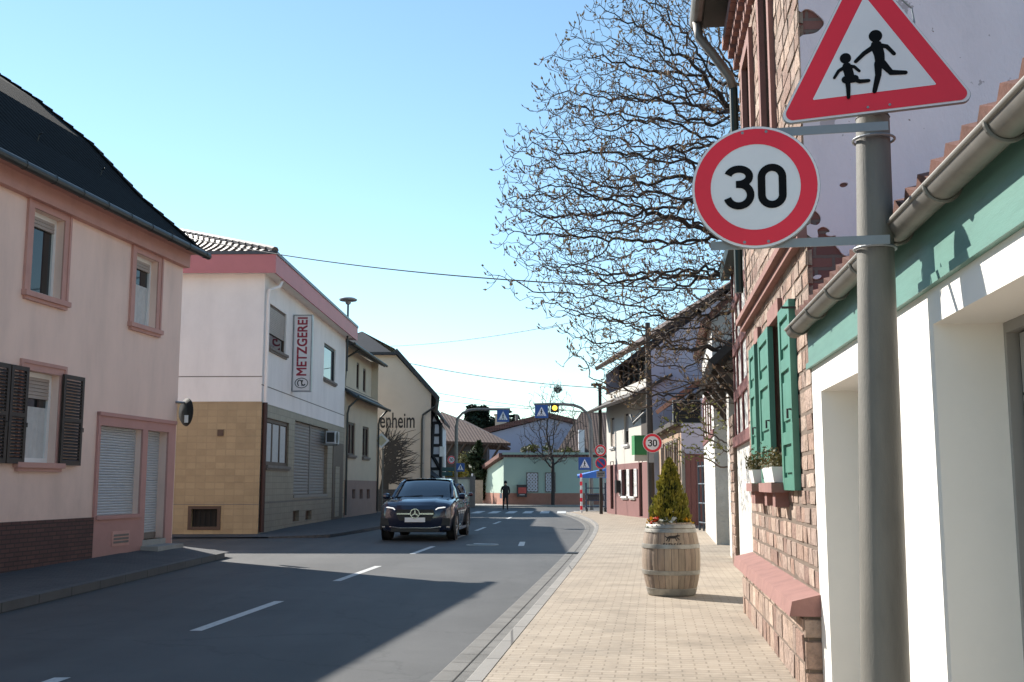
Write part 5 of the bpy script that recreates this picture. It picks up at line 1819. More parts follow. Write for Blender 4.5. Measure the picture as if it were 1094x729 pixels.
# big barn behind: broad gable in shade
YB = 108.0
l, pk, r_ = at(473, 476, YB), at(586, 447, YB), at(650, 467, YB)
bn = thing('barn', 'broad lilac shaded barn gable with red brown tiled roof behind the mint building', 'barn', (0, YB + 8, 0))
m = MB(); m.prism([(l.x, YB, 0), (r_.x + 8, YB, 0), (r_.x + 8, YB, r_.z - 1.5), (pk.x, YB, pk.z), (l.x, YB, l.z)], (0, 25, 0)); m.build('wall', M['lilac_barn'], bn)
m = MB()
n_ = 1
m.prism([(l.x - .5, YB - .4, l.z + .0), (pk.x, YB - .4, pk.z + .05), (pk.x, YB - .4, pk.z + .55), (l.x - .5, YB - .4, l.z + .55)], (0, 26, 0))
m.prism([(pk.x, YB - .4, pk.z + .05), (r_.x + 8.5, YB - .4, r_.z - 1.6), (r_.x + 8.5, YB - .4, r_.z - 1.1), (pk.x, YB - .4, pk.z + .55)], (0, 26, 0))
m.build('roof', M['tile_red_shader'], bn)
ch = at(535, 453, YB + 6)
m = MB(); m.box(ch.x - .6, ch.x + .6, YB + 6, YB + 7.2, ch.z - 1.5, ch.z + .9); m.box(ch.x - .72, ch.x + .72, YB + 5.9, YB + 7.3, ch.z + .9, ch.z + 1.05); m.build('chimney', M['beige_plaster'], bn)
ch = at(552, 447, YB + 4); m = MB(); m.tube([(ch.x, ch.y, ch.z - 1.5), (ch.x, ch.y, ch.z + .3)], .16, 8); m.build('flue', M['zinc'], bn)

# red brown roofed house at the right behind the mint building
YR = 94.0
p0, p1, p2 = at(598, 482, YR), at(632, 445, YR), at(668, 470, YR)
rr = thing('red_roof_house', 'house with weathered red brown tiled roof rising behind the mint building', 'house', (p1.x, YR + 4, 0))
m = MB(); m.box(p0.x + .5, 18, YR + .5, YR + 9, 0, p0.z - .2); m.build('wall', M['plinth_pinkish'], rr)
m = MB(); zt_ = p1.z + .7
slab(m, [(p0.x - .3, YR - .2, p0.z - .1), (19, YR - .2, p0.z - .1), (19, YR + 5, zt_), (p1.x - .6, YR + 5, zt_)], .2); slab(m, [(p1.x - .6, YR + 5, zt_), (19, YR + 5, zt_), (19, YR + 10, p0.z), (p0.x, YR + 10, p0.z)], .2)
m.add([(p0.x - .3, YR - .2, p0.z - .1), (p1.x - .6, YR + 5, zt_), (p0.x, YR + 10, p0.z)], [(0, 1, 2)])
m.build('roof', M['tile_brown_shader'], rr)
q = at(622, 470, YR - 1); m = MB(); m.box(q.x - .25, q.x + .25, YR - .2, YR + .4, 3, q.z + .9); m.build('chimney', M['panel_white'], rr)

# half timbered gable at the left
YH = 74.0
l, r2, tp = at(457, 440, YH), at(471, 456, YH), at(457.5, 432, YH)
ht = thing('timbered_gable_house', 'narrow half timbered gable with black beams and lilac panels beside the lettered gable', 'house', (l.x, YH + 4, 0))
m = MB(); m.prism([(l.x - 4, YH, 0), (r2.x, YH, 0), (r2.x, YH, r2.z), (tp.x, YH, tp.z), (tp.x - 2, YH, tp.z + 1), (l.x - 4, YH, tp.z)], (0, 6, 0)); m.build('wall', M['panel_white'], ht)
m = MB()
for py in (452, 465, 476, 487, 501):
    q = at(465, py, YH); m.box(l.x - .5, r2.x, YH - .05, YH, q.z - .1, q.z + .1)
m.build('rail', M['beam_black'], ht)
for (x0, y0, x1, y1) in ((471, 452, 471, 520), (464, 435, 460, 452), (463, 452, 461, 487), (459, 432, 459, 520), (471, 455, 459, 431), (462, 487, 470, 501)):
    p, q = at(x0, y0, YH), at(x1, y1, YH)
    m = MB(); m.tube([(p.x, YH - .04, p.z), (q.x, YH - .04, q.z)], .12, 4); m.build('beam', M['beam_black'], ht)
m = MB(); e0, e1 = at(456, 428, YH - 1), at(474, 453, YH - 1)
m.prism([(e0.x, YH - .5, e0.z), (e1.x, YH - .5, e1.z), (e1.x, YH - .5, e1.z + .25), (e0.x, YH - .5, e0.z + .25)], (0, 7, 0)); m.build('roof', M['tile_brown_shader'], ht)
m = MB(); e0, e1 = at(457, 501, YH - 1.5), at(472, 514, YH - 1.5)
slab(m, [(e0.x - .5, YH - 1.6, e0.z), (e1.x, YH - 1.6, e1.z), (e1.x, YH - .06, e1.z + .1), (e0.x - .5, YH - .06, e0.z + .5)], .2); m.build('porch_roof', M['slate_dark'], ht)
# brown tiled barn roof between
YT = 90.0
p = [at(470, 438, YT), at(492, 441, YT + 8), at(533, 468, YT + 8), at(476, 474, YT), at(472, 470, YT)]
br = thing('tiled_barn', 'barn with brown tiled roof and open timber front left of the dark conifers', 'barn', (at(480, 500, YT).x, YT + 3, 0))
xl_, xr_ = at(466, 470, YT).x, at(520, 470, YT).x
zE_, zR_ = at(480, 471, YT).z, at(474, 439, YT + 5).z
m = MB(); slab(m, [(xl_, YT, zE_), (xr_ + 2, YT, zE_ - .2), (at(497, 445, YT + 6).x, YT + 6, zR_ - .8), (xl_, YT + 6, zR_)], .25)
slab(m, [(xl_, YT + 6, zR_), (at(497, 445, YT + 6).x, YT + 6, zR_ - .8), (xr_ + 2, YT + 12, zE_ - .2), (xl_, YT + 12, zE_)], .25)
m.build('roof', M['tile_brown_shader'], br)
m = MB(); m.box(xl_, xr_, YT + .6, YT + 11, 0, zE_ - .3); m.build('wall', M['soffit_wood'], br)
for k in range(5):
    m = MB(); x0 = xl_ + .5 + k * 1.0; m.tube([(x0, YT + .5, zE_ - 1.8), (x0 + .9, YT + .1, zE_ - .25)], .1, 4); m.build('strut', M['wood_brown'], br)
# cream yard wall, gate, pillar
q0, q1 = at(488, 512, 76), at(502, 541, 76)
surf('cream_wall', (0.66, 0.63, 0.50), var=.08)
yw = thing('yard_wall', 'cream rendered yard wall with a dark end behind the parked red car', 'wall', (q0.x, 76, 0))
m = MB(); zt_ = q0.z; m.box(at(470, 520, 76).x, q1.x, 76, 76.4, 0, zt_); m.build('wall_body', M['cream_wall'], yw)
m = MB(); m.box(at(470, 520, 76).x - .1, q1.x + .1, 75.95, 76.45, zt_, zt_ + .12); m.build('coping', M['sill_concrete'], yw)
m = MB(); m.box(q1.x + .005, q1.x + .35, 75.9, 76.6, 0, zt_ + .2); m.build('end_pier', M['sill_concrete'], yw)
surf('gate_wood', (0.40, 0.31, 0.24), var=.15, scale=3)
p0, p1 = at(505.5, 513, 84), at(516, 536, 84)
fg = thing('wooden_gate', 'pale boarded gate between the yard wall and the mint building', 'gate', (p0.x, 84, 0))
for k in range(2):
    m = MB(); wdt = (p1.x - p0.x) / 2
    for j in range(5):
        x0 = p0.x + k * wdt + j * wdt / 5
        m.box(x0, x0 + wdt / 5 - .015, 84, 84.05, .1, p0.z)
    m.build('gate_leaf', M['gate_wood'], fg)
m = MB(); m.box(p0.x - .14, p0.x - .01, 83.95, 84.1, 0, p0.z + .5); m.build('gate_post', M['panel_white'], fg)

# ---------------- vegetation helpers
def leaf_cloud(mb, n, pos_fn, size, rnd, flat=.5):
    for k in range(n):
        p = pos_fn()
        if p is None:
            continue
        s = rnd.uniform(*size)
        d1 = Vector((rnd.gauss(0, 1), rnd.gauss(0, 1), rnd.gauss(0, flat))).normalized()
        d2 = d1.cross(Vector((rnd.gauss(0, 1), rnd.gauss(0, 1), rnd.gauss(0, 1)))).normalized()
        mb.quad(p - d1 * s, p - d2 * s * .45, p + d1 * s, p + d2 * s * .45)


leafy('conifer_dark', (0.008, 0.016, 0.010), (0.018, 0.032, 0.018), scale=1.0, trans=.05)
leafy('conifer_mid', (0.014, 0.025, 0.010), (0.04, 0.055, 0.02), scale=1.5, trans=.1)
leafy('bush_olive', (0.09, 0.085, 0.035), (0.16, 0.15, 0.06), scale=2, trans=.2)
leafy('bush_yellow', (0.35, 0.24, 0.04), (0.50, 0.36, 0.06), scale=3, trans=.2)
leafy('bush_green', (0.06, 0.07, 0.02), (0.11, 0.12, 0.035), scale=2, trans=.2)
surf('bark', (0.045, 0.036, 0.032), var=.3, scale=6, rough=.9, bump=.6, bscale=30)
surf('bark_twig', (0.10, 0.072, 0.055), var=.3, scale=3, rough=.9)


def blob_tree(name, label, cat, base, h, lobes, n, size, mat, seed, group=None):
    rnd = random.Random(seed)
    t = thing(name, label, cat, base, group)
    base = Vector(base)
    m = MB()
    def fn():
        (cx, cy, cz, rx, ry, rz) = rnd.choice(lobes)
        d = Vector((rnd.gauss(0, 1), rnd.gauss(0, 1), rnd.gauss(0, 1))).normalized() * (rnd.random() ** .33)
        d *= 1 + .35 * noise.noise(d * 3 + Vector((cx, cy, seed)))
        return base + Vector((cx + d.x * rx, cy + d.y * ry, cz + d.z * rz))
    leaf_cloud(m, n, fn, size, rnd)
    m.build('crown', mat, t, recalc=False)
    m = MB(); m.tube([base, base + Vector((.02, 0, h * .4)), base + Vector((0, 0, h * .8))], [h * .035, h * .025, .02], 7); m.build('trunk', M['bark'], t)
    return t


# dark conifers beyond the barns
YC = 135.0
for i, (px, py, lab) in enumerate(((505, 436, 'dark conifer with a ragged top beyond the barn roofs, left of the pair'), (516, 437, 'broad dark conifer beyond the barn roofs, right of the pair'))):
    q = at(px, py, YC + i)
    H_ = q.z
    lobes = []
    rr_ = random.Random(40 + i)
    for k in range(16):
        f = k / 15
        r0 = (1 - f) * 3.1 + .5
        for j in range(2):
            lobes.append((rr_.uniform(-1, 1) * r0 * .7, rr_.uniform(-1, 1) * r0 * .6, H_ * (.32 + .66 * f), r0 * .75, r0 * .7, H_ * .05))
    if i:
        for k in range(10):
            lobes.append((2.2 + rr_.uniform(-1.5, 1.5), 0, H_ * rr_.uniform(.5, .88), 1.4, 1.2, 1.0))
    blob_tree('conifer', lab, 'conifer', (q.x, YC + i, 0), H_, lobes, 5200, (.25, .55), M['conifer_dark'], 50 + i, group='dark conifers beyond the barns')
# columnar conifer in the yard, forsythia, olive shrub
q = at(507, 484, 86)
rr_ = random.Random(5)
lobes = [(rr_.uniform(-.35, .35), rr_.uniform(-.4, .4), q.z * (.2 + .8 * f / 9), .75 - .03 * f, .7 - .03 * f, .5) for f in range(10)]
lobes += [(0.1, 0, q.z + .6 - .9 * j / 3, .12 + .1 * j, .12 + .1 * j, .4) for j in range(3)]
blob_tree('columnar_conifer', 'dark columnar conifer standing behind the cream yard wall', 'conifer', (q.x + .25, 86, 0), q.z, lobes, 2600, (.12, .3), M['conifer_mid'], 61)
q = at(502, 486, 87)
lobes = [(rr_.uniform(-.7, .8), rr_.uniform(-.4, .4), q.z - rr_.uniform(.1, 1.9), .5, .5, .55) for f in range(10)]
blob_tree('shrub', 'loose olive shrub half around the columnar conifer', 'shrub', (q.x, 87.5, 0), q.z, lobes, 900, (.10, .22), M['bush_olive'], 62)
q = at(492, 506, 77.5)
lobes = [(rr_.uniform(-.9, .8), rr_.uniform(-.3, .3), q.z - rr_.uniform(-.1, .8), .4, .4, .35) for f in range(9)]
blob_tree('shrub', 'yellow flowering shrub above the cream yard wall', 'shrub', (q.x, 77.6, 0), q.z, lobes, 900, (.08, .16), M['bush_yellow'], 63)
q = at(583, 480, 84)
lobes = [(rr_.uniform(-2.2, 2.2), rr_.uniform(-.4, .4), q.z + rr_.uniform(-.6, .25), .5, .5, .35) for f in range(12)]
blob_tree('hedge', 'green hedge top showing over the mint building', 'hedge', (q.x + .6, 88.5, 0), q.z, lobes, 1000, (.1, .2), M['bush_green'], 64)


# ---------------- space colonisation for bare trees
def colonize(trunk, attractors, di, dk, step, iters, bias=Vector((0, 0, 0)), rnd=random, wig=.45):
    nodes = [Vector(p) for p in trunk]
    par = [i - 1 for i in range(len(nodes))]
    att = list(attractors)
    for it in range(iters):
        kd = kdtree.KDTree(len(nodes))
        for i, p in enumerate(nodes):
            kd.insert(p, i)
        kd.balance()
        acc = {}
        keep = []
        for a in att:
            co, i, d = kd.find(a)
            if d < dk:
                continue
            keep.append(a)
            if d < di:
                acc.setdefault(i, Vector((0, 0, 0)))
                acc[i] = acc[i] + (a - co).normalized()
        att = keep
        if not acc:
            break
        new = 0
        for i, v in acc.items():
            if v.length < .05:
                v = Vector((rnd.uniform(-1, 1), rnd.uniform(-1, 1), rnd.uniform(-1, 1)))
            d = v.normalized() + bias + Vector((rnd.uniform(-1, 1), rnd.uniform(-1, 1), rnd.uniform(-1, 1))) * wig
            p = nodes[i] + d.normalized() * step
            co, j, dd = kd.find(p)
            if dd < step * .35:
                continue
            nodes.append(p)
            par.append(i)
            new += 1
        if not new:
            break
    return nodes, par


def tree_mesh(nodes, par, r_tip, expo, r_max=None, sides=((.06, 8), (.02, 5), (0, 3))):
    n = len(nodes)
    ch = [[] for _ in range(n)]
    for i, p in enumerate(par):
        if p >= 0:
            ch[p].append(i)
    rad = [0.0] * n
    for i in range(n - 1, -1, -1):
        if not ch[i]:
            rad[i] = r_tip
        else:
            rad[i] = sum(rad[c] ** expo for c in ch[i]) ** (1 / expo)
        if r_max:
            rad[i] = min(rad[i], r_max)
    big, small = MB(), MB()
    starts = [(0, None)]
    while starts:
        s, p0 = starts.pop()
        path = [] if p0 is None else [p0]
        i = s
        while True:
            path.append(i)
            if not ch[i]:
                break
            cs = sorted(ch[i], key=lambda c: -rad[c])
            for c in cs[1:]:
                starts.append((c, i))
            i = cs[0]
        if len(path) < 2:
            continue
        rr = [rad[k] for k in path]
        if p0 is not None:
            rr[0] = min(rr[0], rr[1] * 1.25)
        ns = 3
        for lim, k in sides:
            if max(rr) > lim:
                ns = k
                break
        (big if max(rr) > .03 else small).tube([nodes[k] for k in path], rr, ns, caps=False)
    tips = [i for i in range(n) if not ch[i]]
    return big, small, tips, rad


# the slender bare tree in front of the mint building
rnd = random.Random(21)
q = ground_at(590.5, 540.5); Yt = 78.6
x0 = at(590.5, 540, Yt).x
tp = at(590, 398, Yt).z
trunk = [(x0, Yt, .1 + k * .3) for k in range(int(3.0 / .3))]
trunk = [(x + .03 * math.sin(z), y, z) for x, y, z in trunk]
att = []
while len(att) < 420:
    p = Vector((rnd.uniform(-2.6, 2.6), rnd.uniform(-2.2, 2.2), rnd.uniform(2.9, tp + .1)))
    f = (p.z - 2.9) / (tp - 2.9)
    rad_ = 2.6 * math.sin(PI * min(1, .22 + f * .80)) ** .8 if f < 1 else 0.1
    if math.hypot(p.x, p.y) < rad_:
        att.append(Vector((x0 + p.x, Yt + p.y, p.z)))
nodes, par = colonize(trunk, att, 2.6, .30, .20, 90, bias=Vector((0, 0, .25)), rnd=rnd)
big, small, tips, rad = tree_mesh(nodes, par, .013, 2.2, .2)
tt = thing('bare_tree', 'slender bare tree in front of the mint building, between the openwork windows', 'tree', (x0, Yt, .1))
big.build('trunk', M['bark'], tt, recalc=False)
for i in tips:
    for k in range(3):
        p = nodes[i]; d = (Vector((rnd.uniform(-1, 1), rnd.uniform(-1, 1), rnd.uniform(.2, 1.2)))).normalized() * rnd.uniform(.3, .6)
        small.tube([p, p + d * .5 + Vector((0, 0, .03)), p + d], [.012, .010, .007], 3, caps=False)
small.build('twigs', M['bark_twig'], tt, recalc=False)
nq = at(596, 416, Yt)
m = MB()
rnn = random.Random(2)
for k in range(90):
    d = Vector((rnn.gauss(0, 1), rnn.gauss(0, 1), rnn.gauss(0, .6))).normalized()
    p = Vector((nq.x, Yt, nq.z)) + d * .22; e = d.cross(Vector((rnn.gauss(0, 1), rnn.gauss(0, 1), 1))).normalized() * .25
    m.tube([p - e, p + e], .012, 3, caps=False)
tag(m.build('bird_nest', M['bark'], None, recalc=False), 'dark bird nest in the top fork of the slender bare tree', 'nest')

# ================================================================== SIGNS
surf('sign_face_white', (0.80, 0.775, 0.775), rough=.38, var=.05, scale=3)
surf('sign_face_red', (0.85, 0.010, 0.035), rough=.38, var=.08, scale=3)
surf('sign_black', (0.006, 0.006, 0.007), rough=.6, spec=.1)
surf('sign_blue', (0.018, 0.085, 0.30), rough=.4, var=.06)
surf('sign_back', (0.26, 0.27, 0.28), rough=.5, metal=.4)
surf('pole_grey', (0.165, 0.155, 0.135), rough=.62, var=.3, scale=2.5, bump=.25, bscale=60, uvstretch=(3, 3, .6))
surf('pole_dark', (0.05, 0.042, 0.036), rough=.7, var=.2)


def digits30(mb, h, y):
    """the figures 3 and 0 as flat strokes, centred"""
    w_ = h * .165
    r = h * .255
    # 3
    cx = -h * .36
    mb.ribbon(arc(cx, h * .245, h * .235, h * .175, 165, -90, 20), w_, y)
    mb.ribbon([(cx - h * .06, h * .07), (cx + h * .012, h * .07)], w_ * .98, y - .0002)
    mb.ribbon(arc(cx, -h * .175, h * .255, h * .245, 90, -165, 22), w_, y - .0004)
    # 0
    cx = h * .36
    pts = arc(cx, h * .2, h * .225, h * .22, 0, 180, 14) + arc(cx, -h * .2, h * .225, h * .22, 180, 360, 14)
    mb.ribbon(pts, w_, y, closed=True)


def place(t, loc, yaw=0.0, roll=0.0, pitch=0.0):
    t.location = loc
    t.rotation_euler = (Matrix.Rotation(yaw, 3, 'Z') @ Matrix.Rotation(roll, 3, 'Y')).to_euler()


def round_sign(label, D, group=None, kind='30', cat='speed sign', name='speed_limit_sign'):
    t = local_thing(name, label, cat, group)
    r = D / 2
    m = MB(); m.lathe([(r - .004, .022), (r, .018), (r, .0), (r - .003, -.001)], 48, (0, 0, 0), (0, 1, 0)); po = m.build('plate', M['sign_back'], t)
    m = MB(); m.disc(0, 0, r - .002, -.0035, 56); m.build('border', M['sign_face_white'], po)
    if kind == '30':
        m = MB(); m.disc(0, 0, r * .955, -.0055, 56, r * .70); m.build('red_ring', M['sign_face_red'], t)
        m = MB(); digits30(m, D * .36, -.0062); m.build('figures', M['sign_black'], t)
    else:
        m = MB(); m.disc(0, 0, r * .95, -.0050, 40); m.build('blue_field', M['sign_blue'], t)
        m = MB(); m.disc(0, 0, r * .95, -.0065, 40, r * .74); m.ribbon([(-r * .55, r * .55), (r * .55, -r * .55)], r * .2, -.0064); m.build('red_ring', M['sign_face_red'], t)
    return t


def person_strokes(mb, y):
    pass


def crossing_sign(label, S, group=None, lamp=False):
    """blue square with a white triangle and a walking figure over stripes"""
    t = local_thing('crossing_sign', label, 'road sign', group)
    m = MB(); m.box(-S / 2, S / 2, 0, .02, -S / 2, S / 2); po = m.build('plate', M['sign_back'], t)
    m = MB(); m.poly([(-S * .49, -S * .49), (S * .49, -S * .49), (S * .49, S * .49), (-S * .49, S * .49)], -.004); m.build('blue_field', M['sign_blue'], po)
    m = MB(); m.poly([(-S * .37, -S * .33), (S * .37, -S * .33), (0, S * .37)], -.008); m.build('white_triangle', M['sign_face_white'], t)
    m = MB(); y = -.011
    m.disc(0, S * .14, S * .045, y, 10)
    m.ribbon([(0, S * .1), (-.01 * S, -S * .08)], S * .075, y)
    m.ribbon([(-.01 * S, -S * .07), (S * .07, -S * .22)], S * .045, y - .0003); m.ribbon([(-.01 * S, -S * .07), (-S * .08, -S * .22)], S * .045, y - .0006)
    m.ribbon([(0, S * .07), (S * .08, -S * .03)], S * .03, y - .0009); m.ribbon([(0, S * .07), (-S * .07, -S * .02)], S * .03, y - .0012)
    for k in range(4):
        x = -S * .24 + k * S * .14
        m.ribbon([(x, -S * .24), (x - S * .03, -S * .31)], S * .05, y - .0015)
    m.build('walking_figure', M['sign_black'], t)
    return t


# ---------------- the large post in front of the garage with two signs
pb = depth_at(947, 729, 4.6)
PX = depth_at(941, 515, 4.6).x
d_lean = 0.0225
pole_x = lambda z: PX + (z - 1.5) * d_lean
zt_ = 3.115
t = thing('sign_post', 'thick tapered grey post carrying the two large signs close to the garage', 'post', (pole_x(.1), 4.6, .1))
m = MB()
zs = [.1, .6, 1.2, 1.8, 2.4, 2.9, zt_]
m.tube([(pole_x(z), 4.6, z) for z in zs], [.1045 - .011 * (z - .1) for z in zs], 40)
po = m.build('shaft', M['pole_grey'], t); edge_smooth(po, 40)
m = MB(); m.tube([(pole_x(zt_), 4.6, zt_ - .002), (pole_x(zt_), 4.6, zt_ + .012)], [.074, .067], 32); m.build('cap', M['pole_dark'], t)
m = MB(); m.tube([(pole_x(.5), 4.6, .45), (pole_x(.5), 4.6, .95)], [.0, .0], 4)
z_ = .62

yaw = R(-12.5)
c30 = depth_at(807, 200, 4.50)
D30 = .54
t = round_sign('big round 30 speed limit sign with red ring on the thick post', D30)
# brackets back to the post
inv = Matrix.Rotation(-yaw, 4, 'Z')
for (zz, x1) in ((D30 * .455, .0), (-D30 * .455, .0)):
    m = MB()
    pc = Vector((pole_x(c30.z + zz), 4.6, c30.z + zz)) - c30
    q = inv @ pc
    m.box(-D30 * .36 if zz < 0 else -.05, q.x + .04, .024, .030, zz - .019, zz + .019)
    m.tube([(q.x + .088 * math.cos(a), q.y + .088 * math.sin(a), zz) for a in [R(k * 15) for k in range(25)]], .006, 6)
    for k in range(2):
        m.tube([(-.05 + k * .1, -.007, zz * .985), (-.05 + k * .1, .03, zz * .985)], .007, 6)
    m.build('bracket', M['sign_back'], t)
place(t, c30, yaw, R(0.5))

# the triangle with two running children
S = .83
zc_ = 0
tri_c = depth_at(935.5, 121, 4.49)
t = local_thing('children_warning_sign', 'large red bordered triangle sign with two running black children on the thick post', 'road sign')
Ht = S * .866


def round_tri(S_, r, z0):
    H_ = S_ * .866
    P_ = [(-S_ / 2, z0), (S_ / 2, z0), (0, z0 + H_)]
    out = []
    for i, p in enumerate(P_):
        cxx, czz = 0, z0 + H_ / 3
        d = (cxx - p[0], czz - p[1]); l = math.hypot(*d)
        k = (p[0] + d[0] / l * 2 * r, p[1] + d[1] / l * 2 * r)
        a0 = (210, 330, 90)[i]
        out += arc(k[0], k[1], r, r, a0 - 60, a0 + 60, 8)
    return out


m = MB(); o_ = round_tri(S, .035, 0); m.add([(x, 0, z) for x, z in o_] + [(x, .02, z) for x, z in o_], [tuple(range(len(o_))), tuple(range(len(o_), 2 * len(o_)))] + [(i, (i + 1) % len(o_), len(o_) + (i + 1) % len(o_), len(o_) + i) for i in range(len(o_))])
po = m.build('plate', M['sign_back'], t)
m = MB(); m.poly(round_tri(S - .006, .034, .0017), -.003); m.build('border', M['sign_face_white'], po)
m = MB(); o_ = round_tri(S * .955, .03, S * .013); i_ = round_tri(S * .62, .004, S * .11)
m.poly(o_, -.005); m.build('red_border', M['sign_face_red'], t)
m = MB(); m.poly(i_, -.0065); m.build('white_field', M['sign_face_white'], t)
m = MB(); y = -.0082
# taller child (right): units in sign-widths
def stroke(pts, w0, w1, dy=[0.0]):
    dy[0] += .0002
    n_ = len(pts)
    m.ribbon([(a * S, b * S) for a, b in pts], [(w0 + (w1 - w0) * i / (n_ - 1)) * S * .82 for i in range(n_)], y - dy[0])
    for (a, b), w in ((pts[0], w0), (pts[-1], w1)):
        m.disc(a * S, b * S, w * S * .41, y - dy[0] - .0001, 10)
m.disc(.035 * S, .415 * S, .034 * S, y, 20)
stroke([(.035, .362), (.045, .31), (.045, .262)], .072, .058)
stroke([(.035, .365), (.085, .350), (.118, .305)], .034, .024)
stroke([(.03, .362), (-.03, .328), (-.075, .290)], .034, .024)
stroke([(.055, .262), (.095, .205), (.165, .195)], .050, .026)
stroke([(.035, .262), (.030, .20), (.004, .115)], .050, .028)
# smaller child (left)
m.disc(-.125 * S, .315 * S, .029 * S, y, 20)
stroke([(-.122, .268), (-.115, .232), (-.112, .205)], .058, .060)
stroke([(-.122, .272), (-.085, .262), (-.062, .235)], .026, .018)
stroke([(-.128, .268), (-.165, .250), (-.19, .215)], .026, .018)
stroke([(-.135, .197), (-.088, .197)], .050, .050)
stroke([(-.098, .200), (-.065, .178), (-.02, .176)], .034, .022)
stroke([(-.125, .195), (-.125, .15), (-.128, .098)], .034, .022)
m.build('running_children', M['sign_black'], t)
m = MB()
for k in (-.03, .06):
    m.tube([(k, -.009, .028), (k, .022, .028)], .006, 6)
m.build('rivets', M['sign_back'], t)
m = MB(); m.tube([(0, .026, .03), (0, .026, S * .5)], .016, 8); m.box(-.09, .09, .021, .026, .06, .10); m.build('bracket', M['sign_back'], t)
place(t, tri_c, R(-14), R(-2.6))
# a cable tie hanging on the triangle
t2 = thing('cable_tie', 'loose grey plastic tie hanging over the upper right edge of the triangle sign', 'cable tie', depth_at(975, 10, 4.44))
m = MB(); q = [depth_at(a, b, 4.455) for a, b in ((958, -6), (966, 2), (974, 9), (977, 24), (975, 41))]; m.tube(q, .004, 5); m.build('strap', M['sign_back'], t2)

# ---------------- wooden post with a smaller 30 sign
Y3 = 38.0
b = ground_at(696, 562, .1); top = depth_at(694, 345, Y3)
t = thing('wooden_mast', 'tall dark timber mast carrying a 30 sign behind the planted barrel', 'post', (depth_at(696, 520, Y3).x, Y3, .1))
m = MB(); x_ = depth_at(696, 520, Y3).x; m.tube([(x_, Y3, .1), (x_ - .03, Y3, 4), (x_ - .04, Y3, top.z)], [.13, .115, .09], 12); po = m.build('shaft', M['pole_dark'], t); edge_smooth(po)
m = MB(); m.box(x_ - .09, x_ + .09, Y3 - .13, Y3 - .10, 2.3, 2.8); m.build('band', M['sign_back'], t)
c = depth_at(697, 473.5, Y3 - .2)
t = round_sign('small 30 speed sign on the dark timber mast behind the barrel', 20.5 / 1150 * Y3)
place(t, (c.x, Y3 - .2, c.z), 0)
m = MB()

# ---------------- street lamp with a 30 sign over a no stopping sign
Y4 = 54.0
c = depth_at(642, 520, Y4); top = depth_at(642, 412, Y4); tip = depth_at(631.5, 412, Y4)
t = thing('street_lamp', 'dark square street lamp whose post carries a 30 sign above a no stopping sign', 'street lamp', (c.x, Y4, .1))
m = MB(); m.tube([(c.x, Y4, .1), (c.x, Y4, top.z)], .085, 10); m.build('post', M['pole_dark'], t)
m = MB(); m.box(tip.x, c.x + .09, Y4 - .12, Y4 + .12, top.z - .02, top.z + .1); m.build('lamp_head', M['dark_metal'], t)
s = depth_at(641.5, 481.5, Y4 - .15)
t = round_sign('small 30 speed sign above the blue no stopping disc on the street lamp', 12.5 / 1150 * Y4, None)
place(t, (s.x, Y4 - .15, s.z))
s = depth_at(642, 495, Y4 - .15)
t = round_sign('round blue no stopping sign with red ring on the street lamp', 12.5 / 1150 * Y4, None, kind='stop', cat='road sign', name='no_stopping_sign')
place(t, (s.x, Y4 - .15, s.z))
s = depth_at(642, 507, Y4 - .1); t = local_thing('additional_plate', 'small grey plate under the no stopping sign', 'road sign'); m = MB(); m.box(-.22, .22, 0, .02, -.16, .16); m.build('plate', M['sign_back'], t)
m = MB(); m.box(-.16, .16, -.003, 0, .04, .07); m.box(-.16, .1, -.003, 0, -.05, -.02); m.build('print', M['sign_black'], t); place(t, (s.x, Y4 - .11, s.z))

# ---------------- arched mast right, with lit amber lamp and blue crossing sign
Y5 = 63.0
px = lambda a, b: depth_at(a, b, Y5)
base = px(632, 547)
t = thing('arched_mast', 'grey mast on the right arching over the road with a lit amber lamp', 'signal mast', (base.x, Y5, .1))
path = [(base.x, Y5, .1), (base.x, Y5, px(632, 460).z)] + [(px(a, b).x, Y5, px(a, b).z) for a, b in ((630.5, 450), (627, 441.5), (621, 436), (613, 433), (604, 432.2), (588, 432), (571, 432.5))]
m = MB(); m.tube(path, [.12, .11] + [.085] * 7, 10); m.build('arm', M['zinc'], t)
amber, t_, p_ = new_mat('amber_lamp'); p_.inputs['Base Color'].default_value = (.8, .45, .03, 1); p_.inputs['Emission Color'].default_value = (1, .62, .08, 1); p_.inputs['Emission Strength'].default_value = 2.2
q = px(592.5, 435.5)
m = MB(); m.box(q.x - .22, q.x + .22, Y5 - .2, Y5 + .1, q.z - .28, q.z + .2); lo = m.build('lamp_housing', M['black'], t)
m = MB(); m.lathe([(.15, 0), (.14, .05), (.08, .08), (.01, .09)], 16, (q.x, Y5 - .2, q.z - .04), (0, -1, 0)); m.build('lamp_lens', amber, lo)
q = px(578.5, 440); t = crossing_sign('blue crossing sign hung beside the amber lamp on the right arched mast', .78); place(t, (q.x, Y5 - .12, q.z))
q = px(624.5, 495.5); t = crossing_sign('blue crossing sign fixed low on the right arched mast', .74); place(t, (q.x, Y5 - .14, q.z))
q = px(635, 540); 
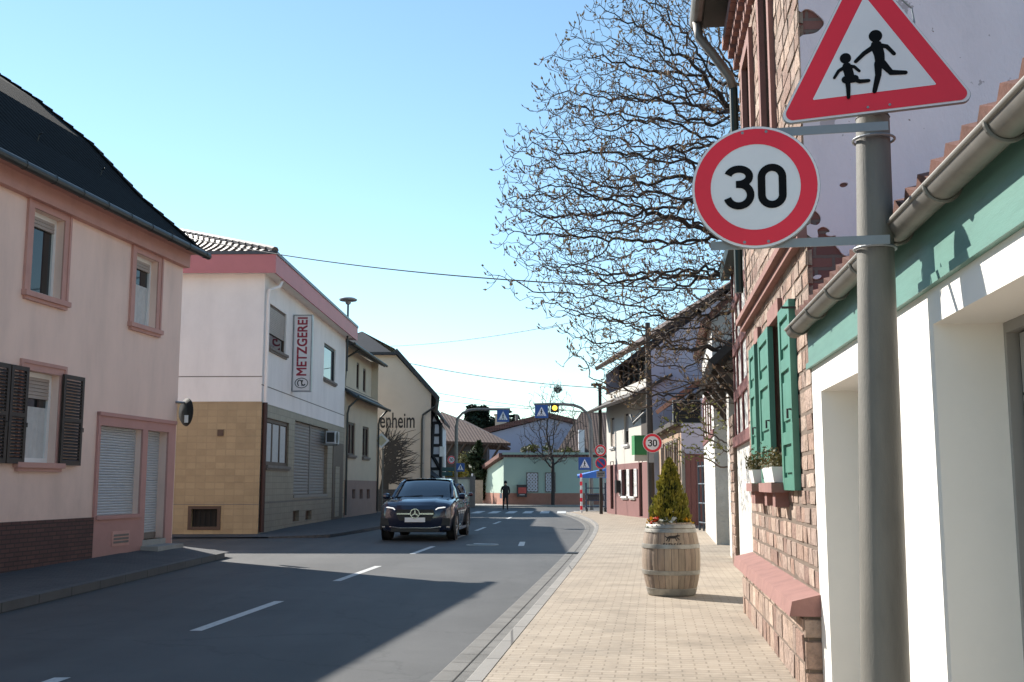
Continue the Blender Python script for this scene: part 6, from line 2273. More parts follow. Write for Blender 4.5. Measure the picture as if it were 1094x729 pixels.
# ---------------- arched mast left
Y6 = 70.0
px = lambda a, b: depth_at(a, b, Y6)
base = px(487, 540)
t = thing('arched_mast', 'grey mast on the left arching over the road behind the dark car', 'signal mast', (base.x, Y6, .1))
path = [(base.x, Y6, .0), (base.x, Y6, px(487, 455).z)] + [(px(a, b).x, Y6, px(a, b).z) for a, b in ((489, 447), (494, 441.5), (501, 438.5), (509, 437.5), (525, 437.5), (545, 437.5))]
m = MB(); m.tube(path, [.12, .11] + [.085] * 6, 10); m.build('arm', M['zinc'], t)
q = px(537.5, 444.5); t = crossing_sign('blue crossing sign hung from the left arched mast over the road', .80); place(t, (q.x, Y6 - .12, q.z))
q = px(492, 499.5); t = crossing_sign('blue crossing sign fixed low on the left arched mast', .54); place(t, (q.x, Y6 - .14, q.z))
q = depth_at(482.5, 491.5, 73)
t = thing('sign_pole', 'thin pale pole with direction boards beside the timbered gable', 'post', (depth_at(474, 540, 73).x, 73, 0))
x_ = depth_at(474, 500, 73).x
m = MB(); m.tube([(x_, 73, 0), (x_, 73, depth_at(474, 478, 73).z)], .09, 8); m.build('shaft', M['white_paint'], t)
for k, (py, wd) in enumerate(((501.5, .75), (506.5, .6))):
    z = depth_at(478, py, 73).z
    surf('board_green', (0.03, 0.09, 0.09), rough=.5) if 'board_green' not in M else None
    m = MB(); m.box(x_ - .1, x_ + wd, 72.86, 72.9, z - .13, z + .13); m.build('direction_board', M['board_green'], t)
m = MB(); m.box(x_ - .28, x_ + .02, 72.8, 72.9, depth_at(474, 488, 73).z, depth_at(474, 482, 73).z + .3); m.build('lamp', M['white_paint'], t)
t = round_sign('tiny round red ringed sign beside the pale pole at the far left', .55, None, cat='road sign'); place(t, (q.x, 72.8, q.z))
m = MB()

# ---------------- red and white post, blue canopy
Y7 = 57.0
b = ground_at(619.5, 547.5, .1); x_ = depth_at(621, 530, Y7).x
t = thing('crossing_post', 'thin red and white banded post under the edge of the blue canopy', 'post', (x_, Y7, .1))
zt_ = depth_at(621, 508, Y7).z
m = MB(); m.tube([(x_, Y7, .1), (x_, Y7, zt_)], .055, 8); so_ = m.build('shaft', M['white_paint'], t)
for k in range(5):
    m = MB(); z = .25 + k * .42; m.tube([(x_, Y7, z), (x_, Y7, z + .2)], .062, 8); m.build('red_band', M['sign_face_red'], so_)
surf('canopy_blue', (0.035, 0.16, 0.52), rough=.6, var=.1)
Y8 = 58.5
a, b_, c, d = depth_at(617, 508.5, Y8 - .3), depth_at(650, 500, Y8 - .3), depth_at(652, 506, Y8 + 1.6), depth_at(628, 508, Y8 + 1.6)
t = thing('canopy', 'small bright blue sloping canopy standing by the white house corner', 'canopy', ((a.x + b_.x) / 2, Y8, .1))
m = MB(); slab(m, [a, b_, b_ + Vector((.1, 2, -.2)), a + Vector((.1, 2, .1))], .04)
m.add([a, b_, b_ - Vector((0, 0, .55)), a - Vector((0, 0, .12))], [(0, 1, 2, 3)]); m.build('cloth', M['canopy_blue'], t)
for p in (a + Vector((.25, .1, 0)), b_ + Vector((-.1, .1, 0)), a + Vector((.35, 1.9, 0)), b_ + Vector((-.1, 1.9, 0))):
    m = MB(); m.tube([(p.x, p.y, .0), (p.x, p.y, p.z - .06)], .035, 6); m.build('leg', M['grey_metal'], t)
# dark wheeled cart under it
q = depth_at(637, 530, Y8 + .4)
t = thing('handcart', 'dark blue wire handcart standing under the blue canopy', 'cart', (q.x, Y8 + .6, .1))
surf('cart_blue', (0.02, 0.035, 0.07), rough=.5)
for k in range(4):
    m = MB(); z = .35 + k * .33; m.box(q.x - .55, q.x + .55, Y8 + .4, Y8 + 1.0, z, z + .05); m.build('shelf', M['cart_blue'], t)
for sx in (-1, 1):
    for sy in (0, 1):
        m = MB(); m.tube([(q.x + sx * .53, Y8 + .42 + sy * .56, .2), (q.x + sx * .53, Y8 + .42 + sy * .56, 1.65)], .03, 6); m.build('upright', M['cart_blue'], t)
        m = MB(); m.lathe([(.10, -.03), (.10, .03)], 12, (q.x + sx * .5, Y8 + .42 + sy * .56, .2), (1, 0, 0)); m.build('wheel', M['black'], t)
m = MB(); m.hexa([(q.x - .5, Y8 + .44, .7), (q.x + .45, Y8 + .44, .7), (q.x + .45, Y8 + .96, .7), (q.x - .5, Y8 + .96, .7), (q.x - .45, Y8 + .5, 1.0), (q.x + .4, Y8 + .5, 1.0), (q.x + .4, Y8 + .9, 1.0), (q.x - .45, Y8 + .9, 1.0)]); m.build('load', M['dark_metal'], t)

# ---------------- hanging dark sign board on a blue bracket
Y9 = 26.0
p0, p1 = depth_at(719.5, 428.5, Y9), depth_at(748.5, 451.5, Y9)
t = thing('hanging_sign', 'dark navy hanging sign board with faint gold lettering on a blue wall bracket', 'shop sign', ((p0.x + p1.x) / 2, Y9, p1.z))
surf('board_navy', (0.012, 0.016, 0.026), rough=.4); surf('gold', (0.30, 0.22, 0.07), rough=.4, metal=.3)
m = MB(); m.box(p0.x, p1.x, Y9, Y9 + .05, p1.z, p0.z); m.build('board', M['board_navy'], t)
m = MB(); e = .022
for q_ in ((p0.x - e, p0.x, p1.z - e, p0.z + e), (p1.x, p1.x + e, p1.z - e, p0.z + e)):
    m.box(q_[0], q_[1], Y9 - .01, Y9 + .06, q_[2], q_[3])
m.box(p0.x, p1.x, Y9 - .01, Y9 + .06, p0.z, p0.z + e); m.box(p0.x, p1.x, Y9 - .01, Y9 + .06, p1.z - e, p1.z); m.build('frame', M['sign_back'], t)
m = MB(); cxx = (p0.x + p1.x) / 2
rg = random.Random(4)
hB = p0.z - p1.z
x = p0.x + .12
while x < p1.x - .12:     # an illegible flowing line of script
    m.ribbon([(x, p0.z - hB * .22), (x + .02, p0.z - hB * (.1 + rg.random() * .05)), (x + .045, p0.z - hB * .26), (x + .06, p0.z - hB * .2)], .012, Y9 - .004); x += .062
for zz, wd in ((.42, .16), (.66, .2), (.76, .2)):
    x = cxx - wd
    while x < cxx + wd:
        m.ribbon([(x, p0.z - hB * zz), (x + rg.uniform(.01, .03), p0.z - hB * zz)], .016, Y9 - .004); x += .045
m.build('lettering', M['gold'], t)
surf('bracket_blue', (0.03, 0.05, 0.10), rough=.45)
m = MB(); l0, l1 = depth_at(708, 424, Y9 + .02), depth_at(771, 419, Y9 + .02)
zz = (l0.z + l1.z) / 2 + .02
m.tube([(l0.x, Y9 + .02, zz), (l1.x, Y9 + .02, zz)], .02, 6); m.tube([(l0.x + .55, Y9 + .02, zz + .12), (l1.x, Y9 + .02, zz + .12)], .02, 6)
for x in (p0.x + .08, p1.x - .08):
    m.tube([(x, Y9 + .02, p0.z), (x, Y9 + .02, zz)], .01, 5)
m.build('bracket', M['bracket_blue'], t)

# ---------------- overhead cables
surf('cable_black', (0.02, 0.02, 0.02), rough=.6)


def cable(label, A, B, sag, r):
    m = MB(); n = 24
    pts = [A.lerp(B, i / n) - Vector((0, 0, sag * 4 * (i / n) * (1 - i / n))) for i in range(n + 1)]
    m.tube(pts, r, 5)
    tag(m.build('overhead_cable', M['cable_black'], None, smooth=True), label, 'cable')


cable('thick black cable sloping from the butcher house roof to the big tree', depth_at(200, 254, 34), depth_at(800, 310, 22), .35, .017)
cable('thin cable rising right above the lettered gable', depth_at(418, 370, 62), depth_at(700, 325, 40), .3, .014)
cable('thin cable from the gable roof edge falling to the right mast side', depth_at(436, 388, 61), depth_at(668, 416, 52), .25, .02)
cable('long cable across the sky above the timbered gable, just below the gable eave', depth_at(462, 419, 66), depth_at(740, 447, 60), .3, .016)
cable('faint lowest cable above the dark conifers', depth_at(468, 428, 76), depth_at(660, 440, 90), .2, .018)

# ================================================================== BARREL WITH CONIFER
surf('oak', (0.60, 0.60, 0.60), var=.3, scale=5, rough=.75, bump=.4, bscale=40, attr=True, uvstretch=(6, 6, .7))
surf('hoop', (0.33, 0.315, 0.28), rough=.5, metal=.5, var=.35, scale=6)
q = ground_at(716.5, 639, .105)
bx, by, bz = q.x, 14.2, .105
bx = depth_at(717, 600, by).x
t = thing('barrel', 'old oak wine barrel with pale metal hoops used as a planter on the pavement', 'barrel', (bx, by, bz))
HB = .925
rB = lambda h: .292 + .083 * (1 - ((h - HB / 2) / (HB / 2)) ** 2)
rb = random.Random(8)
base = [(.56, .42, .31), (.50, .37, .27), (.62, .48, .37), (.46, .34, .26), (.58, .45, .33)]
cols = []
NST = 26
for k in range(NST):
    c = rb.choice(base); f = rb.uniform(.8, 1.1)
    cols += [tuple(x * f for x in c)] * 3 + [(.10, .075, .055)]
# staves: 3 wide facets + one dark narrow joint each
m = MB()
nr = 14
angs = []
for k in range(NST):
    a0 = 2 * PI * k / NST; w_ = 2 * PI / NST
    angs += [a0, a0 + w_ * .31, a0 + w_ * .62, a0 + w_ * .94]
n = len(angs)
pts = []
for i in range(nr + 1):
    h = HB * i / nr
    for j, a in enumerate(angs):
        r = rB(h) - (0.003 if j % 4 == 0 or j % 4 == 3 else 0)
        pts.append((bx + r * math.cos(a), by + r * math.sin(a), bz + h))
o = len(m.v); m.v += [Vector(p) for p in pts]
for i in range(nr):
    for j in range(n):
        j2 = (j + 1) % n
        m.f.append([o + i * n + j, o + i * n + j2, o + (i + 1) * n + j2, o + (i + 1) * n + j]); m.c.append(cols[j])
# rim top
m.cur = (.5, .4, .3)
for j in range(n):
    j2 = (j + 1) % n
    a, b = m.v[o + nr * n + j], m.v[o + nr * n + j2]
    ca = Vector((bx, by, bz + HB))
    m.quad(a, b, b.lerp(ca, .1), a.lerp(ca, .1)); m.quad(a.lerp(ca, .1), b.lerp(ca, .1), b.lerp(ca, .13) - Vector((0, 0, .06)), a.lerp(ca, .13) - Vector((0, 0, .06)))
m.build('staves', M['oak'], t)
for (h0, h1) in ((.005, .05), (.045, .10), (.27, .325), (.60, .655), (.80, .85), (.855, .905)):
    hb = MB()
    hb.lathe([(rB(h0) + .001, h0), (rB(h0) + .007, h0 + .002), (rB((h0 + h1) / 2) + .008, (h0 + h1) / 2), (rB(h1) + .007, h1 - .002), (rB(h1) + .001, h1)], 48, (bx, by, bz), caps=False)
    edge_smooth(hb.build('hoop', M['hoop'], t), 50)
m = MB(); m.lathe([(.001, 0), (.25, 0.0), (.27, .012)], 24, (bx, by, bz + HB - .06), caps=False); m.build('soil', M['earth'], t)
# burnt in mark: a leaping animal over a short line of print (too worn to read)
mk = MB(); zc = bz + .735; xc = bx - .02


def bproj(x, z):
    r = rB(z - bz) + .004
    return Vector((x, by - math.sqrt(max(0, r * r - (x - bx) ** 2)), z))


def bst(pts, w0):
    o = len(mk.v)
    L1, L2 = [], []
    for i in range(len(pts)):
        a, b = pts[max(i - 1, 0)], pts[min(i + 1, len(pts) - 1)]
        dx, dz = b[0] - a[0], b[1] - a[1]; l = math.hypot(dx, dz) or 1
        w = w0[i] if isinstance(w0, list) else w0
        L1.append(bproj(pts[i][0] - dz / l * w / 2, pts[i][1] + dx / l * w / 2)); L2.append(bproj(pts[i][0] + dz / l * w / 2, pts[i][1] - dx / l * w / 2))
    n_ = len(pts)
    mk.add(L1 + L2, [(i, i + 1, n_ + i + 1, n_ + i) for i in range(n_ - 1)])


bst([(xc - .075, zc + .0), (xc - .04, zc + .012), (xc + .02, zc + .012), (xc + .055, zc + .03)], [.018, .034, .034, .02])
bst([(xc + .05, zc + .03), (xc + .09, zc + .028)], [.024, .01])
bst([(xc - .06, zc), (xc - .085, zc - .035)], .012); bst([(xc - .04, zc), (xc - .055, zc - .045)], .012)
bst([(xc + .03, zc + .005), (xc + .045, zc - .035)], .012); bst([(xc + .045, zc + .01), (xc + .08, zc - .02)], .01)
bst([(xc - .075, zc + .005), (xc - .105, zc + .03)], .01)
for k in range(7):
    x = xc - .12 + k * .034
    bst([(x, zc - .095), (x, zc - .065)], .011)
    if k % 2 == 0: bst([(x, zc - .068), (x + .02, zc - .068)], .009)
surf('burnt', (0.03, 0.024, 0.02), rough=.8)
mk.build('mark', M['burnt'], t)

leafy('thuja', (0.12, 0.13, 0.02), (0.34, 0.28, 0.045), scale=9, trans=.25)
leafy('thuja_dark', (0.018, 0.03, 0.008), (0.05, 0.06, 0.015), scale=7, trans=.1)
HZ = bz + HB - .06
rt = random.Random(31)
top = depth_at(713, 490, by).z
hT = top - HZ
t = thing('dwarf_conifer', 'small pointed yellow green conifer growing in the wine barrel', 'conifer', (bx, by, HZ))
m, md = MB(), MB()
prof = lambda f: .255 * (1 - f) ** .72 * (1.0 if f > .15 else .72 + f * 1.9)
for k in range(7200):
    f = rt.random() ** 1.25
    a = rt.uniform(0, 2 * PI)
    lump = 1 + .42 * noise.noise(Vector((math.cos(a) * 2.4, math.sin(a) * 2.4, f * 7))) + .2 * noise.noise(Vector((math.cos(a) * 6, math.sin(a) * 6, f * 16 + 3)))
    r = prof(f) * lump * (rt.uniform(.45, 1.05) if rt.random() < .5 else rt.uniform(.85, 1.05))
    p = Vector((bx + r * math.cos(a), by + r * math.sin(a), HZ + .03 + f * hT * .95))
    out = Vector((math.cos(a), math.sin(a), 0))
    d = (out * rt.uniform(.15, .6) + Vector((rt.uniform(-.3, .3), rt.uniform(-.3, .3), 1))).normalized()
    s = rt.uniform(.022, .062) * (1 - .4 * f)
    side = d.cross(Vector((rt.gauss(0, 1), rt.gauss(0, 1), rt.gauss(0, 1)))).normalized() * s * .28
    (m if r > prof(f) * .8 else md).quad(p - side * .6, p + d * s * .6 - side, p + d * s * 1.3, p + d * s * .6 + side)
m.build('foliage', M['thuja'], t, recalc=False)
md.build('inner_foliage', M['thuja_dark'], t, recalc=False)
m = MB(); m.tube([(bx, by, HZ - .02), (bx, by, HZ + hT * .75)], [.03, .008], 6); m.build('stem', M['bark'], t)
# flowers round the rim
leafy('petal_red', (0.50, 0.03, 0.02), (0.65, 0.09, 0.02), trans=.2); leafy('petal_yellow', (0.62, 0.30, 0.02), (0.70, 0.42, 0.03), trans=.2); leafy('petal_white', (0.55, 0.55, 0.48), (0.7, 0.7, 0.62), trans=.2); leafy('herb', (0.05, 0.075, 0.02), (0.09, 0.11, 0.03), trans=.2)
for nm, lab, a0, mat in (('red', 'bright red flower cluster at the left rim of the barrel', 205, 'petal_red'), ('yellow', 'yellow orange flower cluster on the far left rim of the barrel', 186, 'petal_yellow'), ('white', 'small white flower cluster at the front rim of the barrel', 262, 'petal_white'), ('orange', 'orange flower cluster at the right rim of the barrel', 338, 'petal_yellow'), ('pale', 'pale flower cluster between the red and the white one', 238, 'petal_white')):
    c = Vector((bx + .225 * math.cos(R(a0)), by + .225 * math.sin(R(a0)), HZ + .05))
    tf = thing('flower', lab, 'flowers', (c.x, c.y, HZ))
    m = MB()
    for k in range(16):
        p = c + Vector((rt.gauss(0, .035), rt.gauss(0, .03), rt.uniform(-.01, .07)))
        ax = Vector((rt.uniform(-.6, .6), rt.uniform(-1, .1), rt.uniform(.1, 1))).normalized()
        e1 = ax.orthogonal().normalized(); e2 = ax.cross(e1)
        for j in range(5):
            a = 2 * PI * j / 5
            d = e1 * math.cos(a) + e2 * math.sin(a); sd_ = ax.cross(d)
            m.quad(p, p + d * .016 - sd_ * .012, p + d * .028 + ax * .006, p + d * .016 + sd_ * .012)
    m.build('petals', M[mat], tf, recalc=False)
    m = MB(); leaf_cloud(m, 90, lambda: c + Vector((rt.gauss(0, .045), rt.gauss(0, .04), rt.uniform(-.05, .03))), (.012, .028), rt); m.build('leaves', M['herb'], tf, recalc=False)

# ================================================================== BIG BUDDING TREE OVER THE PAVEMENT
rnd = random.Random(77)
TX, TY = 4.75, 20.6
trunk = [Vector((TX + .05 * math.sin(k * .5), TY - .01 * k, k * .3)) for k in range(30)]
C0 = Vector((3.35, 20.3, 7.3)); RX, RY, RZ = 3.55, 3.7, 4.7
att = []
while len(att) < 9000:
    p = Vector((rnd.uniform(-1.05, 1.05), rnd.uniform(-1, 1), rnd.uniform(-1.05, 1.15)))
    wob = 1 + .22 * noise.noise(p * 2.3 + Vector((7, 1, 3)))
    l = p.length
    if l > wob:
        continue
    if rnd.random() > .30 + .7 * l ** 1.6:
        continue
    q = Vector((C0.x + p.x * RX + max(0, p.z) * 1.25, C0.y + p.y * RY, C0.z + p.z * RZ))
    if q.x > 5.2 and q.z < 6.6: continue
    if q.z < 2.9: continue
    pxx = CPX + FPX * q.x / (q.y * cp + (q.z - EYE) * sp)
    att.append(q)
nodes, par = colonize(trunk, att, 1.5, .21, .13, 170, bias=Vector((-.04, 0, -.02)), rnd=rnd, wig=.62)
n0 = len(nodes)
big, small, tips, rad = tree_mesh(nodes, par, .0056, 2.12, .17, sides=((.06, 9), (.025, 6), (.012, 4), (0, 3)))
tt = thing('budding_tree', 'big gnarled tree with opening buds spreading over the pavement from behind the houses', 'tree', (TX, TY, 0))
surf('bud_tan', (0.29, 0.195, 0.13), rough=.8, var=.35, scale=4)
leafy('bud_leaf', (0.19, 0.16, 0.065), (0.34, 0.25, 0.13), scale=4, trans=.3)
buds = MB()


def bud(p, d, s):
    e1 = d.orthogonal().normalized(); e2 = d.cross(e1)
    buds.add([p - d * s * .1, p + d * s * .45 + e1 * s * .24, p + d * s * .45 + e2 * s * .24, p + d * s * .45 - e1 * s * .24, p + d * s * .45 - e2 * s * .24, p + d * s * 1.2],
             [(0, 1, 2), (0, 2, 3), (0, 3, 4), (0, 4, 1), (1, 5, 2), (2, 5, 3), (3, 5, 4), (4, 5, 1)])


leaves = MB()
tipset = list(tips)
for i in tipset:
    p = nodes[i]
    pd = (p - nodes[par[i]]).normalized()
    for k in range(rnd.choice((1, 2, 2, 3))):
        d = (pd + Vector((rnd.uniform(-1, 1), rnd.uniform(-1, 1), rnd.uniform(-.5, 1.1))) * .75).normalized()
        l = rnd.uniform(.10, .26)
        m1 = p + d * l * .5 + Vector((rnd.uniform(-.02, .02), 0, -.01)); e = p + d * l + Vector((0, 0, l * .12))
        small.tube([p, m1, e], [.0062, .0056, .005], 3, caps=False)
        d2 = (e - m1).normalized()
        bud(e, (d2 + Vector((0, 0, .5))).normalized(), rnd.uniform(.045, .095))
        if rnd.random() < .7:
            for j in range(rnd.choice((2, 3))):
                dl = (d2 + Vector((rnd.uniform(-1, 1), rnd.uniform(-1, 1), rnd.uniform(-.4, .9)))).normalized()
                sl = rnd.uniform(.03, .065); sd_ = dl.cross(Vector((rnd.gauss(0, 1), rnd.gauss(0, 1), rnd.gauss(0, 1)))).normalized() * sl * .32
                leaves.quad(e, e + dl * sl * .5 - sd_, e + dl * sl, e + dl * sl * .5 + sd_)
for i in range(30, n0):     # short spurs along the branches
    if rad[i] < .03 and rnd.random() < .30:
        p = nodes[i]; d = Vector((rnd.uniform(-1, 1), rnd.uniform(-1, 1), rnd.uniform(-.3, 1))).normalized()
        e = p + d * rnd.uniform(.04, .12)
        small.tube([p, e], [.006, .005], 3, caps=False)
        bud(e, d, rnd.uniform(.035, .06))
big.build('trunk', M['bark'], tt, recalc=False, smooth=True)
small.build('twigs', M['bark_twig'], tt, recalc=False)
buds.build('buds', M['bud_tan'], tt, recalc=False)
leaves.build('young_leaves', M['bud_leaf'], tt, recalc=False)

# low leafy shrub leaning over the pier, in front of the hanging sign
rnd = random.Random(15)
t = thing('leafy_shrub', 'low sprawling shrub with young leaves beside the gateway under the hanging sign', 'shrub', (4.55, 22.2, .1))
ctr = depth_at(745, 462, 21.8)
trunk = [Vector((4.75, 22.3, .1 + .25 * k)) for k in range(9)]
att = []
while len(att) < 330:
    p = Vector((rnd.uniform(-1, 1), rnd.uniform(-1, 1), rnd.uniform(-1, 1)))
    if p.length > 1 or rnd.random() > p.length + .15: continue
    att.append(Vector((ctr.x + .05 + p.x * 1.0, 21.9 + p.y * .8, ctr.z + p.z * .75 - p.x * .1)))
nd, pr = colonize(trunk, att, 2.2, .16, .09, 90, rnd=rnd)
big, small, tips, rad = tree_mesh(nd, pr, .005, 2.4, .06)
for p in small.f:
    pass
lv = MB()
for i in range(9, len(nd)):
    if rad[i] < .012 and rnd.random() < .6:
        for j in range(2):
            dl = Vector((rnd.uniform(-1, 1), rnd.uniform(-1, 1), rnd.uniform(-.4, 1))).normalized()
            sl = rnd.uniform(.04, .10); sd_ = dl.cross(Vector((rnd.gauss(0, 1), rnd.gauss(0, 1), rnd.gauss(0, 1)))).normalized() * sl * .3
            e = nd[i]; lv.quad(e, e + dl * sl * .5 - sd_, e + dl * sl, e + dl * sl * .5 + sd_)
leafy('shrub_leaf', (0.11, 0.13, 0.035), (0.20, 0.19, 0.06), scale=4, trans=.3)
big.build('stem', M['bark'], t, recalc=False); small.build('twigs', M['bark_twig'], t, recalc=False); lv.build('leaves', M['shrub_leaf'], t, recalc=False)

# ================================================================== CARS


def paint(name, col, coat=1.0):
    m, t_, p = new_mat(name)
    p.inputs['Base Color'].default_value = (*col, 1)
    p.inputs['Metallic'].default_value = .35
    p.inputs['Roughness'].default_value = .32
    p.inputs['Coat Weight'].default_value = coat
    p.inputs['Coat Roughness'].default_value = .03
    return m


paint('paint_blue', (0.005, 0.010, 0.032)); paint('paint_red', (0.09, 0.012, 0.010))
surf('tyre', (0.014, 0.014, 0.015), rough=.85, bump=.3); surf('rim_metal', (0.30, 0.30, 0.31), rough=.3, metal=.9); surf('chrome', (0.62, 0.63, 0.65), rough=.18, metal=1.0)
surf('plastic_dark', (0.014, 0.014, 0.015), rough=.5)
glass('car_glass', (0.006, 0.008, 0.012), .03, 1.0)
lampg, t_, p_ = new_mat('headlight_glass'); p_.inputs['Base Color'].default_value = (.55, .57, .6, 1); p_.inputs['Roughness'].default_value = .1; p_.inputs['Metallic'].default_value = .3
drl, t_, p_ = new_mat('running_light'); p_.inputs['Base Color'].default_value = (.9, .9, .9, 1); p_.inputs['Emission Color'].default_value = (1, .97, .9, 1); p_.inputs['Emission Strength'].default_value = .8
M['headlight_glass'] = lampg; M['running_light'] = drl


def interp(tab, y):
    for a, b in zip(tab, tab[1:]):
        if a[0] <= y <= b[0]:
            f = (y - a[0]) / (b[0] - a[0])
            return [p + (q - p) * f for p, q in zip(a[1:], b[1:])]
    return list(tab[0][1:] if y < tab[0][0] else tab[-1][1:])


def make_car(label, group, paintname, star, loc, yaw, k=1.0, plate=True):
    t = local_thing('car', label, 'car', group)
    P = M[paintname]
    #        y     w     zb   zsh   zc   (front is -y)
    BODY = [(-2.36, .66, .36, .72, .76), (-2.31, .80, .25, .84, .90), (-2.16, .905, .22, .93, .985), (-1.9, .94, .22, .98, 1.045), (-1.45, .955, .24, 1.02, 1.09),
            (-1.0, .955, .25, 1.05, 1.12), (-.3, .95, .25, 1.06, 1.08), (.6, .95, .25, 1.08, 1.10), (1.3, .96, .26, 1.11, 1.13), (1.9, .95, .28, 1.13, 1.16), (2.22, .90, .33, 1.10, 1.14), (2.36, .80, .45, 1.0, 1.05)]
    m = MB(); rows = []
    ys = []
    for a, b in zip(BODY, BODY[1:]):
        for s in range(3):
            ys.append(a[0] + (b[0] - a[0]) * s / 3)
    ys.append(BODY[-1][0])
    for y in ys:
        w_, zb, zs_, zc_ = interp(BODY, y)
        mid = zb + (zs_ - zb) * .55
        half = [(0, zb), (w_ * .8, zb), (w_ * .93, zb + .05), (w_ * .97, zb + .16), (w_ * .985, mid - .05), (w_, mid + .06), (w_ * .985, mid + .14), (w_ * .97, zs_ - .06), (w_ * .93, zs_ - .01), (w_ * .80, zs_ + (zc_ - zs_) * .55), (w_ * .55, zc_ - .012), (w_ * .52, zc_ + .006), (0, zc_)]
        rows.append([(x, y, z) for x, z in half] + [(-x, y, z) for x, z in half[-2:0:-1]])
    nn = len(rows[0])
    m.add([p for r in rows for p in r], [(i * nn + j, i * nn + (j + 1) % nn, (i + 1) * nn + (j + 1) % nn, (i + 1) * nn + j) for i in range(len(rows) - 1) for j in range(nn)] + [tuple(range(nn)), tuple(range((len(rows) - 1) * nn, len(rows) * nn))])
    body = m.build('body', P, t); edge_smooth(body, 38)
    # greenhouse
    GH = [(-1.08, .80, .74, 1.075), (-.75, .83, .70, 1.25), (-.3, .85, .655, 1.475), (0.0, .855, .63, 1.555), (.4, .855, .62, 1.585), (.9, .85, .61, 1.55), (1.4, .84, .60, 1.42), (1.8, .82, .60, 1.27), (2.1, .78, .60, 1.14)]
    m = MB(); rows = []
    for (y, wb, wt, zt) in GH:
        zb = 1.06 if y < 1.3 else 1.10
        row = [(wb, y, zb), (wb - (wb - wt) * .5, y, zb + (zt - zb) * .55), (wt, y, zt - .03), (wt - .07, y, zt), (wt * .5, y, zt + .018), (0, y, zt + .024)]
        rows.append(row + [(-x, yy, z) for x, yy, z in row[-2::-1]])
    nn = len(rows[0])
    m.add([p for r in rows for p in r], [(i * nn + j, i * nn + j + 1, (i + 1) * nn + j + 1, (i + 1) * nn + j) for i in range(len(rows) - 1) for j in range(nn - 1)])
    gl = m.build('window_glass', M['car_glass'], t); edge_smooth(gl, 60)
    # roof skin, pillars and rails in body colour
    m = MB(); rows = []
    for (y, wb, wt, zt) in GH[3:]:
        row = [(wt + .012, y, zt - .075), (wt + .006, y, zt - .02), (wt - .06, y, zt + .012), (wt * .5, y, zt + .03), (0, y, zt + .036)]
        rows.append(row + [(-x, yy, z) for x, yy, z in row[-2::-1]])
    rows[0] = [(x, y - .06, z) for x, y, z in rows[0]]
    nn = len(rows[0])
    keep = len(rows) - 2
    m.add([p for r in rows for p in r], [(i * nn + j, i * nn + j + 1, (i + 1) * nn + j + 1, (i + 1) * nn + j) for i in range(keep - 0) for j in range(nn - 1)])
    edge_smooth(m.build('roof', P, t), 50)
    for sx in (-1, 1):
        m = MB()
        m.tube([(sx * .80, -1.08, 1.07), (sx * .765, -.7, 1.262), (sx * .685, -.3, 1.46), (sx * .645, 0, 1.53)], .042, 6)
        m.build('pillar', P, t)
        m = MB(); m.tube([(sx * .85, .3, 1.07), (sx * .64, .34, 1.55)], .035, 5)
        m.build('pillar', P, t)
        m = MB(); m.tube([(sx * .83, 1.5, 1.1), (sx * .66, 1.25, 1.42)], .07, 5); m.build('pillar', P, t)
        m = MB(); m.tube([(sx * .868, -.9, 1.075), (sx * .872, .5, 1.085), (sx * .85, 1.6, 1.13)], .014, 5); m.build('chrome_strip', M['chrome'], t)
        # mirror
        m = MB(); m.lathe([(.02, -.09), (.07, -.07), (.085, 0), (.075, .07), (.03, .1)], 10, (sx * 1.02, -.78, 1.12), (sx, .1, .05)); m.tube([(sx * .86, -.75, 1.06), (sx * .98, -.76, 1.09)], .03, 5); mi = m.build('wing_mirror', P, t)
        m = MB(); m.disc(0, 0, .001, 0, 3)
        # headlight
        m = MB()
        pr = [(.50, .80), (.56, .845), (.72, .865), (.84, .845), (.85, .77), (.80, .715), (.66, .71), (.54, .755)]
        yy = lambda x: -2.36 + .045 + (abs(x) - .45) * .16 + max(0, abs(x) - .72) * .9
        m.add([(sx * x, yy(x) - .025, z) for x, z in pr] + [(sx * x, yy(x) + .12, z) for x, z in pr], [tuple(range(8))] + [(i, (i + 1) % 8, 8 + (i + 1) % 8, 8 + i) for i in range(8)])
        hl = m.build('headlight', M['plastic_dark'], t)
        m = MB(); m.tube([(sx * x, yy(x) - .03, z) for x, z in ((.52, .79), (.58, .835), (.72, .852), (.825, .835), (.835, .775))], .018, 5)
        m.tube([(sx * x, yy(x) - .03, z) for x, z in ((.835, .775), (.79, .728), (.72, .722))], .018, 5); m.build('running_light', M['running_light'], hl)
        m = MB(); m.lathe([(.045, 0), (.03, .02), (.005, .025)], 10, (sx * .66, yy(.66) - .02, .78), (0, -1, 0)); m.build('lens', M['headlight_glass'], hl)
        # lower air intake
        m = MB(); m.box(sx * .76 - .13, sx * .76 + .13, -2.345, -2.25, .40, .58); m.build('air_intake', M['plastic_dark'], t)
        # wheels
        for yw in (-1.46, 1.42):
            c = (sx * .845, yw, .365)
            m = MB(); m.lathe([(.24, -.125), (.33, -.125), (.36, -.10), (.365, 0), (.36, .10), (.33, .125), (.24, .125)], 28, c, (sx, 0, 0)); wo = m.build('wheel', M['tyre'], t); edge_smooth(wo, 40)
            m = MB(); m.lathe([(.245, .09), (.25, .125), (.235, .128), (.22, .10)], 28, c, (sx, 0, 0), caps=False)
            for s in range(10):
                a = 2 * PI * s / 10
                m.tube([(c[0] + sx * .118, c[1] + .05 * math.cos(a), c[2] + .05 * math.sin(a)), (c[0] + sx * .112, c[1] + .235 * math.cos(a), c[2] + .235 * math.sin(a))], [.022, .016], 5)
            m.lathe([(.06, .09), (.06, .125), (.02, .13)], 14, c, (sx, 0, 0)); m.build('rim', M['rim_metal'], wo)
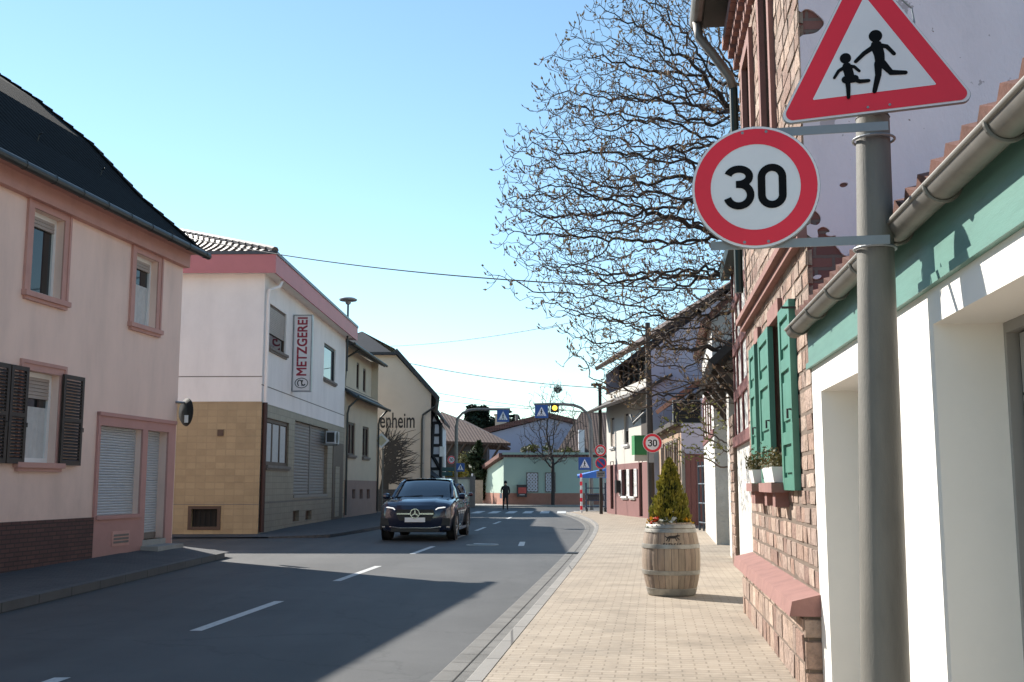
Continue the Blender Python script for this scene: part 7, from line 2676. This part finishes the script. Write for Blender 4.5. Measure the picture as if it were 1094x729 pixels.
            m = MB(); m.lathe([(.235, .05), (.01, .05)], 20, c, (sx, 0, 0), caps=False); m.build('brake_disc', M['dark_metal'], wo)
            m = MB(); aa = [R(k_) for k_ in range(-12, 193, 12)]
            m.tube([(sx * .945, yw + .43 * math.cos(a), .36 + .43 * math.sin(a)) for a in aa], .035, 6); m.build('wheel_arch', M['plastic_dark'], t)
            m = MB(); m.lathe([(.42, 0), (.42, .02)], 24, (sx * .935, yw, .36), (sx, 0, 0)); m.build('wheel_well', M['black'], t)
        m = MB(); m.box(sx * .93 - .04, sx * .93 + .04, -.95, .95, .24, .31); m.build('side_sill', M['chrome'] if star else M['plastic_dark'], t)
        m = MB(); 
        for yy_ in (-.62, .38):
            m.tube([(sx * .957, yy_ + .0, .40), (sx * .966, yy_, .72), (sx * .945, yy_, 1.03)], .005, 4)
        m.tube([(sx * .957, 1.15, .62), (sx * .95, 1.2, 1.03)], .005, 4)
        m.build('door_gap', M['black'], t)
        for yy_ in (.15, 1.0):
            m = MB(); m.tube([(sx * .965, yy_, .93), (sx * .985, yy_ + .04, .935), (sx * .985, yy_ + .18, .935), (sx * .965, yy_ + .22, .93)], .014, 5); m.build('door_handle', P, t)
    # grille
    m = MB(); pr = [(-.46, .80), (.46, .80), (.50, .70), (.40, .52), (-.40, .52), (-.50, .70)]
    m.prism([(x, -2.372, z) for x, z in pr], (0, .05, 0)); gr_ = m.build('grille', M['plastic_dark'], t)
    m = MB(); m.box(-.47, .47, -2.40, -2.374, .675, .71); m.build('grille_bar', M['chrome'], gr_)
    m = MB(); m.tube([(-.86, -2.22, .36), (-.62, -2.345, .37), (-.4, -2.37, .34), (.4, -2.37, .34), (.62, -2.345, .37), (.86, -2.22, .36)], .018, 5); m.build('bumper_trim', M['chrome'], t)
    m = MB(); m.box(-.62, .62, -2.36, -2.28, .24, .33); m.build('lower_grille', M['plastic_dark'], t)
    if star:
        m = MB(); m.disc(0, .70, .125, -2.412, 32, .105)
        for a in (90, 210, 330):
            ca, sa = math.cos(R(a)), math.sin(R(a))
            m.ribbon([(0, .70), (.11 * ca, .70 + .11 * sa)], [.045, .006], -2.413)
        m.build('star_emblem', M['chrome'], gr_)
        m = MB(); m.disc(0, .70, .105, -2.408, 28); m.build('emblem_plate', M['plastic_dark'], gr_)
    if plate:
        m = MB(); m.box(-.26, .26, -2.40, -2.385, .485, .60); m.build('number_plate', M['white_paint'], t)
    # windscreen details
    m = MB(); m.tube([(-.1, -1.12, 1.10), (.55, -1.0, 1.14)], .012, 4); m.tube([(-.68, -1.12, 1.10), (.0, -1.0, 1.14)], .012, 4); m.build('wiper', M['black'], t)
    t.location = loc
    t.rotation_euler = (0, 0, yaw)
    t.scale = (k, k, k)
    return t


# the oncoming car: front wheels on the road where the photo puts them
yf = 29.6
cxp = depth_at(447, 560, yf).x
make_car('dark blue coupe styled SUV with lit headlights driving towards the viewer', None, 'paint_blue', True, (cxp + .06, yf + 2.36 * 1.08 + .0, .0), R(-3.5), 1.07)
cx2 = depth_at(489, 530, 44).x
make_car('dark red car mostly hidden behind the dark blue one', None, 'paint_red', False, (depth_at(475, 530, 46.5).x, 48.5, 0), R(3), 1.0, plate=True)

# ================================================================== PERSON crossing the far road
pq = ground_at(540, 545, 0.0)
PXp, PYp = pq.x, pq.y
t = thing('person', 'person in dark clothes and cap standing by the crossing holding a pale bag', 'person', (PXp, PYp, 0))
surf('cloth_dark', (0.018, 0.019, 0.02), rough=.85, var=.3, scale=9); surf('skin', (0.42, 0.26, 0.19), rough=.6); surf('trousers', (0.013, 0.014, 0.018), rough=.85, var=.3)


def skin_body(name, joints, edges, mat, parent, levels=2):
    me = bpy.data.meshes.new(name)
    me.from_pydata([Vector(j[:3]) for j in joints], edges, [])
    o = bpy.data.objects.new(name, me); COL.objects.link(o)
    o.modifiers.new('skin', 'SKIN'); sv = me.skin_vertices
    if not sv:
        import bmesh
        bm = bmesh.new(); bm.from_mesh(me); bm.verts.layers.skin.verify(); bm.to_mesh(me); bm.free()
    sv = me.skin_vertices[0].data
    for i, j in enumerate(joints):
        sv[i].radius = (j[3], j[4] if len(j) > 4 else j[3])
    sv[0].use_root = True
    sub = o.modifiers.new('sub', 'SUBSURF'); sub.levels = levels; sub.render_levels = levels
    dg = bpy.context.evaluated_depsgraph_get(); dg.update()
    m2 = bpy.data.meshes.new_from_object(o.evaluated_get(dg))
    bpy.data.objects.remove(o)
    for p in m2.polygons:
        p.use_smooth = True
    m2.materials.clear(); m2.materials.append(mat)
    o2 = bpy.data.objects.new(name, m2); COL.objects.link(o2); o2.parent = parent; ORG[o2.name] = ORG[parent.name]
    return o2


J = [(0, 0, .93, .185, .14), (0, 0, 1.12, .19, .14), (0, .01, 1.32, .215, .14), (0, .01, 1.45, .10, .08), (0, 0, 1.52, .055), (0, -.02, 1.62, .085, .10), (0, -.01, 1.70, .075, .09),
     (.20, .01, 1.41, .065), (.26, .0, 1.16, .05), (.22, -.14, .98, .04), (.20, -.20, .95, .035),
     (-.20, .01, 1.41, .065), (-.27, -.02, 1.17, .05), (-.25, -.20, 1.08, .04), (-.24, -.28, 1.08, .035),
     (.10, 0, .82, .095), (.11, -.02, .48, .065), (.12, .02, .10, .048), (.13, -.12, .04, .04),
     (-.10, 0, .82, .095), (-.12, -.06, .48, .065), (-.13, -.04, .10, .048), (-.14, -.18, .04, .04)]
Ed = [(0, 1), (1, 2), (2, 3), (3, 4), (4, 5), (5, 6), (3, 7), (7, 8), (8, 9), (9, 10), (3, 11), (11, 12), (12, 13), (13, 14), (0, 15), (15, 16), (16, 17), (17, 18), (0, 19), (19, 20), (20, 21), (21, 22)]
skin_body('body', J, Ed, M['cloth_dark'], t)
m = MB(); m.lathe([(.10, -.07), (.112, -.02), (.105, .05), (.06, .10), (.01, .115)], 14, (PXp, PYp - .01, 1.70)); m.box(PXp - .08, PXp + .08, PYp - .2, PYp - .09, 1.685, 1.70); m.build('cap', M['trousers'], t)
m = MB(); m.lathe([(.02, -.1), (.06, -.07), (.075, 0), (.07, .04)], 12, (PXp, PYp - .055, 1.60)); m.lathe([(.018, 0), (.01, .03)], 6, (PXp, PYp - .12, 1.60), (0, -1, 0)); m.build('face', M['skin'], t)
m = MB(); m.hexa([(PXp - .36, PYp - .32, .72), (PXp - .20, PYp - .32, .72), (PXp - .20, PYp - .24, .72), (PXp - .36, PYp - .24, .72), (PXp - .34, PYp - .31, 1.04), (PXp - .22, PYp - .31, 1.04), (PXp - .22, PYp - .25, 1.04), (PXp - .34, PYp - .25, 1.04)])
tag(m.build('bag', M['white_paint'], None), 'pale bag held in the left side hand of the person at the crossing', 'bag')
